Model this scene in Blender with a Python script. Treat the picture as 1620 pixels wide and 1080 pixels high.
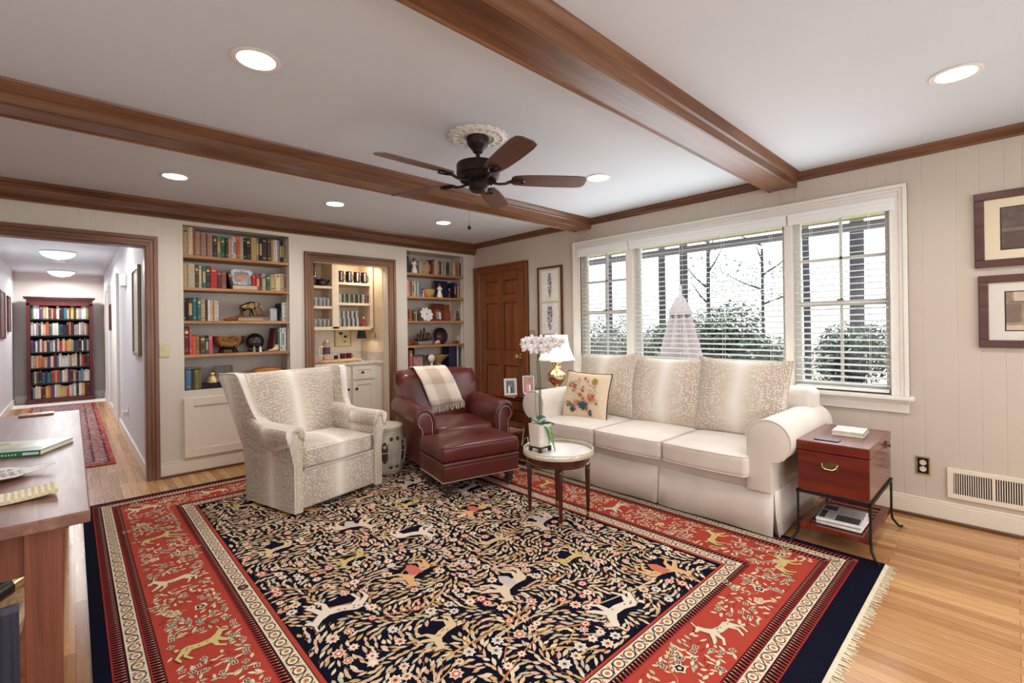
import bpy, bmesh, math, random
from mathutils import Vector, Matrix
random.seed(7)
PI = math.pi
SC = bpy.context.scene
COL = SC.collection
for _o in list(bpy.data.objects): bpy.data.objects.remove(_o)

# ---------------------------------------------------------------- camera
cam_d = bpy.data.cameras.new('camera'); cam = bpy.data.objects.new('camera', cam_d); COL.objects.link(cam)
FPX, YAW, PITCH, ROLL, CYP, CAMH = 745.43, 0.7516, -0.0008, -0.0136, 517.6, 1.2849
cam_d.sensor_fit = 'HORIZONTAL'; cam_d.sensor_width = 36.0
cam_d.lens = FPX * 36.0 / 1620.0
cam_d.shift_y = -(540.0 - CYP) / 1620.0
cam_d.clip_start = 0.05; cam_d.clip_end = 200
_F = Vector((math.sin(YAW) * math.cos(PITCH), math.cos(YAW) * math.cos(PITCH), -math.sin(PITCH)))
_R = Vector((math.cos(YAW), -math.sin(YAW), 0)); _U = _R.cross(_F)
_R2 = _R * math.cos(ROLL) + _U * math.sin(ROLL); _U2 = -_R * math.sin(ROLL) + _U * math.cos(ROLL)
cam.matrix_world = Matrix(((_R2.x, _U2.x, -_F.x, 0), (_R2.y, _U2.y, -_F.y, 0), (_R2.z, _U2.z, -_F.z, CAMH), (0, 0, 0, 1)))
SC.camera = cam

# ---------------------------------------------------------------- world, exposure, daylight
SC.view_settings.view_transform = 'Standard'; SC.view_settings.look = 'None'
SC.view_settings.exposure = 0.07; SC.view_settings.gamma = 1.0; SC.view_settings.use_curve_mapping = False
SC.cycles.use_denoising = True
SC.cycles.max_bounces = 8; SC.cycles.diffuse_bounces = 5; SC.cycles.glossy_bounces = 4
SC.cycles.transmission_bounces = 6; SC.cycles.transparent_max_bounces = 12
SC.cycles.sample_clamp_indirect = 6.0; SC.cycles.caustics_reflective = False; SC.cycles.caustics_refractive = False
W = bpy.data.worlds.new('sky'); SC.world = W; W.use_nodes = True
bg = W.node_tree.nodes['Background']; bg.inputs[0].default_value = (0.93, 0.96, 1.0, 1); bg.inputs[1].default_value = 3.0

def area(name, loc, rot, sx, sy, power, color=(1, 1, 1), shape='RECTANGLE', spread=PI):
    d = bpy.data.lights.new(name, 'AREA'); d.shape = shape; d.size = sx; d.size_y = sy; d.energy = power; d.color = color; d.spread = spread
    o = bpy.data.objects.new(name, d); COL.objects.link(o); o.location = loc; o.rotation_euler = rot
    return o
def point(name, loc, power, color, r=0.05):
    d = bpy.data.lights.new(name, 'POINT'); d.energy = power; d.color = color; d.shadow_soft_size = r
    o = bpy.data.objects.new(name, d); COL.objects.link(o); o.location = loc; return o
sun_d = bpy.data.lights.new('sun', 'SUN'); sun_d.energy = 4.0; sun_d.angle = 0.02; sun_d.color = (1, 0.96, 0.9)
sun = bpy.data.objects.new('sun', sun_d); COL.objects.link(sun); sun.rotation_euler = (0.25, -0.62, 0)
# daylight entering by the picture window; added fill lamps behind and left of camera
area('daylight_window', (4.02, 1.95, 1.5), (0, PI / 2, 0), 1.15, 2.7, 28, (0.93, 0.97, 1.0))
area('fill_rear', (1.6, -1.64, 1.45), (PI / 2, 0, 0), 4.0, 1.7, 54, (0.93, 0.97, 1.0))
area('fill_left', (-1.55, 0.7, 1.35), (0, -PI / 2, 0), 1.9, 2.6, 22, (0.93, 0.97, 1.0))
CAN_W = 7.0

# ---------------------------------------------------------------- helpers
def srgb(c):
    if len(c) == 3 and max(c) > 1.0: c = [x / 255.0 for x in c]
    return tuple((x / 12.92 if x <= 0.04045 else ((x + 0.055) / 1.055) ** 2.4) for x in c[:3]) + (1.0,)
class MB:
    def __init__(s): s.v = []; s.f = []; s.m = []
    def add(s, V, Fs, m=0):
        n = len(s.v); s.v += [tuple(p) for p in V]
        for f in Fs: s.f.append(tuple(n + i for i in f)); s.m.append(m)
        return s
    def box(s, x0, x1, y0, y1, z0, z1, m=0):
        V = [(x, y, z) for z in (z0, z1) for y in (y0, y1) for x in (x0, x1)]
        return s.add(V, [(0, 2, 3, 1), (4, 5, 7, 6), (0, 1, 5, 4), (2, 6, 7, 3), (0, 4, 6, 2), (1, 3, 7, 5)], m)
    def obox(s, c, size, rz=0, rx=0, ry=0, m=0):
        M = Matrix.Translation(c) @ Matrix.Rotation(rz, 4, 'Z') @ Matrix.Rotation(ry, 4, 'Y') @ Matrix.Rotation(rx, 4, 'X')
        hx, hy, hz = size[0] / 2, size[1] / 2, size[2] / 2
        V = [M @ Vector((x, y, z)) for z in (-hz, hz) for y in (-hy, hy) for x in (-hx, hx)]
        return s.add(V, [(0, 2, 3, 1), (4, 5, 7, 6), (0, 1, 5, 4), (2, 6, 7, 3), (0, 4, 6, 2), (1, 3, 7, 5)], m)
    def lathe(s, prof, seg=24, c=(0, 0, 0), m=0, sx=1, sy=1, M=None):
        V = []
        for r, z in prof:
            for k in range(seg):
                a = 2 * PI * k / seg; V.append(Vector((c[0] + r * math.cos(a) * sx, c[1] + r * math.sin(a) * sy, c[2] + z)))
        if M: V = [M @ p for p in V]
        Fs = []
        for i in range(len(prof) - 1):
            for k in range(seg):
                k2 = (k + 1) % seg; Fs.append((i * seg + k, i * seg + k2, (i + 1) * seg + k2, (i + 1) * seg + k))
        ring = prof[0][0] > 1e-5 and prof[-1][0] > 1e-5
        if prof[0][0] > 1e-5 and not ring: Fs.append(tuple(range(seg - 1, -1, -1)))
        if prof[-1][0] > 1e-5 and not ring: Fs.append(tuple((len(prof) - 1) * seg + k for k in range(seg)))
        return s.add(V, Fs, m)
    def tube(s, pts, r, seg=8, m=0, closed=False):
        P = [Vector(p) for p in pts]; n = len(P); R = r if isinstance(r, (list, tuple)) else [r] * n; V = []; up = None
        for i in range(n):
            if closed: t = P[(i + 1) % n] - P[i - 1]
            else: t = P[min(i + 1, n - 1)] - P[max(i - 1, 0)]
            t = t.normalized() if t.length > 1e-9 else Vector((0, 0, 1))
            if up is None: up = t.orthogonal().normalized()
            else: up = up - t * up.dot(t); up = up.normalized() if up.length > 1e-6 else t.orthogonal().normalized()
            w = t.cross(up)
            for k in range(seg):
                a = 2 * PI * k / seg; V.append(P[i] + (up * math.cos(a) + w * math.sin(a)) * R[i])
        Fs = []
        for i in range(n if closed else n - 1):
            j = (i + 1) % n
            for k in range(seg):
                k2 = (k + 1) % seg; Fs.append((i * seg + k, i * seg + k2, j * seg + k2, j * seg + k))
        if not closed: Fs += [tuple(range(seg - 1, -1, -1)), tuple((n - 1) * seg + k for k in range(seg))]
        return s.add(V, Fs, m)
    def prism(s, poly, axis, a, b, m=0):
        n = len(poly)
        def mk(p, q, t): return {'x': (t, p, q), 'y': (p, t, q), 'z': (p, q, t)}[axis]
        V = [mk(p, q, a) for p, q in poly] + [mk(p, q, b) for p, q in poly]
        return s.add(V, [tuple(range(n)), tuple(range(2 * n - 1, n - 1, -1))] + [(i, n + i, n + (i + 1) % n, (i + 1) % n) for i in range(n)], m)
    def loft(s, secs, m=0, cap=True, closed=True):
        n = len(secs[0]); V = [p for S in secs for p in S]; Fs = []
        for i in range(len(secs) - 1):
            for k in range(n if closed else n - 1):
                k2 = (k + 1) % n; Fs.append((i * n + k, i * n + k2, (i + 1) * n + k2, (i + 1) * n + k))
        if cap: Fs += [tuple(range(n - 1, -1, -1)), tuple((len(secs) - 1) * n + k for k in range(n))]
        return s.add(V, Fs, m)
    def sphere(s, c, r, seg=12, m=0, sc=(1, 1, 1)):
        n = max(4, seg // 2); prof = [(r * math.sin(PI * i / n) if 0 < i < n else 0.0, -r * math.cos(PI * i / n)) for i in range(n + 1)]
        b = len(s.v); s.lathe(prof, seg, (0, 0, 0), m)
        for i in range(b, len(s.v)):
            p = s.v[i]; s.v[i] = (c[0] + p[0] * sc[0], c[1] + p[1] * sc[1], c[2] + p[2] * sc[2])
        return s
    def rbox(s, c, size, r=0.03, seg=3, mid=(3, 3, 3), fn=None, m=0, M=None):
        hs = [x / 2 for x in size]; r = min([r] + [h * 0.98 for h in hs]); ax = []
        for i in range(3):
            h = hs[i]; L = h - r; cs = [L + r * math.tan(PI / 4 * t / seg) for t in range(1, seg + 1)]
            md = [-L + 2 * L * k / (mid[i] + 1) for k in range(mid[i] + 2)]
            ax.append([-x for x in reversed(cs)] + md + cs)
        idx = {}; V = []; Fs = []
        def vid(p):
            k = tuple(round(q, 6) for q in p)
            if k in idx: return idx[k]
            inn = Vector([max(-(hs[i] - r), min(hs[i] - r, p[i])) for i in range(3)])
            d = Vector(p) - inn; q = inn + (d.normalized() * r if d.length > 1e-9 else d)
            if fn: q = fn(q, hs)
            q = q + Vector(c)
            if M: q = M @ q
            idx[k] = len(V); V.append(q); return idx[k]
        for a in range(3):
            b, cc = (a + 1) % 3, (a + 2) % 3
            for sg in (-1, 1):
                for i in range(len(ax[b]) - 1):
                    for j in range(len(ax[cc]) - 1):
                        q = []
                        for (ii, jj) in ((i, j), (i + 1, j), (i + 1, j + 1), (i, j + 1)):
                            p = [0, 0, 0]; p[a] = sg * hs[a]; p[b] = ax[b][ii]; p[cc] = ax[cc][jj]; q.append(vid(p))
                        if sg < 0: q.reverse()
                        Fs.append(tuple(q))
        return s.add(V, Fs, m)
    def build(s, name, mats, parent=None, world=True, smooth=35, bevel=0, solid=0, subsurf=0, at=None):
        off = Vector((0, 0, 0))
        if parent is not None and world:
            p = parent
            while p is not None: off += Vector(p.location); p = p.parent
        if at is not None: off = Vector(at)
        me = bpy.data.meshes.new(name)
        V = [tuple(Vector(p) - off) for p in s.v]
        me.from_pydata(V, [], s.f); me.validate(); me.update()
        if not isinstance(mats, (list, tuple)): mats = [mats]
        for mt in mats: me.materials.append(mt)
        if len(mats) > 1 and len(me.polygons) == len(s.m): me.polygons.foreach_set('material_index', s.m)
        bm = bmesh.new(); bm.from_mesh(me); bmesh.ops.recalc_face_normals(bm, faces=bm.faces); bm.to_mesh(me); bm.free()
        if smooth:
            me.polygons.foreach_set('use_smooth', [True] * len(me.polygons))
            if smooth < 180: me.set_sharp_from_angle(angle=math.radians(smooth))
        o = bpy.data.objects.new(name, me); COL.objects.link(o)
        if parent is not None: o.parent = parent
        if at is not None: o.location = at
        if bevel:
            b = o.modifiers.new('bevel', 'BEVEL'); b.width = bevel; b.segments = 2; b.limit_method = 'ANGLE'; b.angle_limit = math.radians(40)
        if solid:
            b = o.modifiers.new('solid', 'SOLIDIFY'); b.thickness = solid; b.offset = 0
        if subsurf:
            b = o.modifiers.new('sub', 'SUBSURF'); b.levels = subsurf; b.render_levels = subsurf
        return o
LABELS = {}
def tag(o, label, cat, group=None):
    o['label'] = label; o['category'] = cat
    if group: o['group'] = group
    if label in LABELS and not group: print('DUP LABEL', label)
    n = len(label.split())
    if n < 4 or n > 16: print('LABEL LEN', n, label)
    LABELS[label] = 1
    return o
def thing(name, label, cat, loc=(0, 0, 0), rz=0.0, group=None, rot=None):
    o = bpy.data.objects.new(name, None); COL.objects.link(o); o.empty_display_size = 0.1
    o.location = loc; o.rotation_euler = rot if rot else (0, 0, rz)
    return tag(o, label, cat, group)
def struct(o): o['kind'] = 'structure'; return o
def dup(root, loc=None, rz=None, label=None, group=None):
    r = root.copy(); COL.objects.link(r)
    if loc is not None: r.location = loc
    if rz is not None: r.rotation_euler = (0, 0, rz)
    if label: r['label'] = label; LABELS[label] = 1
    if group: r['group'] = group
    for ch in list(root.children):
        c = ch.copy(); COL.objects.link(c); c.parent = r
        for g in list(ch.children):
            d = g.copy(); COL.objects.link(d); d.parent = c
    return r

# ---------------------------------------------------------------- materials
class NT:
    def __init__(s, name):
        s.mat = bpy.data.materials.new(name); s.mat.use_nodes = True; s.t = s.mat.node_tree; s.n = s.t.nodes
        s.b = s.n['Principled BSDF']; s.out = s.n['Material Output']
    def node(s, typ, **kw):
        n = s.n.new(typ)
        for k, v in kw.items():
            if k.startswith('i_'):
                key = k[2:]; key = int(key) if key.isdigit() else key.replace('_', ' ')
                s.set(n.inputs[key], v)
            else: setattr(n, k, v)
        return n
    def set(s, sock, v):
        if isinstance(v, bpy.types.NodeSocket): s.t.links.new(v, sock)
        else: sock.default_value = v
    def math(s, op, a, b=0.0, c=None, clamp=False):
        n = s.n.new('ShaderNodeMath'); n.operation = op; n.use_clamp = clamp; s.set(n.inputs[0], a); s.set(n.inputs[1], b)
        if c is not None: s.set(n.inputs[2], c)
        return n.outputs[0]
    def coord(s, kind='Object', scale=(1, 1, 1), rot=(0, 0, 0), loc=(0, 0, 0)):
        tc = s.n.new('ShaderNodeTexCoord'); mp = s.n.new('ShaderNodeMapping'); s.t.links.new(tc.outputs[kind], mp.inputs[0])
        mp.inputs['Scale'].default_value = scale; mp.inputs['Rotation'].default_value = rot; mp.inputs['Location'].default_value = loc
        return mp.outputs[0]
    def ramp(s, fac, stops, interp='LINEAR'):
        n = s.n.new('ShaderNodeValToRGB'); s.t.links.new(fac, n.inputs[0]); cr = n.color_ramp; cr.interpolation = interp
        while len(cr.elements) < len(stops): cr.elements.new(0.5)
        for e, (p, c) in zip(cr.elements, stops): e.position = p; e.color = c if len(c) == 4 else srgb(c)
        return n.outputs[0]
    def mix(s, fac, a, b, mode='MIX'):
        n = s.n.new('ShaderNodeMix'); n.data_type = 'RGBA'; n.blend_type = mode
        s.set(n.inputs[0], fac); s.set(n.inputs[6], a); s.set(n.inputs[7], b); return n.outputs[2]
    def noise(s, vec, scale=5, detail=3, rough=0.5, dist=0.0):
        n = s.n.new('ShaderNodeTexNoise'); s.t.links.new(vec, n.inputs['Vector']); n.inputs['Scale'].default_value = scale
        n.inputs['Detail'].default_value = detail; n.inputs['Roughness'].default_value = rough; n.inputs['Distortion'].default_value = dist
        return n.outputs[0]
    def bump(s, h, strength=0.3, dist=0.01):
        n = s.n.new('ShaderNodeBump'); s.t.links.new(h, n.inputs['Height']); n.inputs['Strength'].default_value = strength; n.inputs['Distance'].default_value = dist
        s.t.links.new(n.outputs[0], s.b.inputs['Normal'])
    def fin(s, col=None, rough=0.5, metal=0.0, spec=None, **kw):
        if col is not None: s.set(s.b.inputs['Base Color'], col if isinstance(col, bpy.types.NodeSocket) else (col if len(col) == 4 else srgb(col)))
        s.set(s.b.inputs['Roughness'], rough); s.b.inputs['Metallic'].default_value = metal
        if spec is not None: s.b.inputs['Specular IOR Level'].default_value = spec
        for k, v in kw.items(): s.set(s.b.inputs[k.replace('_', ' ')], v)
        return s.mat
def plain(name, c, rough=0.5, metal=0.0, var=0.08, scale=30, spec=None, bump=0.0, **kw):
    t = NT(name); v = t.coord(); n = t.noise(v, scale, 2); c = srgb(c)
    d = tuple(x * (1 - var) for x in c[:3]) + (1,); l = tuple(min(1, x * (1 + var)) for x in c[:3]) + (1,)
    col = t.ramp(n, [(0.3, d), (0.7, l)])
    if bump: t.bump(n, bump, 0.004)
    return t.fin(col, rough, metal, spec, **kw)
def wood(name, dark, mid, light, axis='x', rough=0.35, scale=1.0, grain=1.0, spec=0.5, coat=0.0):
    t = NT(name); st = {'x': (0.7, 9, 9), 'y': (9, 0.7, 9), 'z': (9, 9, 0.7)}[axis]
    v = t.coord('Object', tuple(q * scale for q in st)); n1 = t.noise(v, 1.6, 4, 0.6, 0.8)
    st2 = {'x': (3, 160, 160), 'y': (160, 3, 160), 'z': (160, 160, 3)}[axis]
    n2 = t.noise(t.coord('Object', st2), 1.0, 2)
    c = t.ramp(n1, [(0.28, srgb(dark)), (0.5, srgb(mid)), (0.72, srgb(light))])
    g = t.ramp(n2, [(0.3, (0.55, 0.55, 0.55, 1)), (0.6, (1, 1, 1, 1))])
    c = t.mix(0.45 * grain, c, g, 'MULTIPLY'); t.bump(n2, 0.06, 0.002)
    return t.fin(c, rough, 0, spec, Coat_Weight=coat, Coat_Roughness=0.15)
M = {}
M['trimwood'] = wood('stained_trim_wood', (86, 52, 32), (116, 76, 50), (138, 96, 66), 'x', 0.32)
M['trimwood_y'] = wood('stained_trim_wood_long', (80, 48, 32), (106, 68, 46), (128, 86, 60), 'y', 0.34)
M['trimwood_z'] = wood('stained_trim_wood_upright', (98, 62, 42), (130, 88, 62), (150, 106, 78), 'z', 0.34)
M['doorwood'] = wood('door_wood', (100, 52, 26), (130, 72, 38), (148, 88, 48), 'z', 0.3)
M['shelfwood'] = wood('shelf_wood', (150, 104, 62), (176, 126, 80), (196, 146, 98), 'x', 0.5)
M['cherry'] = wood('cherry_wood', (84, 22, 12), (112, 34, 18), (134, 46, 24), 'x', 0.22, coat=0.3)
M['cherry_y'] = wood('cherry_wood_long', (82, 20, 12), (104, 30, 18), (122, 40, 24), 'y', 0.2, coat=0.3)
M['cherry_dark'] = wood('dark_cherry_wood', (48, 12, 10), (70, 20, 16), (92, 30, 22), 'z', 0.25, coat=0.3)
M['console'] = wood('console_wood', (88, 46, 32), (120, 68, 50), (142, 86, 66), 'z', 0.42)
M['console_top'] = wood('console_top_wood', (104, 70, 58), (132, 94, 80), (158, 122, 108), 'y', 0.36, grain=0.6)
M['walnut'] = wood('fan_blade_wood', (72, 48, 38), (100, 70, 58), (120, 88, 76), 'x', 0.35)
M['mahog'] = wood('bookcase_wood', (64, 18, 18), (84, 26, 26), (98, 36, 32), 'z', 0.3)
M['picture_wood'] = wood('picture_frame_wood', (60, 30, 24), (86, 46, 38), (104, 60, 48), 'y', 0.3)
M['bowlwood'] = wood('bowl_wood', (150, 84, 36), (188, 116, 58), (206, 142, 80), 'x', 0.3)
M['paleturned'] = wood('pale_turned_wood', (176, 130, 70), (204, 160, 96), (220, 182, 124), 'x', 0.35)
M['white'] = plain('white_paint', (232, 228, 220), 0.45, var=0.02)
M['cream'] = plain('cream_paint', (226, 216, 200), 0.45, var=0.02)
M['barcream'] = plain('bar_cream_paint', (230, 212, 184), 0.5, var=0.02)
M['hallwall'] = plain('hall_wall_paint', (216, 214, 216), 0.6, var=0.02)
M['hallbeige'] = plain('hall_end_paint', (200, 190, 182), 0.6, var=0.02)
M['blind'] = plain('blind_slat', (240, 242, 240), 0.45, var=0.01)
M['brass'] = plain('polished_brass', (240, 222, 172), 0.2, 1.0, var=0.05, scale=8)
M['oldbrass'] = plain('aged_brass', (122, 102, 66), 0.36, 1.0, var=0.2)
M['bronze'] = plain('oil_rubbed_bronze', (44, 34, 30), 0.42, 0.6, var=0.15)
M['iron'] = plain('wrought_iron', (26, 22, 22), 0.5, 0.4, var=0.15)
M['chrome'] = plain('brushed_steel', (170, 168, 168), 0.25, 1.0)
M['black'] = plain('black_lacquer', (20, 18, 20), 0.3)
M['blackmatte'] = plain('black_matte', (26, 24, 26), 0.8)
M['page'] = plain('book_pages', (226, 216, 196), 0.8)
M['paper'] = plain('white_paper', (232, 230, 226), 0.7)
M['marble'] = plain('white_marble', (226, 222, 220), 0.2, var=0.05, scale=7)
M['darkwood'] = plain('dark_carved_wood', (52, 24, 20), 0.4, var=0.2)
M['foot'] = plain('turned_foot_wood', (58, 38, 32), 0.4, var=0.2)
M['white_ceramic'] = plain('white_ceramic', (232, 230, 228), 0.2)
M['figwhite'] = plain('white_porcelain', (236, 232, 228), 0.25)
M['red'] = plain('red_glaze', (176, 34, 30), 0.35)
M['darkred'] = plain('dark_red_glaze', (92, 20, 22), 0.3)
M['shell'] = plain('tortoise_shell', (46, 34, 30), 0.35, var=0.5, scale=25)
M['stone'] = plain('glazed_stone', (196, 188, 172), 0.35, var=0.12, scale=12)
M['stool_shade'] = plain('stool_opening_shade', (70, 56, 48), 0.6)
def emis(name, c, st):
    t = NT(name); t.fin((255, 255, 255), 0.4); t.b.inputs['Emission Color'].default_value = srgb(c); t.b.inputs['Emission Strength'].default_value = st; return t.mat
M['lampdisc'] = emis('lit_lens', (255, 246, 232), 6.0)
M['halldome'] = emis('lit_frosted_glass', (250, 250, 255), 1.6)
M['shade'] = emis('lit_shade', (255, 246, 232), 0.45)
def glassmat(name, tint=(0.96, 0.98, 0.97, 1), gloss=0.08, rough=0.02, milk=0.0):
    t = NT(name); tr = t.node('ShaderNodeBsdfTransparent'); tr.inputs[0].default_value = tint
    gl = t.node('ShaderNodeBsdfGlossy'); gl.inputs['Roughness'].default_value = rough
    fr = t.node('ShaderNodeFresnel'); fr.inputs[0].default_value = 1.45
    mx = t.node('ShaderNodeMixShader'); f = t.math('MULTIPLY', fr.outputs[0], gloss / 0.04 * 0.6, clamp=True)
    t.t.links.new(f, mx.inputs[0]); t.t.links.new(tr.outputs[0], mx.inputs[1]); t.t.links.new(gl.outputs[0], mx.inputs[2])
    if milk:
        df = t.node('ShaderNodeBsdfDiffuse'); df.inputs[0].default_value = (.95, .95, .95, 1); m2 = t.node('ShaderNodeMixShader'); m2.inputs[0].default_value = milk
        t.t.links.new(mx.outputs[0], m2.inputs[1]); t.t.links.new(df.outputs[0], m2.inputs[2]); t.t.links.new(m2.outputs[0], t.out.inputs[0]); return t.mat
    t.t.links.new(mx.outputs[0], t.out.inputs[0]); return t.mat
M['glass'] = glassmat('window_glass')
M['tumbler'] = glassmat('clear_tumbler_glass', (0.96, 0.955, 0.95, 1), 0.10, milk=0.14)
M['acrylic'] = glassmat('clear_acrylic', (0.9, 0.9, 0.92, 1), 0.14)

# panelled wall paint with narrow vertical grooves at uneven spacing; axis = horizontal coordinate
def panelwall(name, c, ax):
    t = NT(name); tc = t.n.new('ShaderNodeTexCoord'); sp = t.n.new('ShaderNodeSeparateXYZ'); t.t.links.new(tc.outputs['Object'], sp.inputs[0])
    x = sp.outputs[ax]; x = t.math('ADD', x, 20.03); fr = t.math('MULTIPLY', t.math('FRACT', t.math('DIVIDE', x, 0.56)), 0.56)
    g = None
    for o in (0.02, 0.125, 0.29, 0.40, 0.475):
        d = t.math('ABSOLUTE', t.math('SUBTRACT', fr, o)); k = t.math('SUBTRACT', 1.0, t.math('DIVIDE', d, 0.004), clamp=True)
        g = k if g is None else t.math('MAXIMUM', g, k)
    h = t.math('SUBTRACT', 1.0, g); t.bump(h, 0.35, 0.004)
    n = t.noise(t.coord(), 3, 2); c1 = srgb(c); col = t.ramp(n, [(0.3, tuple(q * 0.97 for q in c1[:3]) + (1,)), (0.7, c1)])
    return t.fin(col, 0.5)
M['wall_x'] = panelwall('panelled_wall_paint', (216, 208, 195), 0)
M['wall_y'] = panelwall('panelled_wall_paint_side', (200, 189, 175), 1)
M['niche'] = panelwall('bookshelf_back_paint', (206, 198, 190), 0)
M['ceiling'] = plain('ceiling_paint', (211, 218, 226), 0.75, var=0.015, scale=2)
# oak strip floor, boards run along Y
t = NT('oak_strip_floor'); v = t.coord('Object', (1, 1, 1), (0, 0, PI / 2))
br = t.node('ShaderNodeTexBrick', offset=0.37, offset_frequency=2); t.t.links.new(v, br.inputs['Vector'])
for k, q in (('Scale', 1.0), ('Mortar Size', 0.0012), ('Brick Width', 1.3), ('Row Height', 0.057), ('Mortar Smooth', 0.2), ('Bias', 0.0)): br.inputs[k].default_value = q
br.inputs['Color1'].default_value = srgb((162, 112, 66)); br.inputs['Color2'].default_value = srgb((212, 164, 110)); br.inputs['Mortar'].default_value = srgb((112, 70, 40))
gn = t.noise(t.coord('Object', (60, 2.2, 1)), 1.5, 4, 0.6, 0.6); g = t.ramp(gn, [(0.3, (0.72, 0.66, 0.6, 1)), (0.62, (1, 1, 1, 1))])
big = t.noise(t.coord(), 0.9, 2); gb = t.ramp(big, [(0.3, (0.88, 0.86, 0.86, 1)), (0.7, (1, 1, 1, 1))])
c = t.mix(0.55, br.outputs['Color'], g, 'MULTIPLY'); c = t.mix(0.7, c, gb, 'MULTIPLY')
t.bump(br.outputs['Fac'], -0.15, 0.002)
M['floor'] = t.fin(c, t.math('ADD', t.math('MULTIPLY', gn, 0.12), 0.2), 0, 0.5)
# fawn print upholstery: pale spots on tan with broad pale bands down each panel
def fawn(name, band=0.44, spot=82.0, phase=0.0):
    t = NT(name); tc = t.n.new('ShaderNodeTexCoord'); sp = t.n.new('ShaderNodeSeparateXYZ'); t.t.links.new(tc.outputs['Object'], sp.inputs[0])
    sn = t.n.new('ShaderNodeSeparateXYZ'); t.t.links.new(tc.outputs['Normal'], sn.inputs[0])
    side = t.math('GREATER_THAN', t.math('ABSOLUTE', sn.outputs[0]), 0.72)
    mx = t.node('ShaderNodeMix'); t.set(mx.inputs[0], side); t.set(mx.inputs[2], sp.outputs[0]); t.set(mx.inputs[3], t.math('ADD', sp.outputs[1], 0.18))
    u = mx.outputs[0]; wob = t.noise(t.coord(), 3, 1); u = t.math('ADD', u, t.math('MULTIPLY', t.math('SUBTRACT', wob, 0.5), 0.05))
    w = t.math('ABSOLUTE', t.math('SUBTRACT', t.math('FRACT', t.math('ADD', t.math('DIVIDE', t.math('ADD', u, phase), band), 0.5)), 0.5))  # 0 at band centre .. 0.5
    vo = t.node('ShaderNodeTexVoronoi'); t.t.links.new(t.coord('Object', (spot * 1.3, spot * 1.3, spot * 0.72)), vo.inputs['Vector']); vo.inputs['Scale'].default_value = 1.0; vo.inputs['Randomness'].default_value = 0.62
    spots = t.ramp(vo.outputs['Distance'], [(0.30, (1, 1, 1, 1)), (0.40, (0, 0, 0, 1))])
    tan = t.ramp(w, [(0.02, srgb((232, 226, 216))), (0.12, srgb((208, 196, 178))), (0.3, srgb((186, 170, 152))), (0.5, srgb((176, 163, 150)))])
    strength = t.ramp(w, [(0.02, (0.15, 0.15, 0.15, 1)), (0.16, (0.85, 0.85, 0.85, 1))])
    c = t.mix(t.math('MULTIPLY', spots, strength), tan, srgb((238, 233, 226)))
    n = t.noise(t.coord('Object'), 350, 1); t.bump(n, 0.15, 0.002)
    return t.fin(c, 0.85, 0, 0.3, Sheen_Weight=0.2)
M['fawn'] = fawn('fawn_print_fabric'); M['fawn_pillow'] = fawn('fawn_print_pillow_fabric', 0.7, 78.0)
t = NT('oatmeal_linen'); n = t.noise(t.coord('Object'), 260, 2); n2 = t.noise(t.coord('Object'), 5, 2)
c = t.ramp(n2, [(0.3, srgb((214, 204, 193))), (0.7, srgb((224, 215, 206)))]); t.bump(n, 0.25, 0.002); M['linen'] = t.fin(c, 0.9, 0, 0.2, Sheen_Weight=0.25)
t = NT('burgundy_leather'); n = t.noise(t.coord('Object'), 3, 2, 0.5, 0.2); n2 = t.noise(t.coord('Object'), 240, 2)
c = t.ramp(n, [(0.3, srgb((74, 25, 23))), (0.55, srgb((90, 33, 29))), (0.8, srgb((106, 44, 37)))]); t.bump(n2, 0.12, 0.002)
M['leather'] = t.fin(c, t.math('ADD', t.math('MULTIPLY', n, 0.12), 0.24), 0, 0.55)
M['nail'] = plain('brass_nailheads', (214, 200, 176), 0.35, 0.6)

# ================================================================= SETTING
YB, XR, CZ = 5.15, 4.10, 2.44
XL, YR = -1.6, -1.7
T = 0.12
HX0, HX1, HY = -0.78, 0.48, 12.6
D0, D1, DZ = -0.70, 0.466, 2.03          # hall doorway
N1 = (0.743, 1.655); N2 = (3.042, 3.92); NZ0, NZ1 = 0.755, 2.262
B0, B1 = 1.90, 2.78                      # bar recess
SH = (1.991, 1.695, 1.387, 1.078)        # tops of the shelves
struct(MB().box(-2.2, XR + T, YR - T, YB + 1.0, -0.06, 0).box(HX0 - T, HX1 + T, YB + 1.0, HY + T, -0.06, 0).build('floor', M['floor'], smooth=0))
struct(MB().box(XL - T, XR + T, YR - T, YB + T, CZ, CZ + 0.12).box(HX0 - T, HX1 + T, YB + T, HY + T, CZ, CZ + 0.12).build('ceiling', M['ceiling'], smooth=0))
w = MB()
w.box(XL, D0, YB, YB + T, 0, CZ).box(D0, D1, YB, YB + T, DZ, CZ).box(D1, N1[0], YB, YB + T, 0, CZ)
w.box(N1[0], N1[1], YB, YB + T, 0, NZ0).box(N1[0], N1[1], YB, YB + T, NZ1, CZ).box(N1[1], B0, YB, YB + T, 0, CZ)
w.box(B0, B1, YB, YB + T, DZ, CZ).box(B1, N2[0], YB, YB + T, 0, CZ)
w.box(N2[0], N2[1], YB, YB + T, 0, NZ0).box(N2[0], N2[1], YB, YB + T, NZ1, CZ).box(N2[1], XR + T, YB, YB + T, 0, CZ)
struct(w.build('wall_back', M['wall_x'], smooth=0))
DY0, DY1, DRZ = 4.17, 5.03, 2.02
WY0, WY1, WZ0, WZ1 = 0.585, 3.26, 0.79, 2.12
w = MB()
w.box(XR, XR + T, DY1, YB, 0, CZ).box(XR, XR + T, DY0, DY1, DRZ, CZ).box(XR, XR + T, WY1, DY0, 0, CZ)
w.box(XR, XR + T, WY0, WY1, 0, WZ0).box(XR, XR + T, WY0, WY1, WZ1, CZ).box(XR, XR + T, YR, WY0, 0, CZ)
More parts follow.
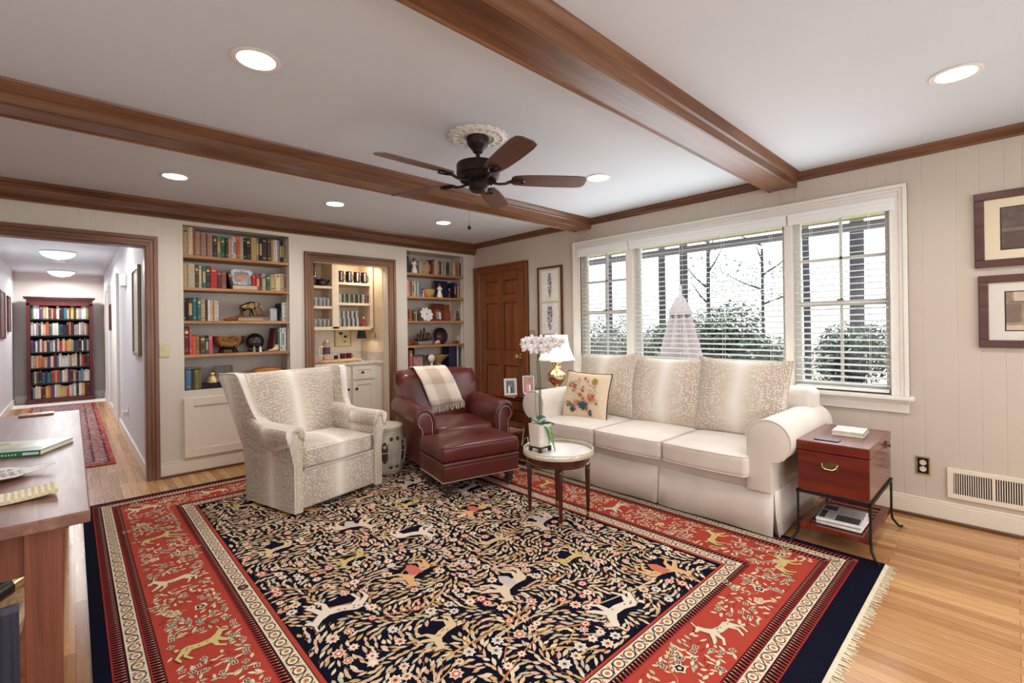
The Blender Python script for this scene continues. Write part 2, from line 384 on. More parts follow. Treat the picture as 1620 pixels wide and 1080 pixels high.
struct(w.build('wall_right', M['wall_y'], smooth=0))
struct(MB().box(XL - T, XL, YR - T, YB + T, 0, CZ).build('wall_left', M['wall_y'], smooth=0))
struct(MB().box(XL, XR + T, YR - T, YR, 0, CZ).build('wall_rear', M['wall_x'], smooth=0))
# hall
w = MB().box(HX1, HX1 + T, YB + T, HY, 0, CZ); struct(w.build('wall_hall_right', M['hallwall'], smooth=0))
struct(MB().box(HX0 - T, HX0, YB + T, HY, 0, CZ).build('wall_hall_left', M['hallwall'], smooth=0))
struct(MB().box(HX0 - T, HX1 + T, HY, HY + T, 0, CZ).build('wall_hall_end', M['hallbeige'], smooth=0))
struct(MB().box(HX0, HX1, 11.75, 12.3, 0.0, 0.008).build('trim_1', M['white'], smooth=0))
struct(MB().box(HX0, HX0 + 0.015, YB + T, HY, 0.0, 0.11).build('baseboard_hall_left', M['white'], smooth=0))
struct(MB().box(HX1 - 0.015, HX1, YB + T, HY, 0.0, 0.11).build('baseboard_hall_right', M['white'], smooth=0))
struct(MB().box(HX0, HX1, HY - 0.015, HY, 0.0, 0.14).build('baseboard_hall_end', M['white'], smooth=0))

def casing(name, x0, x1, z1, wd, mats, y=YB, sides=True):
    # moulded picture-frame casing on a wall facing -Y; inner edges x0,x1,z1
    m = MB()
    for (a, b, th) in ((0.0, wd, 0.018), (0.006, 0.03, 0.024), (wd - 0.03, wd, 0.032), (0.036, 0.06, 0.022)):
        m.box(x0 - b, x0 - a, y - th, y, 0, z1 + b); m.box(x1 + a, x1 + b, y - th, y, 0, z1 + b)
    f = m.build(name, mats[0], smooth=0, bevel=0.003); struct(f)
    m = MB()
    for (a, b, th) in ((0.0, wd, 0.0185), (0.006, 0.03, 0.0245), (wd - 0.03, wd, 0.0325), (0.036, 0.06, 0.0225)):
        m.box(x0 - b, x1 + b, y - th, y, z1 + a, z1 + b)
    g = m.build(name, mats[1], smooth=0, bevel=0.003); struct(g)
casing('trim_2', D0, D1, DZ, 0.092, (M['trimwood_z'], M['trimwood']))
struct(MB().box(D1 - 0.001, D1 + 0.01, YB, YB + T, 0, DZ).box(D0 - 0.01, D0 + 0.001, YB, YB + T, 0, DZ).box(D0, D1, YB, YB + T, DZ - 0.001, DZ + 0.01).build('trim_3', M['trimwood_z'], smooth=0))
casing('trim_4', B0, B1, DZ, 0.095, (M['trimwood_z'], M['trimwood']))
# baseboards
for nm, a, b in (('baseboard_back', D1 + 0.092, B0 - 0.095), ('baseboard_back', B1 + 0.095, XR)):
    struct(MB().box(a, b, YB - 0.016, YB, 0, 0.115).box(a, b, YB - 0.012, YB, 0.115, 0.13).build(nm, M['cream'], smooth=0, bevel=0.004))
    struct(MB().box(a, b, YB - 0.032, YB - 0.016, 0, 0.02).build('trim_5', M['trimwood'], smooth=0, bevel=0.006))
for a, b in ((YR, DY0 - 0.09),):
    struct(MB().box(XR - 0.016, XR, a, b, 0, 0.115).box(XR - 0.012, XR, a, b, 0.115, 0.13).build('baseboard_right', M['cream'], smooth=0, bevel=0.004))
    struct(MB().box(XR - 0.032, XR - 0.016, a, b, 0, 0.02).build('trim_6', M['trimwood_y'], smooth=0, bevel=0.006))
# cornice at the back wall, crown on the right wall, ceiling beams
y0 = 5.08
prof = [(y0 + 0.07, 2.296), (y0 + 0.035, 2.296), (y0 + 0.03, 2.305), (y0 + 0.034, 2.312), (y0 + 0.022, 2.318), (y0 + 0.026, 2.326), (y0 + 0.008, 2.334), (y0 + 0.008, 2.39), (y0 - 0.004, 2.396), (y0 - 0.002, 2.408), (y0 - 0.02, 2.42), (y0 - 0.028, 2.44), (y0 + 0.07, 2.44)]
struct(MB().prism(prof, 'x', XL, XR, 0).build('trim_7', M['trimwood'], smooth=0))
prof = [(XR, 2.378), (XR - 0.01, 2.378), (XR - 0.014, 2.39), (XR - 0.022, 2.398), (XR - 0.03, 2.412), (XR - 0.045, 2.424), (XR - 0.05, 2.44), (XR, 2.44)]
for a, b in ((YR, 1.13), (1.35, 3.11), (3.34, y0 + 0.01)):
    struct(MB().prism([(p, q) for p, q in prof], 'y', a, b).build('trim_8', M['trimwood_y'], smooth=0))
for k, (a, b) in enumerate(((3.117, 3.333), (1.144, 1.346))):
    zb = 2.336
    pr = [(a, zb), (a + 0.012, zb - 0.004), (a + 0.02, zb + 0.004), (b - 0.02, zb + 0.004), (b - 0.012, zb - 0.004), (b, zb), (b, 2.385), (b + 0.012, 2.39), (b + 0.012, 2.405), (b + 0.03, 2.425), (b + 0.034, 2.44),
          (a - 0.036, 2.44), (a - 0.032, 2.428), (a - 0.02, 2.412), (a - 0.012, 2.402), (a - 0.014, 2.39), (a - 0.002, 2.382)]
    struct(MB().prism(pr, 'x', XL, XR).build('trim_%d' % (9 + k), M['trimwood'], smooth=0))

# door on the right wall (six panels)
dr = MB().box(XR - 0.002, XR + 0.02, DY0, DY1, 0.005, DRZ)
slab = []
door = struct(MB().box(XR + 0.022, XR + 0.03, DY0, DY1, 0.005, DRZ).build('door_1', M['doorwood'], smooth=0))
def rails(m, x0, x1):
    ys = [DY0, DY0 + 0.12, DY0 + 0.385, DY0 + 0.475, DY1 - 0.12, DY1]; zs = [0.005, 0.22, 0.80, 0.99, 1.61, 1.71, 1.90, DRZ]
    m.box(x0, x1, ys[0], ys[1], zs[0], zs[7]).box(x0, x1, ys[4], ys[5], zs[0], zs[7]).box(x0, x1, ys[2], ys[3], zs[0], zs[7])
    for a, b in ((ys[1], ys[2]), (ys[3], ys[4])):
        for c, d in ((zs[0], zs[1]), (zs[2], zs[3]), (zs[4], zs[5]), (zs[6], zs[7])): m.box(x0, x1, a, b, c, d)
    return m, ys, zs
m, ys, zs = rails(MB(), XR + 0.002, XR + 0.022); fr = m.build('door_frame', M['doorwood'], smooth=0, bevel=0.004, parent=door, world=False)
for a, b in ((ys[1], ys[2]), (ys[3], ys[4])):
    for c, d in ((zs[1], zs[2]), (zs[3], zs[4]), (zs[5], zs[6])):
        MB().prism([(XR + 0.022, 0), (XR + 0.022, 1)], 'z', 0, 0).v
        q = MB(); e = 0.03
        V = [(XR + 0.02, a, c), (XR + 0.02, b, c), (XR + 0.02, b, d), (XR + 0.02, a, d), (XR + 0.008, a + e, c + e), (XR + 0.008, b - e, c + e), (XR + 0.008, b - e, d - e), (XR + 0.008, a + e, d - e)]
        q.add(V, [(0, 1, 5, 4), (1, 2, 6, 5), (2, 3, 7, 6), (3, 0, 4, 7), (4, 5, 6, 7)]); q.build('door_panel', M['doorwood'], parent=door, world=False, smooth=0)
q = MB(); q.lathe([(0.0, 0), (0.03, 0), (0.032, 0.006), (0.012, 0.012), (0.011, 0.04), (0.026, 0.05), (0.031, 0.065), (0.026, 0.08), (0.0, 0.085)], 16, M=Matrix.Translation((XR + 0.002, DY0 + 0.065, 0.93)) @ Matrix.Rotation(-PI / 2, 4, 'Y')); q.build('door_knob', M['brass'], parent=door, world=False)
q = MB(); q.lathe([(0.0, 0), (0.033, 0), (0.034, 0.006), (0.024, 0.018), (0.02, 0.024), (0, 0.025)], 16, M=Matrix.Translation((XR + 0.002, DY0 + 0.065, 1.075)) @ Matrix.Rotation(-PI / 2, 4, 'Y')); q.build('lock_rose', M['brass'], parent=door, world=False)
for z in (0.25, 1.72): MB().box(XR - 0.012, XR + 0.004, DY1 - 0.012, DY1 + 0.004, z, z + 0.09).build('hinge', M['brass'], parent=door, world=False, smooth=0)
m = MB()
for (a, b, th) in ((0.0, 0.09, 0.018), (0.065, 0.09, 0.03), (0.005, 0.025, 0.024)):
    m.box(XR - th, XR, DY0 - b, DY0 - a, 0, DRZ + b); m.box(XR - th, XR, DY1 + a, DY1 + b, 0, DRZ + b); m.box(XR - th - 0.0005, XR, DY0 - b, DY1 + b, DRZ + a, DRZ + b)
struct(m.build('trim_11', M['doorwood'], smooth=0, bevel=0.003))

# windows: casing, mullions, sashes, glass, stool and apron
m = MB()
for (a, b, th) in ((0.0, 0.095, 0.02), (0.07, 0.095, 0.035), (0.05, 0.07, 0.027), (0.0, 0.012, 0.028)):
    m.box(XR - th, XR, WY0 - b, WY0 - a, WZ0, WZ1 + b); m.box(XR - th, XR, WY1 + a, WY1 + b, WZ0, WZ1 + b); m.box(XR - th - 0.0004, XR, WY0 - b, WY1 + b, WZ1 + a, WZ1 + b)
for a, b in ((2.60, 2.68), (1.18, 1.235)): m.box(XR - 0.02, XR + 0.11, a, b, WZ0, WZ1)
struct(m.build('trim_12', M['white'], smooth=0, bevel=0.003))
struct(MB().box(XR - 0.07, XR + 0.11, WY0 - 0.12, WY1 + 0.12, WZ0 - 0.028, WZ0).build('trim_13', M['white'], smooth=0, bevel=0.006))
struct(MB().box(XR - 0.02, XR, WY0 - 0.09, WY1 + 0.09, WZ0 - 0.115, WZ0 - 0.028).box(XR - 0.035, XR, WY0 - 0.1, WY1 + 0.1, WZ0 - 0.05, WZ0 - 0.028).build('trim_14', M['white'], smooth=0, bevel=0.004))
def window(n, a, b, hung):
    w = MB(); x0, x1 = XR + 0.05, XR + 0.10; e = 0.035
    w.box(x0, x1, a, a + e, WZ0, WZ1).box(x0, x1, b - e, b, WZ0, WZ1).box(x0, x1, a + e, b - e, WZ0, WZ0 + e + 0.01).box(x0, x1, a + e, b - e, WZ1 - e, WZ1)
    root = struct(w.build('window_%d' % n, M['white'], smooth=0, bevel=0.003))
    if hung:
        w = MB().box(x0 - 0.005, x1, a + e, b - e, 1.415, 1.455); w.build('meeting_rail', M['white'], parent=root, world=False, smooth=0, bevel=0.003)
        w = MB(); c = (a + b) / 2; w.box(x0 + 0.015, x0 + 0.035, c - 0.009, c + 0.009, 1.455, WZ1 - e).box(x0 + 0.015, x0 + 0.035, a + e, b - e, 1.76, 1.778).box(x0 + 0.015, x0 + 0.035, c - 0.009, c + 0.009, WZ0 + e, 1.415)
        w.build('window_grille', M['white'], parent=root, world=False, smooth=0)
        MB().box(x0 - 0.02, x0 - 0.004, c - 0.02, c + 0.02, 1.455, 1.465).build('sash_lock', M['oldbrass'], parent=root, world=False, smooth=0)
    g = MB().add([(x0 + 0.03, a + e, WZ0), (x0 + 0.03, b - e, WZ0), (x0 + 0.03, b - e, WZ1), (x0 + 0.03, a + e, WZ1)], [(0, 1, 2, 3)]); g.build('window_pane', M['glass'], parent=root, world=False, smooth=0)
window(1, 2.68, WY1, True); window(2, 1.235, 2.60, False); window(3, WY0, 1.18, True)
def blind(label, a, b, cords):
    t = thing('window_blind', label, 'blind', (XR + 0.0, (a + b) / 2, WZ0), group=None)
    MB().box(XR - 0.045, XR - 0.03, a - 0.02, b + 0.02, 2.045, 2.125).box(XR - 0.052, XR - 0.03, a - 0.022, b + 0.022, 2.10, 2.13).box(XR - 0.03, XR + 0.02, a - 0.02, a - 0.01, 2.045, 2.125).box(XR - 0.03, XR + 0.02, b + 0.01, b + 0.02, 2.045, 2.125).build('valance', M['blind'], parent=t, smooth=0, bevel=0.002)
    s = MB(); z = 0.85
    while z < 2.05:
        s.obox((XR + 0.018, (a + b) / 2, z), (0.048, b - a - 0.02, 0.003), ry=-0.20); z += 0.045
    s.build('slats', M['blind'], parent=t, smooth=0)
    MB().box(XR - 0.006, XR + 0.042, a + 0.01, b - 0.01, 0.80, 0.822).build('bottom_rail', M['blind'], parent=t, smooth=0, bevel=0.003)
    for f in cords:
        y = a + (b - a) * f; MB().tube([(XR - 0.009, y, 0.82), (XR - 0.009, y, 2.08)], 0.0013, 4).tube([(XR + 0.044, y, 0.82), (XR + 0.044, y, 2.08)], 0.0013, 4).build('ladder_cord', M['blind'], parent=t)
    return t
blind('white slatted blind over the left narrow window behind the table lamp', 2.68, WY1, (0.2, 0.8))
blind('wide white slatted blind over the picture window behind the sofa', 1.235, 2.60, (0.08, 0.36, 0.64, 0.92))
blind('white slatted blind over the right narrow window above the trunk table', WY0, 1.18, (0.2, 0.8))

# ---- outdoors
t = NT('patio_paving'); n = t.noise(t.coord(), 1.5, 4); M['patio'] = t.fin(t.ramp(n, [(0.3, srgb((168, 160, 150))), (0.7, srgb((206, 200, 192)))]), 0.9)
struct(MB().box(XR + T, 40, -20, 30, -0.25, -0.15).build('patio', M['patio'], smooth=0))
M['leaf'] = plain('evergreen_leaf', (14, 38, 28), 0.5, var=0.5, scale=4); M['leaf2'] = plain('light_leaf', (120, 145, 118), 0.35, var=0.3, scale=3)
M['bark'] = plain('pine_bark', (44, 42, 50), 0.9, var=0.4, scale=14)
M['canvas'] = plain('umbrella_canvas', (132, 122, 124), 0.9, var=0.05)
M['porch'] = plain('porch_beam_paint', (126, 122, 92), 0.8); M['gutter'] = plain('gutter_metal', (96, 92, 96), 0.5)
struct(MB().box(6.3, 6.42, -4, 9, 2.44, 2.53).build('trim_15', M['porch'], smooth=0))
struct(MB().box(6.46, 6.56, -4, 9, 2.335, 2.42).build('trim_16', M['gutter'], smooth=0))
def leafball(m, c, r, n, size, rnd, mats=1):
    for _ in range(n):
        while True:
            p = Vector((rnd.uniform(-1, 1), rnd.uniform(-1, 1), rnd.uniform(-1, 1)))
            if 0.15 < p.length < 1: break
        p = Vector((c[0] + p.x * r[0], c[1] + p.y * r[1], c[2] + p.z * r[2]))
        d = Vector((rnd.gauss(0, 1), rnd.gauss(0, 1), rnd.gauss(0, 1))).normalized(); e = d.orthogonal().normalized(); s = size * rnd.uniform(0.6, 1.3)
        m.add([p - d * s, p + e * s * 0.35, p + d * s, p - e * s * 0.35], [(0, 1, 2, 3)], 1 if rnd.random() < 0.09 * mats else 0)
def bush(label, c, r, n, size, seed, trunk=0.1):
    rnd = random.Random(seed); t = thing('garden_shrub', label, 'shrub', (c[0], c[1], -0.15), group=None)
    m = MB()
    for k in range(7):
        o = (rnd.uniform(-0.55, 0.55) * r[0], rnd.uniform(-0.6, 0.6) * r[1], rnd.uniform(-0.45, 0.45) * r[2])
        leafball(m, (c[0] + o[0], c[1] + o[1], c[2] + o[2]), (r[0] * 0.55, r[1] * 0.5, r[2] * 0.5), n // 7, size, rnd)
    m.build('foliage', [M['leaf'], M['leaf2']], parent=t, smooth=0)
    MB().tube([(c[0], c[1], -0.15), (c[0] + 0.1, c[1], c[2])], [trunk, trunk * 0.4], 6).build('stem', M['bark'], parent=t)
bush('tall dark evergreen shrub seen through the right half of the picture window', (10.3, 3.95, .85), (1.0, 1.15, 1.15), 11000, 0.05, 1)
bush('low dark evergreen shrub seen right of the umbrella below the tall one', (10.3, 5.75, .6), (.9, .9, .9), 7000, 0.05, 2)
bush('dark evergreen shrub seen left of the closed umbrella', (10.8, 7.5, .75), (1.0, 1.0, 1.15), 7500, 0.05, 3)
bush('dark shrub seen through the left narrow window', (11, 10.2, .8), (1.3, 1.5, 1.4), 7500, 0.06, 4)
bush('dark hedge seen low through the right narrow window', (11.6, 2.2, .55), (.9, .9, 1.0), 7000, 0.05, 5)
bush('shrub seen low at the far right window edge', (11.6, .75, .5), (.8, .7, .9), 5000, 0.05, 6)
bush('long low evergreen hedge along the back of the garden', (12.6, 5.6, .45), (.8, 3.4, 1.25), 20000, .06, 8)
def tree(label, x, y, r, h, seed, crown=0):
    rnd = random.Random(seed); t = thing('tree', label, 'tree', (x, y, -0.15)); lean = rnd.uniform(-0.15, 0.15)
    MB().tube([(x, y, -0.15), (x + lean * 0.3, y + lean * 0.4, h * 0.5), (x + lean, y + lean, h)], [r, r * 0.9, r * 0.75], 10).build('trunk', M['bark'], parent=t)
    if crown:
        m = MB()
        for k in range(7):
            z = 1.9 + k * 0.45; a = rnd.uniform(0, 2 * PI); L = rnd.uniform(0.5, 1.3)
            m.tube([(x, y, z), (x + math.cos(a) * L * 0.5, y + math.sin(a) * L * 0.5, z + 0.25), (x + math.cos(a) * L, y + math.sin(a) * L, z + 0.6)], [0.035, 0.022, 0.008], 5)
        m.build('branches', M['bark'], parent=t)
        m = MB(); leafball(m, (x, y, h * 0.72), (1.0, 1.0, h * 0.2), crown, 0.06, rnd, 3); m.build('foliage', [M['leaf'], M['leaf2']], parent=t, smooth=0)
tree('dark pine trunk seen left of the closed umbrella', 13.5, 7.55, 0.11, 10, 11)
tree('dark pine trunk rising just behind the closed umbrella', 13.0, 6.58, 0.12, 10, 12)
tree('pine trunk seen through the left narrow window', 13.0, 9.2, 0.12, 10, 13)
tree('thick dark trunk seen through the right narrow window', 14.0, 2.66, 0.16, 10, 14)
tree('slim trunk at the left side of the right window', 14.0, 3.7, 0.085, 10, 15)
tree('thin leafy tree standing behind the tall evergreen shrub', 13.5, 6.1, 0.06, 3.9, 16, 500)
tree('small light green tree beyond the evergreen shrubs', 15.5, 5.3, 0.05, 3.6, 17, 400)
# closed patio umbrella
u = thing('patio_umbrella', 'closed pale canvas patio umbrella standing outside the picture window', 'umbrella', (8.0, 4.12, -0.15))
MB().tube([(8.0, 4.12, -0.12), (8.0, 4.12, 2.0)], 0.025, 10).build('pole', M['chrome'], parent=u)
prof = []
secs = []
for z, r in ((0.35, 0.36), (0.6, 0.33), (1.0, 0.26), (1.35, 0.18), (1.5, 0.15)):
    secs.append([(8.0 + r * (1 + 0.26 * math.cos(8 * a)) * math.cos(a), 4.12 + r * (1 + 0.26 * math.cos(8 * a)) * math.sin(a), z) for a in [2 * PI * k / 64 for k in range(64)]])
MB().loft(secs).build('canopy', M['canvas'], parent=u, smooth=60)
secs = []
for z, r in ((1.48, 0.20), (1.55, 0.19), (1.68, 0.13), (1.8, 0.06), (1.83, 0.02)):
    secs.append([(8.0 + r * (1 + 0.05 * math.cos(8 * a)) * math.cos(a), 4.12 + r * (1 + 0.05 * math.cos(8 * a)) * math.sin(a), z) for a in [2 * PI * k / 48 for k in range(48)]])
MB().loft(secs).build('top_flap', M['canvas'], parent=u, smooth=60)
MB().lathe([(0.3, 0), (0.3, 0.05), (0.05, 0.09), (0.04, 0.3), (0.0, 0.3)], 24, (8.0, 4.12, -0.15)).build('base', M['iron'], parent=u)
# spiky palm behind it
pt = thing('palm_plant', 'spiky yellow green palm behind the closed umbrella', 'plant', (9.0, 5.0, -0.15)); rnd = random.Random(5); m = MB()
for k in range(46):
    a = rnd.uniform(0, 2 * PI); el = rnd.uniform(0.2, 1.2); L = rnd.uniform(0.7, 1.1); b = Vector((9.0, 5.0, 0.35)); s = Vector((-math.sin(a), math.cos(a), 0)) * 0.02; P = []
    for i in range(5):
        q = i / 4; P.append(b + Vector((math.cos(a) * math.cos(el), math.sin(a) * math.cos(el), math.sin(el))) * L * q - Vector((0, 0, 0.35 * q * q)))
    V = []
    for i, p in enumerate(P): V += [p + s * (1 - i / 4.3), p - s * (1 - i / 4.3)]
    m.add(V, [(2 * i, 2 * i + 1, 2 * i + 3, 2 * i + 2) for i in range(4)])
m.build('fronds', M['leaf2'], parent=pt, smooth=0); MB().lathe([(0.09, 0), (0.11, 0.3), (0.08, 0.5), (0, 0.52)], 10, (9.0, 5.0, -0.15)).build('trunk', M['bark'], parent=pt)

# ================================================================= RUG
def RC(*c): return srgb(c)[:3]
rug = thing('area_rug', 'large red and navy patterned oriental rug with hunting animals and pale end fringe', 'rug', (1.59, 2.57, 0))
def build_rug():
    rnd = random.Random(21)
    V, Fs, C, Q = [], [], [], [0]
    X0, X1, Y0, Y1 = 0.045, 3.13, 0.485, 4.68; Zt = 0.011
    def poly(pts, col, z):
        n = len(V); zz = Zt + z + (Q[0] % 97) * 2e-6; Q[0] += 1
        for p in pts: V.append((p[0], p[1], zz))
        Fs.append(tuple(range(n, n + len(pts)))); C.append(col)
    def rect(a, b, c, d, col, z): poly([(a, c), (b, c), (b, d), (a, d)], col, z)
    navy, red, cream, black = RC(18, 19, 34), RC(172, 67, 53), RC(226, 210, 182), RC(30, 16, 24)
    # slab with sides
    n = len(V); V.extend([(x, y, z) for z in (0.001, Zt) for y in (Y0, Y1) for x in (X0, X1)])
    for f in ((4, 5, 7, 6), (0, 1, 5, 4), (2, 6, 7, 3), (0, 4, 6, 2), (1, 3, 7, 5)): Fs.append(tuple(n + i for i in f)); C.append(navy)
    # bands: (inset, colour); side inset factor differs at the ends (wide navy kilim edge)
    def band(i0, col, z, e0=None):
        e = (e0 if e0 is not None else i0)
        rect(X0 + i0, X1 - i0, Y0 + e, Y1 - i0 * 0.9, col, z)
    EN = [(0.052, 0.105), (0.098, 0.150), (0.158, 0.208), (0.200, 0.245), (0.495, 0.488), (0.532, 0.522), (0.600, 0.582), (0.618, 0.598)]
    cols = [red, cream, red, red, red, cream, red, navy]
    for k, ((i, e), c) in enumerate(zip(EN, cols)): band(i, c, 0.0002 + 0.00008 * k, e)
    fx0, fx1, fy0, fy1 = X0 + EN[7][0], X1 - EN[7][0], Y0 + EN[7][1], Y1 - EN[7][0] * 0.9
    def inset_rect(k): i, e = EN[k]; return X0 + i, X1 - i, Y0 + e, Y1 - i * 0.9
    # guard stripes: little dark saw teeth; cream stripes: S-scrolls and rosettes
    def run(k0, k1, step, fn):
        a0, a1, b0, b1 = inset_rect(k0); c0, c1, d0, d1 = inset_rect(k1)
        m0, m1, n0, n1 = (a0 + c0) / 2, (a1 + c1) / 2, (b0 + d0) / 2, (b1 + d1) / 2; w = (c0 - a0)
        for (p, q) in (((m0, n0), (m1, n0)), ((m1, n0), (m1, n1)), ((m1, n1), (m0, n1)), ((m0, n1), (m0, n0))):
            L = math.hypot(q[0] - p[0], q[1] - p[1]); n = max(1, int(L / step)); ux, uy = (q[0] - p[0]) / L, (q[1] - p[1]) / L
            for i in range(n):
                t = (i + 0.5) / n * L
                fn(p[0] + ux * t, p[1] + uy * t, ux, uy, w, i, L / n)
    def loc(x, y, ux, uy, pts): return [(x + ux * a - uy * b, y + uy * a + ux * b) for a, b in pts]
    def saw(x, y, ux, uy, w, i, st):
        poly(loc(x, y, ux, uy, [(-st * .5, -w * .38), (st * .1, -w * .38), (st * .5, w * .38), (-st * .1, w * .38)]), black, 0.0011)
        poly(loc(x, y, ux, uy, [(-st * .38, w * .05), (-st * .22, w * .3), (-st * .42, w * .36)]), cream, 0.0012)
        for s in (-1, 1): poly(loc(x, y, ux, uy, [(-st * .5, s * w * .5), (st * .5, s * w * .5), (st * .5, s * w * .42), (-st * .5, s * w * .42)]), black if s > 0 else RC(150, 44, 52), 0.0012)
    run(0, 1, 0.02, saw); run(2, 3, 0.02, saw); run(4, 5, 0.02, saw)
    def scroll(x, y, ux, uy, w, i, st):
        if i % 2 == 0:
            for r, c in ((w * .36, RC(70, 60, 60)), (w * .28, RC(230, 214, 188)), (w * .14, RC(186, 122, 70))):
                poly(loc(x, y, ux, uy, [(r * math.cos(a) * 1.1, r * math.sin(a)) for a in [2 * PI * k / 10 for k in range(10)]]), c, 0.0013 + (w * .4 - r) * 0.02)
        else:
            s = 1 if i % 4 == 1 else -1
            P = [(-st * .55, s * w * .34), (-st * .2, s * w * .1), (0, 0), (st * .2, -s * w * .1), (st * .55, -s * w * .34)]
            for j in range(4):
                a, b = P[j], P[j + 1]; poly(loc(x, y, ux, uy, [(a[0], a[1] - .003), (b[0], b[1] - .003), (b[0], b[1] + .003), (a[0], a[1] + .003)]), RC(60, 48, 52), 0.0013)
            for sg in (-1, 1): poly(loc(x, y, ux, uy, [(sg * st * .12, sg * s * w * .3), (sg * st * .34, sg * s * w * .36), (sg * st * .3, sg * s * w * .1), (sg * st * .1, sg * s * w * .14)]), RC(168, 60, 54) if sg > 0 else RC(196, 138, 84), 0.0013)
        for s in (-1, 1): poly(loc(x, y, ux, uy, [(-st * .5, s * w * .5), (st * .5, s * w * .5), (st * .5, s * w * .45), (-st * .5, s * w * .45)]), RC(60, 40, 44), 0.0012)
    run(1, 2, 0.036, scroll); run(5, 6, 0.036, scroll)
    def leaf(x, y, a, L, Wd, col, z, edge=None):
        ca, sa = math.cos(a), math.sin(a); bend = rnd.uniform(-0.25, 0.25) * L
        sh = [(-.5, 0), (-.25, .42), (.1, .5), (.5, 0), (.12, -.42), (-.22, -.34)]
        def tr(s): return [(x + (p * L * s) * ca - (q * Wd * s + bend * (p * p)) * sa, y + (p * L * s) * sa + (q * Wd * s + bend * p * p) * ca) for p, q in sh]
        if edge: poly(tr(1.25), edge, z - 0.00012)
        poly(tr(1.0), col, z)
    def flower(x, y, r, c1, c2, c3, n=8, z=0.0018):
        a0 = rnd.uniform(0, PI)
        poly([(x + r * (1.0 if k % 2 else .68) * math.cos(a0 + PI * k / n), y + r * (1.0 if k % 2 else .68) * math.sin(a0 + PI * k / n)) for k in range(2 * n)], c1, z)
        poly([(x + r * .66 * (1.0 if k % 2 else .75) * math.cos(a0 + PI * k / n), y + r * .66 * (1.0 if k % 2 else .75) * math.sin(a0 + PI * k / n)) for k in range(2 * n)], c2, z + .0001)
        poly([(x + r * .26 * math.cos(PI * k / 4), y + r * .26 * math.sin(PI * k / 4)) for k in range(8)], c3, z + .0002)
    def stroke(P, w0, w1, col, z):
        n = len(P); Lf, Rt = [], []
        for i in range(n):
            a, b = P[max(i - 1, 0)], P[min(i + 1, n - 1)]; d = math.hypot(b[0] - a[0], b[1] - a[1]) or 1; nx, ny = -(b[1] - a[1]) / d, (b[0] - a[0]) / d
            w = w0 + (w1 - w0) * i / (n - 1); Lf.append((P[i][0] + nx * w, P[i][1] + ny * w)); Rt.append((P[i][0] - nx * w, P[i][1] - ny * w))
        for i in range(n - 1): poly([Lf[i], Lf[i + 1], Rt[i + 1], Rt[i]], col, z)
    def curve(x, y, a, L, turn, w0, w1, col, z, n=9, leaves=None):
        P = [(x, y)]; st = L / n
        for i in range(n):
            a += turn / n * (1 + 0.4 * math.sin(i)); P.append((P[-1][0] + math.cos(a) * st, P[-1][1] + math.sin(a) * st))
        stroke(P, w0, w1, col, z)
        if leaves:
            for i in range(1, n + 1):
                for s in (-1, 1):
                    b = math.atan2(P[i][1] - P[i - 1][1], P[i][0] - P[i - 1][0]) + s * 0.8
                    leaf(P[i][0] + math.cos(b) * .017, P[i][1] + math.sin(b) * .017, b, .026, .011, rnd.choice(leaves), z + .0003)
    # grazing / leaping animal silhouette, length about s
    BODY = [(-.42, .10), (-.30, .17), (-.05, .13), (.18, .17), (.30, .30), (.36, .44), (.42, .46), (.50, .40), (.60, .36), (.58, .31), (.46, .30), (.40, .14), (.30, .00), (.05, -.06), (-.20, -.05), (-.38, -.04)]
    LEGS = [[(-.42, .05), (-.30, -.04), (-.46, -.22), (-.40, -.40), (-.44, -.42), (-.54, -.22)], [(-.32, .02), (-.20, -.04), (-.30, -.22), (-.18, -.42), (-.24, -.43), (-.38, -.22)],
            [(.18, .0), (.32, .0), (.34, -.2), (.50, -.32), (.46, -.37), (.26, -.22)], [(.26, .04), (.38, .1), (.52, -.06), (.64, -.16), (.60, -.2), (.46, -.14)], [(-.42, .1), (-.50, .2), (-.56, .14), (-.5, .06)], [(.40, .44), (.34, .62), (.38, .63), (.43, .46)]]
    def animal(x, y, a, s, col, dark, flip=1):
        ca, sa = math.cos(a), math.sin(a)
        def tr(P, k=1.0): return [(x + (p * ca * flip - q * sa) * s * k, y + (p * sa * flip + q * ca) * s * k) for p, q in P]
        for L in LEGS: poly(tr(L, 1.05), dark, .0019); poly(tr(L), col, .0021)
        # body split in convex-ish quads
        for P in ([BODY[0], BODY[1], BODY[2], BODY[13], BODY[14], BODY[15]], [BODY[2], BODY[3], BODY[12], BODY[13]], [BODY[3], BODY[4], BODY[11], BODY[12]], [BODY[4], BODY[5], BODY[6], BODY[10], BODY[11]], [BODY[6], BODY[7], BODY[8], BODY[9], BODY[10]]):
            poly(tr(P, 1.07), dark, .0020); poly(tr(P), col, .00225)
        for _ in range(5):
            px, py = rnd.uniform(-.35, .25), rnd.uniform(0, .1); q = tr([(px - .03, py), (px, py + .02), (px + .03, py), (px, py - .02)]); poly(q, dark, .0024)
    lc = [RC(222, 204, 172), RC(214, 194, 160), RC(206, 178, 140), RC(196, 160, 116), RC(188, 182, 162), RC(222, 186, 160), RC(214, 166, 142), RC(200, 168, 116)]
    fc = [(RC(228, 200, 178), RC(202, 116, 104), RC(236, 222, 200)), (RC(234, 212, 190), RC(222, 166, 144), RC(130, 50, 56)), (RC(208, 122, 106), RC(232, 200, 176), RC(160, 60, 60)), (RC(232, 216, 190), RC(214, 180, 150), RC(140, 60, 56)), (RC(224, 214, 198), RC(206, 196, 180), RC(96, 70, 74)), (RC(222, 190, 166), RC(236, 218, 196), RC(176, 84, 78))]
    inf = lambda x, y, e=0.02: fx0 + e < x < fx1 - e and fy0 + e < y < fy1 - e
    # field: trees as branching strokes
    occ = []
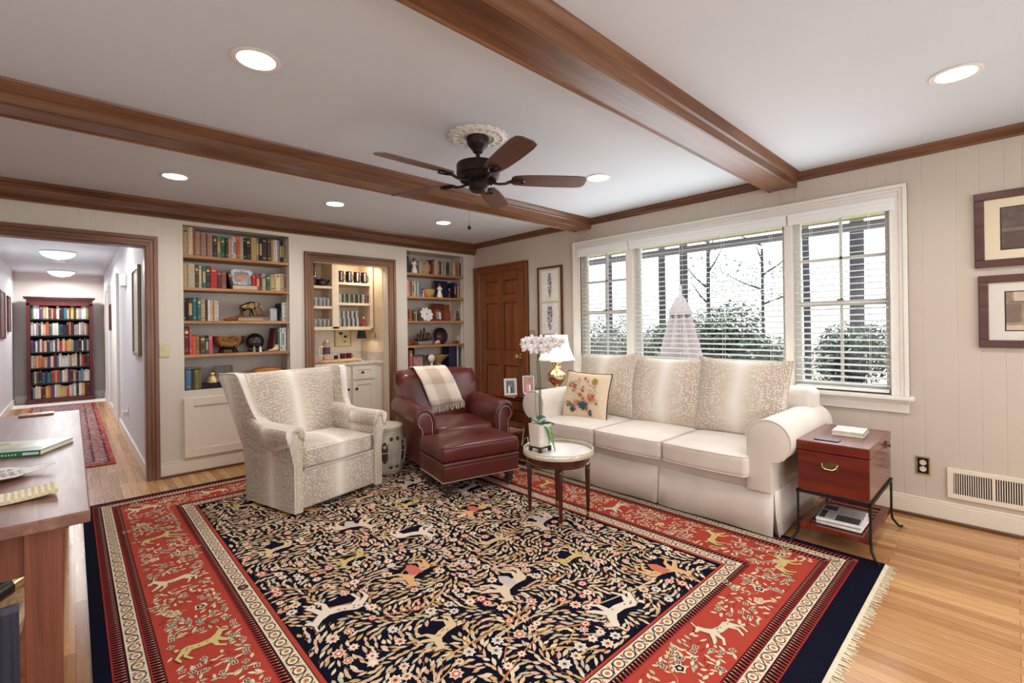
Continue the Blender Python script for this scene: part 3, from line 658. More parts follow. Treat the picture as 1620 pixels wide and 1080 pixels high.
    stems = [RC(196, 156, 100), RC(206, 186, 152), RC(180, 120, 80)]
    for i in range(7):
        for j in range(10):
            x = fx0 + (i + .5) * (fx1 - fx0) / 7 + rnd.uniform(-.06, .06); y = fy0 + (j + .5) * (fy1 - fy0) / 10 + rnd.uniform(-.08, .08); a = rnd.choice([-.6, -.3, 0.2, 2.6, 2.9, .5]) + rnd.uniform(-.2, .2)
            L = rnd.uniform(.22, .42)
            ex, ey = x + math.cos(a) * L, y + math.sin(a) * L
            if inf(ex, ey, .04) and inf(x, y, .04):
                curve(x, y, a, L, rnd.uniform(-.8, .8), .0055, .0028, rnd.choice(stems), .00175)
                curve(x + math.cos(a) * L * .4, y + math.sin(a) * L * .4, a + .7, L * .5, rnd.uniform(-1, 1), .004, .002, rnd.choice(stems), .00175) if inf(x + math.cos(a + .5) * L, y + math.sin(a + .5) * L, .05) else None
    k = 0
    for j in range(7):
        for i in range(4):
            x = fx0 + .22 + i * .46 + (.23 if j % 2 else 0) + rnd.uniform(-.04, .04); y = fy0 + .2 + j * .43 + rnd.uniform(-.05, .05)
            if not inf(x, y, .16): continue
            k += 1; t = k % 5
            col = (RC(220, 196, 170), RC(206, 178, 116), RC(226, 212, 194), RC(214, 170, 122), RC(214, 188, 148))[t]; s = (.25, .17, .24, .23, .18)[t]
            animal(x, y, rnd.choice([PI, PI, 0]) * 0 + rnd.uniform(-.35, .35) + PI * .97, s, col, RC(96, 64, 52), -1 if k % 3 == 0 else 1); occ.append((x, y, s * .42))
            if t in (0, 3): poly([(x - .03, y - .03), (x + .03, y - .035), (x + .035, y + .05), (x, y + .085), (x - .03, y + .04)], RC(196, 110, 92) if t else RC(196, 184, 180), .0026)
    st = .07
    for j in range(int((fy1 - fy0) / st)):
        for i in range(int((fx1 - fx0) / st)):
            x = fx0 + (i + .5 + rnd.uniform(-.35, .35)) * st; y = fy0 + (j + .5 + rnd.uniform(-.35, .35)) * st
            if not inf(x, y, .03) or any(abs(x - ox) < r and abs(y - oy) < r * .75 for ox, oy, r in occ): continue
            if rnd.random() < .5:
                f = rnd.choice(fc); r = rnd.uniform(.02, .032); flower(x, y, r, *f, n=rnd.choice([7, 8, 9])); occ.append((x, y, r * 1.1))
    st = .031
    for j in range(int((fy1 - fy0) / st)):
        for i in range(int((fx1 - fx0) / st)):
            x = fx0 + (i + .5 + rnd.uniform(-.3, .3)) * st; y = fy0 + (j + .5 + rnd.uniform(-.3, .3)) * st
            if not inf(x, y, .014) or any(abs(x - ox) < r and abs(y - oy) < r * .8 for ox, oy, r in occ): continue
            a = 2.6 * math.sin(x * 5.3 + y * 2.1) + 1.7 * math.cos(y * 6.1 - x * 3) + rnd.uniform(-.5, .5)
            leaf(x, y, a, rnd.uniform(.034, .056), rnd.uniform(.013, .020), rnd.choice(lc), .0016)
            if rnd.random() < .35: stroke([(x, y), (x + .02 * math.cos(a + 1), y + .02 * math.sin(a + 1)), (x + .035 * math.cos(a + .4), y + .035 * math.sin(a + .4))], .0012, .0008, RC(150, 60, 70) if rnd.random() < .4 else RC(170, 150, 110), .00145)
    # red main border
    a0, a1, b0, b1 = inset_rect(3); c0, c1, d0, d1 = inset_rect(4)
    inb = lambda x, y, e: (a0 + e < x < a1 - e and b0 + e < y < b1 - e) and not (c0 - e < x < c1 + e and d0 - e < y < d1 + e)
    occ = []; k = 0
    gold = RC(206, 184, 122)
    for side in range(4):
        L = (b1 - b0) if side in (0, 1) else (a1 - a0); n = int(L / .34)
        for i in range(n):
            t = (i + .5) / n
            if side == 0: x, y, a = a0 + .13, b0 + t * L, 0.1
            elif side == 1: x, y, a = a1 - .13, b0 + t * L, 0.1
            elif side == 2: x, y, a = a0 + t * L, b0 + .12, 0.05
            else: x, y, a = a0 + t * L, b1 - .12, 0.05
            k += 1
            if not inb(x, y, .05): continue
            if k % 2: animal(x, y, a + rnd.uniform(-.2, .2), .17, gold if k % 4 == 1 else RC(214, 200, 170), RC(92, 50, 40), 1 if k % 4 == 1 else -1); occ.append((x, y, .095))
            else:
                for s in (-1, 1): flower(x + s * .05, y + rnd.uniform(-.03, .03), .03, RC(222, 208, 176), RC(30, 28, 44) if s > 0 else RC(196, 150, 110), RC(214, 196, 150), 5, .0018)
                for s in (-1, 1): curve(x, y, rnd.uniform(0, 6.28), .17, s * 1.4, .0022, .0012, RC(180, 140, 90), .0014, 7, [RC(214, 196, 160), RC(180, 180, 150)]) if inb(x, y, .1) else None
                occ.append((x, y, .06))
    st = .027; nx, ny = int((a1 - a0) / st), int((b1 - b0) / st)
    for j in range(ny):
        for i in range(nx):
            x = a0 + (i + .5 + rnd.uniform(-.3, .3)) * st; y = b0 + (j + .5 + rnd.uniform(-.3, .3)) * st
            if not inb(x, y, .02) or any(abs(x - ox) < r and abs(y - oy) < r for ox, oy, r in occ): continue
            q = rnd.random(); a = rnd.uniform(0, 6.28)
            if q < .55: leaf(x, y, a, rnd.uniform(.026, .042), rnd.uniform(.011, .016), rnd.choice(lc[:2] + [RC(216, 200, 168), RC(176, 178, 150)]), .0016)
            elif q < .75: flower(x, y, .016, RC(216, 200, 170), RC(40, 34, 50), RC(216, 196, 150), 4)
            elif q < .93: stroke([(x - .015, y), (x, y + .01 * math.sin(a)), (x + .02 * math.cos(a), y + .02 * math.sin(a))], .0016, .001, RC(110, 40, 36), .0015)
    me = bpy.data.meshes.new('pile'); me.from_pydata(V, [], Fs); me.update()
    ca = me.color_attributes.new('Col', 'FLOAT_COLOR', 'CORNER'); buf = []
    for p in me.polygons:
        c = C[p.index]; buf += [c[0], c[1], c[2], 1.0] * p.loop_total
    ca.data.foreach_set('color', buf)
    me.transform(Matrix.Translation((-1.59, -2.57, 0)))
    t = NT('rug_pile'); at = t.node('ShaderNodeVertexColor', layer_name='Col'); n = t.noise(t.coord('Object'), 420, 2); n2 = t.noise(t.coord('Object'), 2.2, 2)
    c = t.mix(0.35, at.outputs[0], t.ramp(n, [(0.3, (0.5, 0.5, 0.5, 1)), (0.7, (1, 1, 1, 1))]), 'MULTIPLY'); t.bump(n, 0.4, 0.003)
    me.materials.append(t.fin(c, 0.95, 0, 0.04)); o = bpy.data.objects.new('pile', me); COL.objects.link(o); o.parent = rug
    m = MB(); x = X0
    while x < X1:
        L = rnd.uniform(.03, .055); d = rnd.uniform(-.012, .012); m.add([(x, Y0, .006), (x + .006, Y0, .006), (x + .006 + d, Y0 - L, .001), (x + d, Y0 - L, .001)], [(0, 1, 2, 3)])
        m.add([(x, Y0, .008), (x + .007, Y0, .008), (x + .007, Y0 - .016, .004), (x, Y0 - .016, .004)], [(0, 1, 2, 3)]); x += .0065
    m.build('fringe', plain('fringe_cotton', (214, 200, 172), 0.9), parent=rug, smooth=0)
build_rug()

# ================================================================= SOFT SEATING
def pillow_mesh(w, h, th, corner=0.035, n=18):
    m = MB(); V = []; idx = {}
    def outl(u, v):   # slightly concave sides, pointed corners
        k = 1 - corner * 1.6 * (1 - v * v); l = 1 - corner * 1.6 * (1 - u * u); return u * w / 2 * k, v * h / 2 * l
    F = []
    for s in (-1, 1):
        for i in range(n + 1):
            for j in range(n + 1):
                u, v = math.sin(PI / 2 * (-1 + 2 * i / n)), math.sin(PI / 2 * (-1 + 2 * j / n)); x, z = outl(u, v)
                e = max(0, (1 - u ** 2) * (1 - v ** 2)) ** 0.42; key = (i, j, s if 0 < i < n and 0 < j < n else 0)
                if key not in idx: idx[key] = len(V); V.append((x, s * th / 2 * e * (1 + .12 * math.sin(3 * u + s) * math.cos(2.5 * v)), z))
        for i in range(n):
            for j in range(n):
                q = [idx[(a, b, s if 0 < a < n and 0 < b < n else 0)] for a, b in ((i, j), (i + 1, j), (i + 1, j + 1), (i, j + 1))]
                F.append(tuple(q if s < 0 else reversed(q)))
    m.add(V, F); ring = []
    for i in range(40):
        t = i / 40 * 4; k = int(t); f = math.sin(PI / 2 * (-1 + 2 * (t - k))); u, v = ((f, -1), (1, f), (-f, 1), (-1, -f))[k]; x, z = outl(u, v); ring.append((x, 0, z))
    return m, ring
def ring_box(x0, x1, z0, z1, y, r, n=5):
    P = []
    for cx, cz, a0 in ((x1 - r, z0 + r, -PI / 2), (x1 - r, z1 - r, 0), (x0 + r, z1 - r, PI / 2), (x0 + r, z0 + r, PI)):
        for i in range(n + 1): a = a0 + PI / 2 * i / n; P.append((cx + r * math.cos(a), y, cz + r * math.sin(a)))
    return P
# ---- sofa
sofa = thing('sofa', 'three seat sofa slipcovered in oatmeal linen with rolled arms under the window', 'sofa', (3.5, 2.0, 0))
LN = M['linen']
SX0, SX1, SY0, SY1 = 3.06, 3.94, 1.0, 2.99
MB().rbox(((SX0 + .008 + SX1) / 2, (SY0 + SY1) / 2, .255), (SX1 - SX0 - .008, SY1 - SY0 - .004, .21), .012).build('base', LN, parent=sofa)
m = MB()   # skirt with inverted pleats
def skirt(p, q, nrm, breaks, z1=.278, z0=.018):
    L = math.hypot(q[0] - p[0], q[1] - p[1]); ux, uy = (q[0] - p[0]) / L, (q[1] - p[1]) / L; pts = [(0, 0)]
    for b in breaks: pts += [(b - .012, 0.0), (b - .002, -.03), (b + .004, -.03), (b + .012, 0.0)]
    pts += [(L, 0)]; pts2 = []
    for i in range(len(pts) - 1):
        a, b = pts[i], pts[i + 1]; k = max(1, int(abs(b[0] - a[0]) / .06))
        for j in range(k): f = j / k; pts2.append((a[0] + (b[0] - a[0]) * f, a[1] + (b[1] - a[1]) * f))
    pts2.append(pts[-1]); V = []
    for i, (t, d) in enumerate(pts2):
        for z, fl in ((z1, 0.004), ((z1 + z0) / 2, .010 + .004 * math.sin(t * 9)), (z0, .02 + .007 * math.sin(t * 11 + 1))):
            k = 1 if z < z1 else .25
            V.append((p[0] + ux * t + nrm[0] * (fl + d * k), p[1] + uy * t + nrm[1] * (fl + d * k), z))
    m.add(V, [(3 * i + r, 3 * i + 3 + r, 3 * i + 4 + r, 3 * i + 1 + r) for i in range(len(pts2) - 1) for r in (0, 1)])
skirt((SX0, SY0), (SX0, SY1), (-1, 0), (.76, 1.4)); skirt((SX0, SY0), (SX1, SY0), (0, -1), (.03,)); skirt((SX0, SY1), (SX1, SY1), (0, 1), (.03,))
m.build('skirt', LN, parent=sofa, solid=.006, smooth=60)
for k, (a, b) in enumerate(((1.125, 1.69), (1.70, 2.27), (2.28, 2.86))):
    def puff(q, h):
        u, v = q.x / h[0], q.y / h[1]
        if q.z > 0: q = q + Vector((0, 0, .024 * (1 - u * u) * (1 - v * v)))
        return q + Vector((-.018 * (1 - v * v) if q.x < 0 else 0, 0, 0))
    cu = MB().rbox((3.31, (a + b) / 2, .415), (.66, b - a, .125), .028, fn=puff, mid=(5, 7, 2)).build('seat_cushion', LN, parent=sofa)
    pr = []
    for z in (.475, .358):
        P = [(3.31 + (-.333 if True else 0) - .014 * (1 - ((y - (a + b) / 2) / ((b - a) / 2)) ** 2), y, z) for y in [a + .02 + (b - a - .04) * i / 14 for i in range(15)]]
        MB().tube([(3.6, a + .006, z)] + [(3.0, a + .006, z)] + P + [(3.0, b - .006, z), (3.6, b - .006, z)], .0042, 6).build('piping', LN, parent=cu, world=True)
def sofa_arm(yc, s):
    zc, R = .585, .128; P = []
    P.append((yc - s * .122, .28)); P.append((yc - s * .122, zc))
    for i in range(1, 15): a = PI - i * (PI * 1.36) / 14; P.append((yc + s * R * math.cos(a), zc + R * math.sin(a)))
    P += [(yc + s * .022, .462), (yc + s * .018, .28)]
    secs = []
    for x, k in ((3.025, .93), (3.03, .985), (3.04, 1.0), (3.2, 1.0), (3.5, 1.0), (3.78, 1.0), (3.93, 1.0), (3.95, .93)):
        secs.append([(x, yc + (p - yc) * k, .45 + (z - .45) * k if z > .45 else z) for p, z in P])
    ob = MB().loft(secs).build('arm', LN, parent=sofa, smooth=50)
    MB().tube([(3.030, p, z) for p, z in P[1:-2]], .005, 6).tube([(3.030, P[-1][0], z) for z in (.285, .37, .455)], .004, 6).build('piping', LN, parent=ob)
sofa_arm(1.022, -1); sofa_arm(2.975, 1)
MB().rbox((3.84, 1.995, .58), (.22, 2.06, .50), .05, mid=(2, 8, 4)).build('backrest', LN, parent=sofa)
bp, ring = pillow_mesh(.66, .56, .23, .03)
def pil(label, pos, size, rot, mat, group=None, pipe=None, piper=.004):
    t = thing('throw_pillow' if group is None else 'back_pillow', label, 'pillow', pos, rot=rot, group=None)
    pm, ring = pillow_mesh(*size); pm.build('pillow_cover', mat, parent=t, world=False, smooth=80)
    MB().tube(ring, piper, 6, closed=True).build('piping', pipe or mat, parent=t, world=False); return t
for (y, lab, dz, dr) in ((1.40, 'right fawn print back pillow on the sofa, nearest the trunk table', 0, .02), (1.99, 'middle fawn print back pillow on the sofa between two alike', -.01, 0), (2.60, 'left fawn print back pillow on the sofa behind the embroidered cushion', .0, -.05)):
    pil(lab, (3.615, y, .745 + dz), (.665, .58, .19, .045), (-.22, dr, -PI / 2 + dr), M['fawn_pillow'], 'sofa back pillows', piper=.005)

# embroidered cushion: flowers are flat stitched shapes in the cover's own mesh colours
t = thing('throw_pillow', 'square cream cushion embroidered with coral flowers and dark piping', 'pillow', (3.32, 2.60, .672), rot=(-.24, .03, -PI / 2 + .12))
pm, ring = pillow_mesh(.45, .42, .14, .04, 22); pm.build('pillow_cover', plain('cream_needlepoint', (222, 200, 172), .95, var=.06, scale=200), parent=t, world=False, smooth=80)
MB().tube(ring, .006, 6, closed=True).build('piping', plain('charcoal_piping', (52, 44, 46), .9), parent=t, world=False)
rnd = random.Random(3); em = MB()
def surf(x, z):
    u, v = min(.98, abs(x / .215)), min(.98, abs(z / .2)); uu, vv = u, v
    return -.07 * max(0, (1 - uu ** 2) * (1 - vv ** 2)) ** .42 * 1.13 - .003
def stitch(cx, cz, r, mi, n=6, star=.5):
    V = [(cx, surf(cx, cz), cz)]
    for k in range(2 * n):
        a = PI * k / n; q = r * (1 if k % 2 else star); x, z = cx + q * math.cos(a), cz + q * math.sin(a); V.append((x, surf(x, z), z))
    em.add(V, [(0, 1 + k, 1 + (k + 1) % (2 * n)) for k in range(2 * n)], mi)
def twig(x0, z0, x1, z1, mi, w=.0022):
    for i in range(6):
        a, b = i / 6, (i + 1) / 6; P = [(x0 + (x1 - x0) * f, z0 + (z1 - z0) * f + .012 * math.sin(f * 5)) for f in (a, b)]
        em.add([(P[0][0], surf(*P[0]), P[0][1] - w), (P[1][0], surf(*P[1]), P[1][1] - w), (P[1][0], surf(*P[1]), P[1][1] + w), (P[0][0], surf(*P[0]), P[0][1] + w)], [(0, 1, 2, 3)], mi)
for x, z, r, mi in ((-.09, .07, .026, 0), (-.15, .08, .022, 1), (.0, .04, .018, 0), (-.02, .0, .02, 0), (.015, -.03, .022, 0), (.0, .07, .012, 0), (.10, .13, .03, 1), (.09, -.01, .034, 0), (.115, -.03, .02, 2), (.07, .01, .022, 2), (.11, .08, .016, 2),
                    (-.06, .14, .013, 2), (.0, .15, .014, 0), (.035, .13, .014, 2), (.02, -.09, .04, 3), (-.01, -.08, .025, 3), (.05, -.075, .025, 3), (-.09, -.13, .028, 3), (.09, -.13, .02, 3), (.09, -.155, .02, 3), (-.15, -.1, .02, 4), (-.12, -.09, .022, 4), (-.07, -.06, .022, 2), (-.04, -.06, .02, 1), (-.15, -.07, .012, 0), (-.08, -.1, .018, 4), (-.1, .03, .014, 4), (.14, -.06, .014, 4)):
    stitch(x, z, r * 1.12, mi, rnd.choice([5, 6, 7]), rnd.uniform(.4, .7))
    stitch(x + rnd.uniform(-.035, .035), z + rnd.uniform(-.03, .03), r * .5, rnd.choice([0, 2, 3, 4]), 5, .5)
    if mi in (0, 2): stitch(x, z, r * .35, 1, 5, .8)
for q in ((-.12, .1, -.04, .11, 4), (-.09, .07, -.07, .01, 4), (0, .08, .0, -.05, 0), (.05, .09, .13, .05, 3), (.04, .04, .13, .03, 4), (.02, -.05, -.02, -.1, 3), (-.12, -.04, -.12, -.12, 4), (-.07, -.02, -.08, -.08, 4), (.09, -.05, .1, -.08, 0)): twig(*q)
em.build('embroidery', [plain('coral_thread', (186, 70, 58), .8), plain('ochre_thread', (168, 128, 50), .8), plain('peach_thread', (214, 150, 118), .8), plain('teal_thread', (62, 78, 86), .8), plain('sage_thread', (112, 116, 92), .8)], parent=t, world=False, smooth=0)

# ---- wing chair (local frame: x to its left in the photo's right, y to the back)
wc = thing('wing_chair', 'swivel wing chair in tan and white fawn print fabric standing on the rug', 'armchair', (1.462, 3.454, 0), rz=math.radians(14.2))
FW = M['fawn']
MB().lathe([(.26, .004), (.27, .012), (.26, .03), (0, .03)], 28, (0, .30, .011)).build('swivel_base', M['black'], parent=wc, world=False)
MB().rbox((0, .305, .175), (.70, .58, .27), .02, mid=(6, 4, 3)).build('seat_frame', FW, parent=wc, world=False)
def cpuff(q, h):
    u, v = q.x / h[0], q.y / h[1]
    if q.z > 0: q = q + Vector((0, 0, .03 * (1 - u * u) * (1 - v * v)))
    return q + Vector((0, -.02 * (1 - u * u) if q.y < 0 else 0, 0))
MB().rbox((0, .27, .385), (.625, .52, .14), .035, fn=cpuff, mid=(7, 5, 2)).build('seat_cushion', FW, parent=wc, world=False)
def arm_sec(y, s, top, out, bot_out, inn=.312, zb=.036, th=.0):
    # closed profile (x,z) of an upholstered arm at depth y; s = side
    P = [(bot_out, zb), (bot_out, .2), (bot_out + .0, .36), (bot_out + (out - bot_out) * .55, top - .13), (out - .004, top - .07), (out, top - .035), (out - .012, top - .01), (out - .04, top), (inn + .05, top + .002), (inn + .012, top - .012), (inn - .006, top - .05), (inn, top - .12), (inn + .01, .36), (inn + .01, zb)]
    return [(s * x, y, z) for x, z in P]
cr = plain('fawn_welt', (222, 212, 198), .9)
for s in (-1, 1):
    secs = []
    for y, top, out, bo in ((-.012, .575, .405, .366), (.0, .60, .420, .376), (.012, .612, .427, .38), (.1, .615, .432, .383), (.25, .62, .434, .385), (.36, .635, .434, .387), (.44, .66, .43, .388), (.56, .66, .42, .388), (.60, .62, .41, .386)):
        secs.append(arm_sec(y, s, top, out, bo, .312))
    ar = MB().loft(secs).build('arm', FW, parent=wc, world=False, smooth=60)
    P = arm_sec(-.002, s, .602, .422, .378, .312); MB().tube([(x, -.006, z) for x, _, z in P[:9]], .0045, 6).tube([(x, -.006, z) for x, _, z in P[9:]], .0045, 6).build('piping', cr, parent=ar, world=False)
    # wing: upholstered panel flaring outwards, outline in depth and height
    OUT = [(.33, .60), (.40, .64), (.445, .70), (.475, .77), (.495, .84), (.515, .90), (.535, .955), (.56, .972), (.68, .972), (.80, .965), (.815, .94), (.76, .80), (.70, .62), (.64, .42), (.60, .25), (.58, .04), (.50, .04), (.46, .5)]
    def wing(t_, k):
        cy_, cz_ = .62, .62; L = []
        for y, z in OUT:
            yy, zz = cy_ + (y - cy_) * k, cz_ + (z - cz_) * k; h = max(0, (zz - .55) / .42); L.append((s * (.345 + .055 * min(1, h) + t_ * (.045 + .035 * min(1, h)) - (.0 if h > 0 else 0)), yy, zz))
        return L
    wg = MB().loft([wing(0, .94), wing(.08, .985), wing(.25, 1.0), wing(.75, 1.0), wing(.92, .985), wing(1.0, .95)]).build('wing', FW, parent=wc, world=False, smooth=50)
    for tt in (.12, .9): L = wing(tt, 1.002); MB().tube(L[0:10], .0045, 6).build('piping', cr, parent=wg, world=False)
    # arm cap (drape), closed over the front of the arm
    secs = []
    def cap(y, k, q=1.0):
        lowo = .50 - .05 * math.sin(max(0, y) * 8); P = [(.41 + k + .006, lowo), (.430 + k, .545), (.438 + k, .578), (.432 + k, .604), (.40, .619 + k), (.35, .622 + k), (.318 - k, .608), (.304 - k, .575), (.308 - k, .52)]
        return [(s * (.37 + (x - .37) * q), y, .575 + (z - .575) * q) for x, z in P]
    secs = [cap(-.0145, .002, .3), cap(-.0148, .002, .85), cap(-.013, .003, .97), cap(-.006, .004), cap(.05, .006), cap(.12, .006), cap(.2, .006), cap(.28, .006), cap(.30, .002)]
    MB().loft(secs, cap=False, closed=False).build('arm_cover', FW, parent=wc, world=False, smooth=80, solid=.004)
# inside back and outside back
def back_secs():
    secs = []
    for z, yf, yb, w in ((.30, .50, .60, .34), (.44, .505, .63, .345), (.55, .52, .67, .35), (.7, .565, .72, .36), (.85, .620, .775, .385), (.92, .645, .80, .40), (.945, .665, .80, .405), (.955, .70, .78, .40)):
        P = []
        for i in range(9): u = -1 + i / 4; P.append((u * w, yf - .03 * (1 - u * u), z))
        for i in range(9): u = 1 - i / 4; P.append((u * w, yb + .01 * (1 - u * u), z))
        secs.append(P)
    return secs
MB().loft(back_secs()).build('backrest', FW, parent=wc, world=False, smooth=60)
MB().tube([(x, -.0 - .012 * (1 - (x / .31) ** 2) - .008, .452) for x in [-.3 + .6 * i / 12 for i in range(13)]], .004, 6).tube([(x, -.006 - .012 * (1 - (x / .31) ** 2), .322) for x in [-.3 + .6 * i / 12 for i in range(13)]], .004, 6).build('piping', cr, parent=wc, world=False)
MB().tube([(-.40, .665, .947), (-.2, .655, .95), (0, .65, .951), (.2, .655, .95), (.40, .665, .947)], .004, 6).build('piping', cr, parent=wc, world=False)

# ---- leather club chair and ottoman
LE = M['leather']
def turned_foot(x, y, z0, h, parent, r=.032):
    k = h / .13
    MB().lathe([(0, 0), (r * .62, 0), (r * .66, .012 * k), (r * .5, .03 * k), (r * .95, .045 * k), (r * 1.0, .06 * k), (r * .62, .075 * k), (r * 1.1, .09 * k), (r * 1.15, .105 * k), (r * .9, .12 * k), (r * .9, h)], 16, (x, y, z0)).build('foot', M['foot'], parent=parent, world=False)
def nails(m, P, step=.012, r=.0052):
    for i in range(len(P) - 1):
        a, b = Vector(P[i]), Vector(P[i + 1]); L = (b - a).length; n = max(1, int(L / step))
        for k in range(n): q = a + (b - a) * (k / n); m.sphere(q, r, 6)
cc = thing('club_chair', 'burgundy leather club chair with rolled arms and nailhead trim', 'armchair', (2.558, 3.345, 0), rz=math.radians(-15))
Z0 = .011
for x, y in ((-.36, .06), (.36, .06), (-.34, .84), (.34, .84)): turned_foot(x, y, Z0, .12, cc)
MB().rbox((0, .44, .20), (.74, .82, .15), .02).build('seat_frame', LE, parent=cc, world=False)
MB().rbox((0, .33, .345), (.57, .64, .15), .045, fn=cpuff, mid=(6, 6, 2)).build('seat_cushion', LE, parent=cc, world=False)
for s in (-1, 1):
    zc, R, xc = .525, .092, .385; P = [(xc - .105, .13), (xc - .105, zc - .02)]
    for i in range(0, 17): a = PI * .95 - i * (PI * 1.28) / 16; P.append((xc + R * math.cos(a), zc + R * math.sin(a)))
    P += [(xc + .035, .40), (xc + .045, .13)]
    secs = []
    for y, k, dz in ((-.005, .90, 0), (.0, .97, 0), (.012, 1.0, 0), (.3, 1.0, 0), (.6, 1.0, .01), (.80, .98, .01), (.83, .9, 0)):
        secs.append([(s * (xc + (x - xc) * k), y, (z if z < .3 else .4 + (z - .4) * k + dz)) for x, z in P])
    a_ = MB().loft(secs).build('arm', LE, parent=cc, world=False, smooth=50)
    # front facing: recessed scroll panel with a raised welt and nails
    fp = [(s * (xc + (x - xc) * .80), -.008, (z if z < .3 else .42 + (z - .42) * .84)) for x, z in P]
    MB().tube(fp, .008, 8).build('welt', LE, parent=a_, world=False)
    m = MB(); nails(m, [(s * (xc + (x - xc) * .62), -.011, (z if z < .3 else .43 + (z - .43) * .7)) for x, z in P]); nails(m, [(s * .425, -.002, .13), (s * .425, .3, .128), (s * .425, .6, .150), (s * .425, .82, .15)]); m.build('nailhead_trim', M['nail'], parent=a_, world=False)
def club_back():
    secs = []
    for z, yf, yb, w in ((.14, .62, .84, .33), (.42, .63, .86, .35), (.5, .635, .88, .38), (.62, .66, .90, .40), (.72, .69, .93, .41), (.79, .70, .965, .405), (.84, .715, .985, .39), (.868, .76, .965, .365), (.876, .82, .91, .34)):
        P = []
        for i in range(13): u = -1 + i / 6; P.append((u * w, yf - .045 * (1 - u * u) * (1 if z > .4 else .3) + .03 * abs(u) ** 5, z - .012 * u * u * (1 if z > .7 else 0)))
        for i in range(13): u = 1 - i / 6; P.append((u * w, yb + .03 * (1 - u * u), z - .012 * u * u * (1 if z > .7 else 0)))
        secs.append(P)
    return secs
MB().loft(club_back()).build('backrest', LE, parent=cc, world=False, smooth=60)
MB().tube([(0.02, .59, .43), (0.02, .60, .52), (0.02, .625, .64), (0.02, .65, .73), (.02, .67, .8), (.02, .73, .865)], .0035, 6).build('back_seam', LE, parent=cc, world=False)
for s in (-1, 1): MB().lathe([(0, 0), (.05, 0), (.06, .012), (.045, .024), (0, .028)], 18, M=Matrix.Translation((s * .398, .84, .80)) @ Matrix.Rotation(s * PI / 2, 4, 'Y')).build('back_scroll', LE, parent=cc, world=False)
# throw over the chair back
th = thing('throw_blanket', 'cream and beige checked wool throw with fringe draped over the leather chair back', 'blanket', (2.575, 3.345, 0), rz=math.radians(-15))
path = [(.665, .56), (.655, .62), (.66, .68), (.668, .74), (.672, .79), (.69, .85), (.74, .893), (.80, .90), (.90, .893), (.98, .868), (1.01, .82), (1.015, .74), (1.015, .60)]
path = [(y - .082 if z < .82 else (y - .05 if z < .88 else y), z) for y, z in path]; path = [(path[0][0] + .002, .535)] + path; V = []; nx = 12
for j, (y, z) in enumerate(path):
    f = j / (len(path) - 1)
    for i in range(nx + 1):
        u = i / nx; x = -.27 + u * .34 + .13 * (1 - min(1, j / 6)) ; V.append((x, y - .006 * math.sin(u * 9 + j * .6) - .012 * (x * x), z - .03 * (1 - u) * (0 if 0 < j < 5 else 0) + (-.02 + .03 * u) * (1 - min(1, j / 5))))
t_ = NT('checked_wool'); tc = t_.n.new('ShaderNodeTexCoord'); sp = t_.n.new('ShaderNodeSeparateXYZ'); t_.t.links.new(tc.outputs['Object'], sp.inputs[0])
sx = t_.math('GREATER_THAN', t_.math('FRACT', t_.math('DIVIDE', t_.math('ADD', sp.outputs[0], t_.math('MULTIPLY', sp.outputs[2], .35)), .26)), .5); sz = t_.math('GREATER_THAN', t_.math('FRACT', t_.math('DIVIDE', t_.math('ADD', sp.outputs[2], .02), .3)), .52)
c_ = t_.mix(t_.math('MULTIPLY', t_.math('ADD', sx, sz), .5), srgb((234, 222, 208)), srgb((196, 174, 156))); t_.bump(t_.noise(t_.coord(), 200, 2), .3, .003); M['throw'] = t_.fin(c_, .95, 0, .2)
m = MB(); m.add(V, [(j * (nx + 1) + i, j * (nx + 1) + i + 1, (j + 1) * (nx + 1) + i + 1, (j + 1) * (nx + 1) + i) for j in range(len(path) - 1) for i in range(nx)])
m.build('blanket', M['throw'], parent=th, world=False, smooth=80, solid=.008)
m = MB(); rnd = random.Random(9)
for i in range(34):
    u = i / 33; x = -.14 + u * .34; z = path[0][1] + (-.02 + .03 * u); m.tube([(x, path[0][0] - .004, z), (x + rnd.uniform(-.004, .004), path[0][0] - .016, z - .025), (x + rnd.uniform(-.01, .01), path[0][0] - .022, z - rnd.uniform(.055, .07))], .003, 4)
o_ = m.build('fringe', M['throw'], parent=th, world=False)

ot = thing('ottoman', 'burgundy leather ottoman with padded top and nailhead trim before the club chair', 'ottoman', (2.3285, 2.843, 0), rz=math.radians(-11.1))
for x, y in ((-.27, .06), (.27, .06), (-.27, .41), (.27, .41)): turned_foot(x, y, Z0, .125, ot, .04)
MB().rbox((0, .235, .19), (.665, .47, .125), .014).build('base', LE, parent=ot, world=False)
MB().rbox((0, .235, .262), (.675, .48, .035), .016).build('band', LE, parent=ot, world=False)
def opuff(q, h):
    u, v = q.x / h[0], q.y / h[1]
    if q.z > 0: q = q + Vector((0, 0, .045 * (1 - u ** 2) * (1 - v ** 2)))
    w = 1 - (q.z / h[2]) ** 2; return Vector((q.x * (1 + .02 * w), q.y * (1 + .025 * w), q.z))
oc = MB().rbox((0, .235, .338), (.67, .475, .125), .03, fn=opuff, mid=(7, 5, 3)).build('cushion', LE, parent=ot, world=False)
def rectring(w, d, z, yc=.235, r=.02): return [(x, y + yc, z) for x, _, y in ring_box(-w / 2, w / 2, -d / 2, d / 2, 0, r)]
MB().tube(rectring(.665, .472, .392, r=.03), .005, 6, closed=True).build('piping', LE, parent=oc, world=False)
m = MB(); nails(m, [(-.335, .47, .137), (-.335, .0, .137), (.335, .0, .137), (.335, .47, .137), (-.335, .47, .137)], .0115, .0045); m.build('nailhead_trim', M['nail'], parent=ot, world=False)

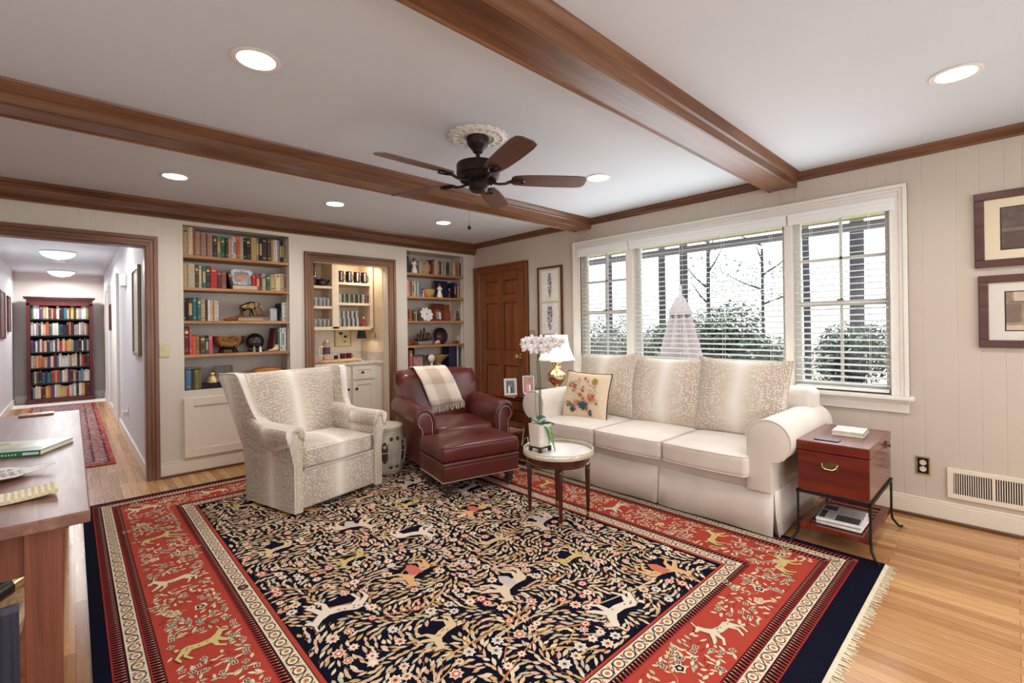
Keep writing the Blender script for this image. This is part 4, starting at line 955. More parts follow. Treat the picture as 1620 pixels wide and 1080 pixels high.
# ================================================================= BUILT-IN SHELVES
def shelf_unit(label, x0, x1, cab_label, grp=None):
    t = thing('built_in_bookcase', label, 'bookcase', ((x0 + x1) / 2, YB, NZ0)); d = .29
    MB().box(x0 - .02, x1 + .02, YB + d, YB + d + .02, NZ0 - .02, NZ1 + .03).build('back_panel', M['niche'], parent=t, smooth=0)
    MB().box(x0 - .02, x0, YB + T - .001, YB + d, NZ0, NZ1).build('side_panel', M['cream'], parent=t, smooth=0)
    MB().box(x1, x1 + .02, YB + T - .001, YB + d, NZ0, NZ1).build('side_panel', M['cream'], parent=t, smooth=0)
    MB().box(x0 - .02, x1 + .02, YB + T - .001, YB + d, NZ1, NZ1 + .02).build('top_panel', M['cream'], parent=t, smooth=0)
    MB().box(x0 - .02, x1 + .02, YB + .001, YB + d, NZ0 - .03, NZ0).build('bottom_panel', M['cream'], parent=t, smooth=0)
    for z in SH: MB().box(x0 + .001, x1 - .001, YB + .004, YB + d - .001, z - .028, z).build('shelf', M['shelfwood'], parent=t, smooth=0, bevel=.003)
    for xx in (x0 + .001, x1 - .007):
        m = MB(); m.box(xx, xx + .006, YB + .05, YB + .065, NZ0 + .02, NZ1 - .02); z = NZ0 + .1
        m.build('shelf_rail', M['white'], parent=t, smooth=0)
    # low cabinet front below
    c = thing('low_cabinet', cab_label, 'cabinet', ((x0 + x1) / 2, YB, 0)); a, b = x0 - .01, x1 + .03
    MB().box(a, b, YB - .018, YB - .0005, .145, .685).build('cabinet_door', M['cream'], parent=c, smooth=0, bevel=.003)
    m = MB(); e = .075
    for q in ((a, a + e, .145, .685), (b - e, b, .145, .685), (a + e, b - e, .145, .145 + e), (a + e, b - e, .685 - e, .685)): m.box(q[0], q[1], YB - .028, YB - .018, q[2], q[3])
    m.build('door_frame', M['cream'], parent=c, smooth=0, bevel=.003)
shelf_unit('built-in bookcase with five rows of books between the hall doorway and the bar recess', N1[0], N1[1], 'cream panelled low cabinet under the left built-in bookcase')
shelf_unit('narrow built-in bookcase recessed between the bar recess and the wooden door', N2[0], N2[1], 'cream panelled low cabinet under the right built-in bookcase')

# ---- books
BC = {'tan': (196, 166, 124), 'cream': (222, 204, 168), 'rust': (170, 92, 50), 'mottled': (150, 104, 92), 'burgundy': (112, 30, 34), 'charcoal': (48, 44, 50), 'sage': (132, 140, 106), 'green': (40, 100, 72), 'brown': (84, 58, 46),
      'peach': (222, 176, 140), 'white': (230, 226, 220), 'orange': (224, 92, 50), 'beige': (196, 184, 156), 'black': (24, 22, 26), 'gold': (200, 168, 104), 'grey': (150, 146, 148), 'navy': (34, 36, 78), 'olive': (138, 126, 76), 'teal': (52, 110, 112),
      'red': (196, 44, 46), 'pink': (206, 96, 108), 'blue': (84, 128, 162), 'yellow': (214, 180, 84), 'purple': (92, 68, 110), 'mauve': (140, 84, 84)}
def bookmat(k):
    n = 'cloth_' + k
    if n not in M: M[n] = plain(n, tuple(q * .88 for q in BC[k]), .6, var=.16, scale=60) if k != 'mottled' else None
    if M[n] is None:
        t = NT(n); v = t.noise(t.coord(), 90, 3, .7); M[n] = t.fin(t.ramp(v, [(.35, srgb((96, 44, 46))), (.5, srgb((176, 140, 120))), (.7, srgb((120, 74, 66)))]), .6)
    return M[n]
M['goldband'] = plain('gilt_lettering', (206, 176, 112), .4, .3)
def book_mesh(w, h, d, col, band=None):
    # spine faces -Y, origin at bottom-left-front
    m = MB(); r = .004; b = .0025
    P = [(0, r * 1.2), (w * .18, r * .3), (w * .5, 0), (w * .82, r * .3), (w, r * 1.2), (w, d), (w - b, d), (w - b, r + b), (b, r + b), (b, d), (0, d)]
    m.prism(P, 'z', 0, h, 0); m.box(b, w - b, r + b, d - .006, .003, h - .004, 1)
    if band:
        z = {'t': (.82, .87, .93, .945), 'm': (.12, .13, .2, .21, .62, .635, .74, .84, .9, .91), 'l': (.25, .75), 's': (.12, .15, .86, .89)}[band]
        for a, c in zip(z[::2], z[1::2]): m.box(w * .2, w * .8, -.0006, r, h * a, h * c, 2)
        if band == 'l':
            k = .27
            while k < .72: m.box(w * .35, w * .65, -.0012, r, h * k, h * (k + .018), 0); k += .035
    return m
NTH = ['', 'first', 'second', 'third', 'fourth', 'fifth', 'sixth', 'seventh', 'eighth', 'ninth', 'tenth', 'eleventh', 'twelfth', 'thirteenth', 'fourteenth', 'fifteenth', 'sixteenth', 'seventeenth', 'eighteenth', 'nineteenth', 'twentieth', '21st', '22nd', '23rd', '24th', '25th', '26th', '27th', '28th', '29th', '30th']
def row(spec, x0, x1, z, where, group, d=.19, yf=None, fit=True, seed=1, side='left', band_default='white'):
    rnd = random.Random(seed); items = [q.split(',') for q in spec.split(';')]; tot = sum(float(q[0]) for q in items); k = (x1 - x0) / (tot / 1000.0) if fit else 1.0; x = x0; n = 0
    books = [q for q in items if q[2] != '-']
    for q in items:
        w, h, c = float(q[0]) / 1000 * k, float(q[1]) / 1000, q[2]
        if c == '-': x += w; continue
        n += 1; i = n if side == 'left' else len(books) - n + 1; band = q[3] if len(q) > 3 and q[3] else None; lean = float(q[4]) if len(q) > 4 else 0
        dd = d * rnd.uniform(.92, 1.0); y = (yf if yf is not None else YB + .035) + rnd.uniform(0, .014)
        ww = w - .0008
        bm = book_mesh(ww, h, dd, c, band); o = bm.build('book', [bookmat(c), M['page'], M['goldband'] if c not in ('cream', 'tan', 'white', 'beige', 'yellow', 'gold') else bookmat('charcoal')], smooth=30)
        hgt = 'lone' if len(books) == 1 else NTH[i]
        tag(o, '%s%s book, %s from %s, %s' % (c, ' banded' if band else '', NTH[i], side, where), 'book'); o['group'] = group
        if lean:
            a = math.radians(lean)
            # pivot on the bottom edge it leans over
            o.rotation_euler = (0, a, 0); o.location = (x if lean < 0 else x, y, z + (abs(math.sin(a)) * ww if a > 0 else 0) + .0008)
            x += ww * math.cos(a) + 0.002
            if lean < 0: o.location = (x - ww * math.cos(a) + h * abs(math.sin(a)), y, z + .0008)
        else:
            o.location = (x, y, z + .0006); x += w
a0, a1 = N1[0] + .008, N1[1] - .008
g = 'books on the left built-in bookcase'
row('39,262,tan,t;37,260,cream;19,258,rust;42,225,mottled,s;43,222,mottled;7,0,-;46,222,mottled;33,205,charcoal,m;32,202,sage,l;39,200,green,m;24,192,brown,s;27,198,peach,s;18,212,white,s;20,214,white,l;32,226,orange,s;33,216,beige;22,212,black,s;43,218,black,m;48,228,gold;24,226,grey,l;30,228,black,l;48,236,charcoal,s;37,232,brown,s;15,226,tan;22,228,cream;24,230,white;20,230,grey;21,228,navy,l;15,226,black,l;30,226,olive,s', a0, a1, SH[0], 'top shelf of the left built-in bookcase', g)
row('33,224,tan;52,222,beige;30,212,brown,m;24,206,cream,s;30,206,teal,l;34,208,charcoal,m;52,196,red,t;36,165,burgundy,t;40,168,mauve,s', a0, a0 + .345, SH[1], 'second shelf of the left built-in bookcase', g)
row('26,165,brown,m,-13', a0 + .352, a0 + .38, SH[1], 'leaning beside the painted plate, left bookcase', g, fit=False)
row('30,148,red,s;28,150,red,l;22,160,brown,s;34,168,beige,m;34,160,green,m;42,165,tan,s;44,176,cream,t;34,182,tan,s;26,190,mauve,s', a1 - .325, a1, SH[1], 'right group, second shelf of the left built-in bookcase', g)
row('18,205,brown,s;16,206,black;36,214,charcoal,l;36,218,teal,s;30,216,teal,m;38,196,tan,s;16,200,charcoal;24,196,white;28,198,peach;24,192,cream;16,188,white,s', a0, a0 + .275, SH[2], 'third shelf of the left built-in bookcase', g)
row('22,182,black,s,5;26,188,white,s;26,190,beige,s', a1 - .078, a1, SH[2], 'right trio, third shelf of the left built-in bookcase', g)
row('38,258,burgundy,m;18,250,pink,s;32,172,orange;28,176,olive,s;44,172,brown,m;22,150,teal,l;32,172,pink,t', a0, a0 + .222, SH[3], 'fourth shelf of the left built-in bookcase', g)
row('34,232,burgundy,,8;14,236,black;24,236,green,s;20,238,white,s;22,238,white,l;22,240,white,s', a1 - .15, a1, SH[3], 'right group, fourth shelf of the left built-in bookcase', g, fit=False)
row('52,188,blue,s;22,182,brown;34,186,olive,s;22,184,olive', a0 + .006, a0 + .13, NZ0, 'bottom shelf of the left built-in bookcase', g)
# two thick books lying flat under the plate
def flat_book(label, c, x, y, z, L, D, th, rz=0, name='book', group=None, mats=None):
    m = MB(); m.box(-L / 2, L / 2, -D / 2, D / 2, 0, .003, 0).box(-L / 2, L / 2, -D / 2, D / 2, th - .003, th, 0).box(-L / 2 + .003, L / 2 - .003, -D / 2 + .003, D / 2 - .002, .003, th - .003, 1).box(-L / 2, L / 2, -D / 2, -D / 2 + .003, 0, th, 0)
    o = m.build(name, mats or [bookmat(c), M['page']], smooth=0, bevel=0); o.location = (x, y, z + .0006); o.rotation_euler = (0, 0, rz); tag(o, label, 'book', group); return o
flat_book('cream book lying flat under the octagonal painted plate', 'cream', a0 + .505, YB + .11, SH[1], .215, .15, .042)
flat_book('tan ivory row of small books lying under the brass elephant', 'tan', a0 + .555, YB + .11, SH[2], .22, .10, .034)
flat_book('dark flat box under the brass bell on the bottom shelf', 'black', a0 + .24, YB + .10, NZ0, .2, .14, .045)
flat_book('white booklet resting on top of the bottom shelf books', 'white', a0 + .075, YB + .12, NZ0 + .189, .13, .17, .007)
M['porcelain'] = plain('blue white porcelain', (216, 216, 222), .2)
def oct_plate(label, x, y, z, s, tilt=-.2):
    t = thing('decorative_plate', label, 'plate', (x, y, z), rot=(tilt, 0, 0)); c = .3
    def o8(r, yy): return [(r * a, yy, r * .84 * b + s * .84) for a, b in ((-1 + c, -1), (1 - c, -1), (1, -1 + c), (1, 1 - c), (1 - c, 1), (-1 + c, 1), (-1, 1 - c), (-1, -1 + c))]
    MB().loft([o8(s * .98, .012), o8(s, .006), o8(s, .0), o8(s * .72, .010), o8(s * .70, .012)]).build('rim', M['porcelain'], parent=t, world=False, smooth=0)
    m = MB(); rnd = random.Random(4)
    for k in range(16):
        px, pz = rnd.uniform(-.45, .45) * s, rnd.uniform(-.28, .3) * s + s * .84; r = rnd.uniform(.1, .2) * s
        m.add([(px + r * math.cos(a) * rnd.uniform(.6, 1.2), .0085 - k * .0001, pz + r * .7 * math.sin(a)) for a in [2 * PI * i / 7 for i in range(7)]], [tuple(range(7))])
    m.build('painted_scene', plain('orange_enamel', (206, 134, 70), .4, var=.3, scale=80), parent=t, world=False, smooth=0)
    m = MB(); m.loft([o8(s * .93, .0014), o8(s * .88, .003)], cap=False)
    for a in range(8): q = 2 * PI * a / 8; m.obox((s * .82 * math.cos(q), .0035, s * .84 + s * .68 * math.sin(q)), (.022, .002, .012), ry=q)
    m.build('blue_border', plain('cobalt_line', (150, 156, 180), .4), parent=t, world=False, smooth=0)
    MB().tube([(-.05, -.004, .0), (-.05, -.014, .004), (-.05, -.012, .018)], .003, 6).tube([(.05, -.004, .0), (.05, -.014, .004), (.05, -.012, .018)], .003, 6).tube([(-.05, -.004, .002), (0, .06, .002), (.05, -.004, .002)], .003, 6).build('plate_stand', M['oldbrass'], parent=t, world=False)
oct_plate('octagonal porcelain plate with orange scene standing on the second shelf', a0 + .492, YB + .085, SH[1] + .049, .096)

# brass elephant
def skin(name, verts, edges, mat, parent, sub=1, world=False):
    me = bpy.data.meshes.new(name); me.from_pydata([v[:3] for v in verts], edges, []); o = bpy.data.objects.new(name, me); COL.objects.link(o); o.parent = parent
    md = o.modifiers.new('skin', 'SKIN'); md.use_smooth_shade = True; lay = me.skin_vertices[0].data
    for i, v in enumerate(verts): lay[i].radius = (v[3], v[4] if len(v) > 4 else v[3])
    lay[0].use_root = True; s = o.modifiers.new('sub', 'SUBSURF'); s.levels = sub; s.render_levels = sub; me.materials.append(mat); return o
el = thing('elephant_figurine', 'large aged brass elephant figurine standing on the third shelf', 'figurine', (a0 + .545, YB + .11, SH[2] + .0355))
V = [(-.04, 0, .115, .036), (.0, 0, .122, .04), (.035, 0, .118, .036), (.065, 0, .135, .026), (.09, 0, .14, .022), (.108, 0, .12, .012), (.118, 0, .09, .008), (.128, 0, .062, .006), (.142, 0, .05, .005),
     (-.055, .02, .06, .014), (-.06, .02, .008, .013), (-.045, -.02, .06, .014), (-.04, -.02, .008, .013), (.035, .02, .06, .013), (.02, .022, .008, .012), (.045, -.02, .06, .013), (.06, -.02, .008, .012), (-.072, 0, .11, .008), (-.082, 0, .07, .003)]
E_ = [(0, 1), (1, 2), (2, 3), (3, 4), (4, 5), (5, 6), (6, 7), (7, 8), (0, 9), (9, 10), (0, 11), (11, 12), (2, 13), (13, 14), (2, 15), (15, 16), (0, 17), (17, 18)]
skin('body', V, E_, M['oldbrass'], el, 2)
for s in (-1, 1):
    MB().rbox((.066, s * .03, .128), (.034, .008, .05), .004).build('ear', M['oldbrass'], parent=el, world=False)
    MB().tube([(.1, s * .012, .118), (.12, s * .014, .104), (.136, s * .012, .106)], [.004, .003, .001], 6).build('tusk', M['cream'], parent=el, world=False)
def quad(label, x, y, z, s, mat, cat='figurine', flip=1, name='animal_figurine', lying=False):
    t = thing(name, label, cat, (x, y, z)); L = .012 if lying else .055
    V = [(-.04 * flip, 0, .045, .017), (0, 0, .048, .018), (.035 * flip, 0, .05, .016), (.055 * flip, 0, .072, .011), (.07 * flip, 0, .08, .012), (.09 * flip, 0, .076, .006)]
    if lying: V = [(a, b, c - .028, r) for a, b, c, r in V]
    Ed = [(0, 1), (1, 2), (2, 3), (3, 4), (4, 5)]
    for (bx, i) in ((-.045, 0), (.04, 2)):
        for sy in (-.012, .012): n = len(V); V += [(bx * flip, sy, .02 if not lying else .008, .006), ((bx + (.03 if lying else 0)) * flip, sy, .005, .005)]; Ed += [(i, n), (n, n + 1)]
    n = len(V); V.append((-.065 * flip, 0, .03 if not lying else .012, .004)); Ed.append((0, n))
    V = [tuple(q * s for q in v) for v in V]; skin('body', V, Ed, mat, t, 1); return t
M['redwood'] = plain('polished_red_wood', (128, 62, 34), .3, var=.25)
quad('reclining carved wooden deer left of the brass elephant', a0 + .39, YB + .1, SH[2] + .0006, 1.05, M['redwood'], lying=True)
quad('small dark brown animal carving right of the brass elephant', a0 + .66, YB + .1, SH[2] + .0365, .75, M['redwood'], flip=-1)
def acrylic(label, x, y, z, w, h):
    t = thing('acrylic_block', label, 'ornament', (x, y, z)); MB().box(-w / 2, w / 2, -.01, .01, .0006, h).build('block', M['acrylic'], parent=t, world=False, smooth=0, bevel=.002)
    MB().box(-w / 2 + .006, w / 2 - .006, .0005, .0015, .02, h - .02).build('inlay', M['paper'], parent=t, world=False, smooth=0)
acrylic('clear acrylic desk award left of the books, right end of third shelf', a1 - .125, YB + .08, SH[2], .07, .13)
# gold bowl on carved stand
b = thing('gold_bowl', 'large polished gold bowl resting on a dark carved stand', 'bowl', (a0 + .372, YB + .14, SH[3] + .0485))
MB().lathe([(0, 0), (.05, 0), (.09, .01), (.125, .04), (.14, .075), (.147, .112), (.15, .115), (.144, .113), (.136, .075), (.12, .043), (.085, .015), (0, .006)], 36).build('bowl_body', M['brass'], parent=b, world=False)
b = thing('carved_stand', 'dark carved wooden stand under the gold bowl', 'stand', (a0 + .372, YB + .14, SH[3] + .0006))
MB().lathe([(0, .03), (.07, .03), (.078, .038), (.07, .047), (0, .047)], 28).build('top_ring', M['darkwood'], parent=b, world=False)
for k in range(4):
    a = PI / 4 + k * PI / 2; MB().tube([(.065 * math.cos(a), .065 * math.sin(a), .034), (.085 * math.cos(a), .085 * math.sin(a), .02), (.078 * math.cos(a), .078 * math.sin(a), .008), (.095 * math.cos(a), .095 * math.sin(a), .008)], [.011, .01, .008, .008], 8).build('leg', M['darkwood'], parent=b, world=False)
def shellthing(label, x, y, z, w, h, mat, stand=True, rnd_=False):
    t = thing('turtle_shell', label, 'shell', (x, y, z), rot=(-.15, 0, 0)); m = MB(); secs = []
    for k, dy in ((1.0, 0), (.97, -.012), (.85, -.03), (.6, -.045), (.3, -.052), (.05, -.054)):
        P = []
        for i in range(28):
            a = 2 * PI * i / 28; r = 1 + (.0 if rnd_ else .12 * math.cos(a * 2 + PI) * (1 if math.sin(a) < 0 else .3)); P.append((w / 2 * k * math.cos(a) * r * (1 - .12 * math.sin(a) * (not rnd_)), dy + .04, h / 2 + h / 2 * k * math.sin(a)))
        secs.append(P)
    m.loft(secs); m.build('carapace', mat, parent=t, world=False, smooth=60)
    if not rnd_:
        m = MB()
        for sx in (-.25, .25): m.tube([(sx * w, -.002, h * .2), (sx * w * .9, -.012, h * .5), (sx * w * .6, -.004, h * .8)], .002, 5)
        for hz in (.28, .5, .7): m.tube([(-.3 * w, -.004, h * hz), (0, -.014, h * (hz + .04)), (.3 * w, -.004, h * hz)], .002, 5)
        m.build('scute_lines', M['black'], parent=t, world=False)
    if stand: MB().box(-w * .38, w * .42, -.02, .055, -.024, -.004).build('stand', M['darkwood'], parent=t, world=False, smooth=0, bevel=.003)
    return t
shellthing('dark turtle shell standing on the fourth shelf of the left bookcase', a0 + .62, YB + .12, SH[3] + .034, .18, .16, M['shell'])
def figure(label, x, y, z, h, mat, mat2=None, name='figurine', arms=True, head=None):
    t = thing(name, label, 'figurine', (x, y, z + .0006)); k = h
    MB().lathe([(0, 0), (.20 * k, 0), (.22 * k, .03 * k), (.19 * k, .2 * k), (.13 * k, .42 * k), (.09 * k, .55 * k), (.13 * k, .66 * k), (.12 * k, .74 * k), (.05 * k, .79 * k), (0, .8 * k)], 18).build('robe', mat, parent=t, world=False)
    MB().sphere((0, 0, .88 * k), .1 * k, 12, sc=(1, 1, 1.15)).build('head', mat2 or mat, parent=t, world=False)
    if arms:
        for s in (-1, 1): MB().tube([(s * .1 * k, 0, .7 * k), (s * .2 * k, -.06 * k, .56 * k), (s * .1 * k, -.17 * k, .58 * k)], [.045 * k, .04 * k, .03 * k], 8).build('arm', mat, parent=t, world=False)
    return t
M['pinkglaze'] = plain('pink_glaze', (216, 150, 140), .3); M['greenglaze'] = plain('green_glaze', (130, 176, 140), .3)
figure('tiny pink and green painted figure before the turtle shell, left one', a0 + .575, YB + .03, SH[3], .062, M['greenglaze'], M['pinkglaze'])
figure('tiny pink topped figure before the turtle shell, right one', a0 + .63, YB + .03, SH[3], .062, M['figwhite'], M['pinkglaze'])
t = thing('shoe_figurine', 'small cream boot ornament right of the turtle shell', 'ornament', (a0 + .75, YB + .045, SH[3] + .0006))
m = MB(); secs = []
for x, z0, z1, w in ((-.045, .004, .016, .008), (-.03, .0, .02, .016), (-.005, .0, .024, .017), (.015, .0, .045, .018), (.035, .0, .06, .018), (.05, .0, .058, .014)): secs.append([(x, w * math.cos(a), (z0 + z1) / 2 + (z1 - z0) / 2 * math.sin(a)) for a in [2 * PI * i / 12 for i in range(12)]])
m.loft(secs).build('boot', plain('bone_glaze', (206, 192, 148), .3), parent=t, world=False)
MB().lathe([(.018, 0), (.022, .006), (.017, .012)], 12, (.036, 0, .052)).build('cuff', M['cream'], parent=t, world=False)
# bottom shelf: bell, frame, wooden dish
t = thing('bell_ornament', 'small gilt bell shaped ornament standing on the flat black box', 'ornament', (a0 + .225, YB + .08, NZ0 + .0466))
MB().lathe([(0, 0), (.045, 0), (.047, .01), (.04, .035), (.03, .055), (.016, .065), (.014, .072), (.022, .082), (.016, .094), (0, .097)], 20).build('bell', plain('gilt_lattice', (214, 190, 138), .3, .5, var=.4, scale=120), parent=t, world=False)
MB().lathe([(0, .096), (.006, .098), (.003, .112), (0, .122)], 8).build('finial', M['bronze'], parent=t, world=False)
def photo_frame(label, x, y, z, w, h, fm, pics, rz=0, tilt=-.18, bw=.015, name='photo_frame', oval=None):
    t = thing(name, label, 'picture frame', (x, y, z + .001), rot=(tilt, 0, rz)); m = MB()
    for q in ((-w / 2, w / 2, 0, bw), (-w / 2, w / 2, h - bw, h), (-w / 2, -w / 2 + bw, bw, h - bw), (w / 2 - bw, w / 2, bw, h - bw)): m.box(q[0], q[1], -.006, .008, q[2], q[3])
    m.build('frame', fm, parent=t, world=False, smooth=0, bevel=.002)
    MB().box(-w / 2 + bw, w / 2 - bw, .001, .006, bw, h - bw).build('mat_board', pics[0], parent=t, world=False, smooth=0)
    if oval: MB().lathe([(0, 0), (oval, 0)], 24, M=Matrix.Translation((0, .0, h / 2)) @ Matrix.Rotation(PI / 2, 4, 'X') @ Matrix.Scale(1.25, 4, (0, 1, 0))).build('photograph', pics[1], parent=t, world=False, smooth=0)
    elif len(pics) > 1:
        a, b, c, d = -w / 2 + bw * 1.6, w / 2 - bw * 1.6, bw * 1.6, h - bw * 1.6
        MB().box(a, b, -.001, .001, c, d).build('photograph', pics[1], parent=t, world=False, smooth=0)
        if len(pics) > 2:   # standing people in the picture
            mm = MB(); n = 2
            for i in range(n):
                cx = a + (b - a) * (.36 + .28 * i); hh = (d - c) * (.72 - .06 * i); r = (b - a) * .11
                mm.add([(cx - r, -.0016, c), (cx + r, -.0016, c), (cx + r * 1.1, -.0016, c + hh * .7), (cx + r * .4, -.0016, c + hh * .8), (cx - r * .4, -.0016, c + hh * .8), (cx - r * 1.1, -.0016, c + hh * .7)], [tuple(range(6))], i % 2)
                mm.add([(cx + r * .5 * math.cos(q), -.0018, c + hh * .9 + r * .62 * math.sin(q)) for q in [2 * PI * k / 10 for k in range(10)]], [tuple(range(10))], 2)
            mm.build('pictured_people', [pics[2], pics[3], M['pinkglaze']], parent=t, world=False, smooth=0)
    if tilt: MB().box(-.012, .012, .008, .012, .0, h * .6).build('back_strut', fm, parent=t, world=False, smooth=0)
    return t
M['silver'] = plain('silver_frame', (168, 160, 148), .3, .7); M['photo_grey'] = plain('grey_photograph', (150, 150, 158), .3, var=.35, scale=40); M['photo_dark'] = plain('dark_photograph', (62, 48, 46), .3, var=.5, scale=50)
M['photo_blue'] = plain('blue_grey_photograph', (70, 76, 92), .3, var=.3, scale=30); M['photo_warm'] = plain('warm_photograph', (172, 120, 108), .3, var=.4, scale=50)
photo_frame('grey square frame with an oval photograph on the bottom shelf', a0 + .335, YB + .13, NZ0 + .001, .155, .2, plain('pewter_frame', (112, 102, 92), .4, .4), (plain('grey_mat', (140, 128, 118), .7), M['photo_grey']), tilt=-.12, oval=.048, bw=.012)
t = thing('wooden_bowl', 'low polished wooden dish at the right of the bottom shelf', 'bowl', (a0 + .72, YB + .14, NZ0 + .0006))
MB().lathe([(0, 0), (.09, 0), (.125, .05), (.135, .1), (.13, .13), (.10, .15), (.05, .158), (0, .16)], 32, sx=1.1, sy=.85).build('bowl_body', M['bowlwood'], parent=t, world=False)

# ---- right built-in bookcase
c0, c1 = N2[0] + .008, N2[1] - .008; g = 'books on the right built-in bookcase'
row('52,262,charcoal,t', c0, c0 + .052, SH[0], 'end of the top shelf, right built-in bookcase', g)
row('46,158,beige;34,170,tan,m;42,162,gold,s;22,168,black,l;24,188,burgundy;22,170,mauve,s;34,202,peach,s;14,190,cream;26,188,grey,l;22,184,brown;26,184,cream,s;20,182,olive,s;14,184,white;24,180,black,s;26,184,brown,s;22,186,grey,l;22,186,sage;22,184,cream,s;24,184,tan;28,190,rust,s;22,188,tan;24,188,brown,s', c0 + .20, c1, SH[0], 'top shelf of the right built-in bookcase', g)
row('14,215,black;18,206,white;34,204,pink,s;14,192,brown;32,190,beige,l;32,196,cream,s;14,190,sage;22,186,white;44,190,blue,s', c0 + .006, c0 + .23, SH[1], 'second shelf of the right built-in bookcase', g)
row('30,212,navy,l;22,190,burgundy;20,172,cream;16,176,black,s;26,150,peach,s', c1 - .115, c1, SH[1], 'right group, second shelf of the right built-in bookcase', g)
row('14,140,white;20,142,burgundy,s;32,146,rust,s;14,130,brown;32,134,brown,m;26,136,tan,s;18,130,brown,s,-8', c0 + .012, c0 + .18, SH[2], 'third shelf of the right built-in bookcase', g)
row('34,250,burgundy;46,262,pink,m', c0 + .004, c0 + .084, NZ0, 'bottom shelf of the right built-in bookcase', g)
row('120,300,navy;18,312,white;24,290,brown', c1 - .21, c1 - .04, NZ0, 'right group, bottom shelf of the right built-in bookcase', g)
figure('white robed porcelain figure with dark hair on the right bookcase top shelf', c0 + .145, YB + .08, SH[0], .2, M['figwhite'], M['redwood'])
figure('white winged angel figure beside the wooden bowl, second shelf right', c0 + .52, YB + .07, SH[1], .19, M['figwhite'], M['redwood'])
figure('small red and white figure left of the wooden bowl', c0 + .255, YB + .05, SH[1], .11, M['pinkglaze'], M['red'])
figure('dark red robed figure leaning near the navy book', c0 + .665, YB + .05, SH[1], .13, M['darkred'], M['pinkglaze'])
t = thing('wooden_bowl', 'deep pale turned wooden bowl on the second shelf right bookcase', 'bowl', (c0 + .365, YB + .13, SH[1] + .0006))
MB().lathe([(0, 0), (.055, 0), (.085, .03), (.1, .08), (.104, .102), (.098, .102), (.092, .075), (.078, .035), (0, .012)], 28).build('bowl_body', M['paleturned'], parent=t, world=False)
o = flat_book('large navy picture book standing face out behind the angel figure', 'navy', c0 + .64, YB + .22, SH[1] + .12, .22, .24, .02); o.rotation_euler = (PI / 2 - .1, 0, 0)
# white lotus dish
t = thing('lotus_dish', 'white porcelain flower shaped dish standing on the third shelf right', 'ornament', (c0 + .345, YB + .1, SH[2] + .004), rot=(-.25, 0, 0)); m = MB()
for ring, (n, R, L, off) in enumerate(((9, .068, .05, 0), (7, .042, .044, .3), (5, .02, .032, .1))):
    for k in range(n):
        a = 2 * PI * k / n + off; cx, cz = R * math.cos(a), R * math.sin(a) + .085; P = [(cx + (L * .62 * math.cos(q) * math.cos(a) - L * .5 * math.sin(q) * math.sin(a)), -.006 * ring - .008 * (1 if math.cos(q) > .4 else 0) - k * .0006, cz + (L * .62 * math.cos(q) * math.sin(a) + L * .5 * math.sin(q) * math.cos(a))) for q in [2 * PI * i / 12 for i in range(12)]]
        P2 = [(x, y + .004, z) for x, y, z in P]; m.loft([P, P2])
m.build('petals', M['figwhite'], parent=t, world=False, smooth=40); MB().sphere((0, -.02, .085), .014, 10).build('centre', M['pinkglaze'], parent=t, world=False)
photo_frame('large dark framed colour photograph on the third shelf right bookcase', c0 + .555, YB + .14, SH[2], .2, .235, M['redwood'], (M['photo_dark'], plain('photograph_rust', (122, 60, 40), .4, var=.4), M['photo_grey'], M['paper']), rz=.06, tilt=-.12)
o = flat_book('tan leather folder leaning behind the framed photograph', 'rust', c0 + .72, YB + .2, SH[2] + .115, .12, .22, .012); o.rotation_euler = (PI / 2 - .12, 0, .25)
figure('small dark red figure at the right end of the third shelf', c1 - .06, YB + .06, SH[2], .14, M['darkred'], M['black'])
# fourth shelf
t = thing('ship_carving', 'dark carved figure group on a boat shaped base, fourth shelf right', 'carving', (c0 + .28, YB + .11, SH[3] + .05))
m = MB(); rnd = random.Random(8); m.loft([[(x, w * math.cos(a), z + .5 * w * math.sin(a)) for a in [2 * PI * i / 10 for i in range(10)]] for x, w, z in ((-.13, .006, .03), (-.09, .022, .012), (0, .034, .014), (.09, .028, .018), (.15, .006, .03))]); m.build('hull', M['darkwood'], parent=t, world=False)
for x, h in ((-.03, .12), (.02, .15), (.07, .09), (.10, .085), (-.07, .07)): MB().tube([(x, 0, .02), (x + .006, 0, h * .6), (x, 0, h)], [.02, .022, .012], 8).sphere((x, 0, h + .01), .014, 8).build('carved_figure', M['darkwood'], parent=t, world=False)
MB().box(-.09, .13, -.03, .03, -.0495, .0).build('silver_box', plain('silver_box_metal', (150, 150, 152), .35, .6, var=.35, scale=60), parent=t, world=False, smooth=0, bevel=.004)
t = thing('driftwood', 'brown driftwood piece lying at the left of the fourth shelf', 'driftwood', (c0 + .1, YB + .07, SH[3] + .001))
m = MB()
for k in range(5): a = k * .9; m.tube([(-.075 + k * .01, 0, .018), (-.02, .01 * math.sin(a), .03 + .008 * k), (.03, .012 * math.cos(a), .02 + .012 * (k % 3)), (.085, .0, .014 + .004 * k)], [.008, .014, .012, .007], 7)
m.build('branch', M['redwood'], parent=t, world=False)
t = thing('conch_shell', 'small coral coloured seashell in front of the dark round shell', 'shell', (c0 + .47, YB + .05, SH[3] + .03), rot=(0, 1.3, 0)); MB().lathe([(0, -.055), (.012, -.045), (.028, -.01), (.03, .01), (.018, .03), (0, .04)], 14).build('shell_body', plain('coral_shell', (212, 156, 124), .4), parent=t, world=False)
shellthing('dark rounded turtle shell propped on the fourth shelf of the right bookcase', c0 + .62, YB + .14, SH[3] + .002, .215, .23, M['shell'], stand=False, rnd_=True)
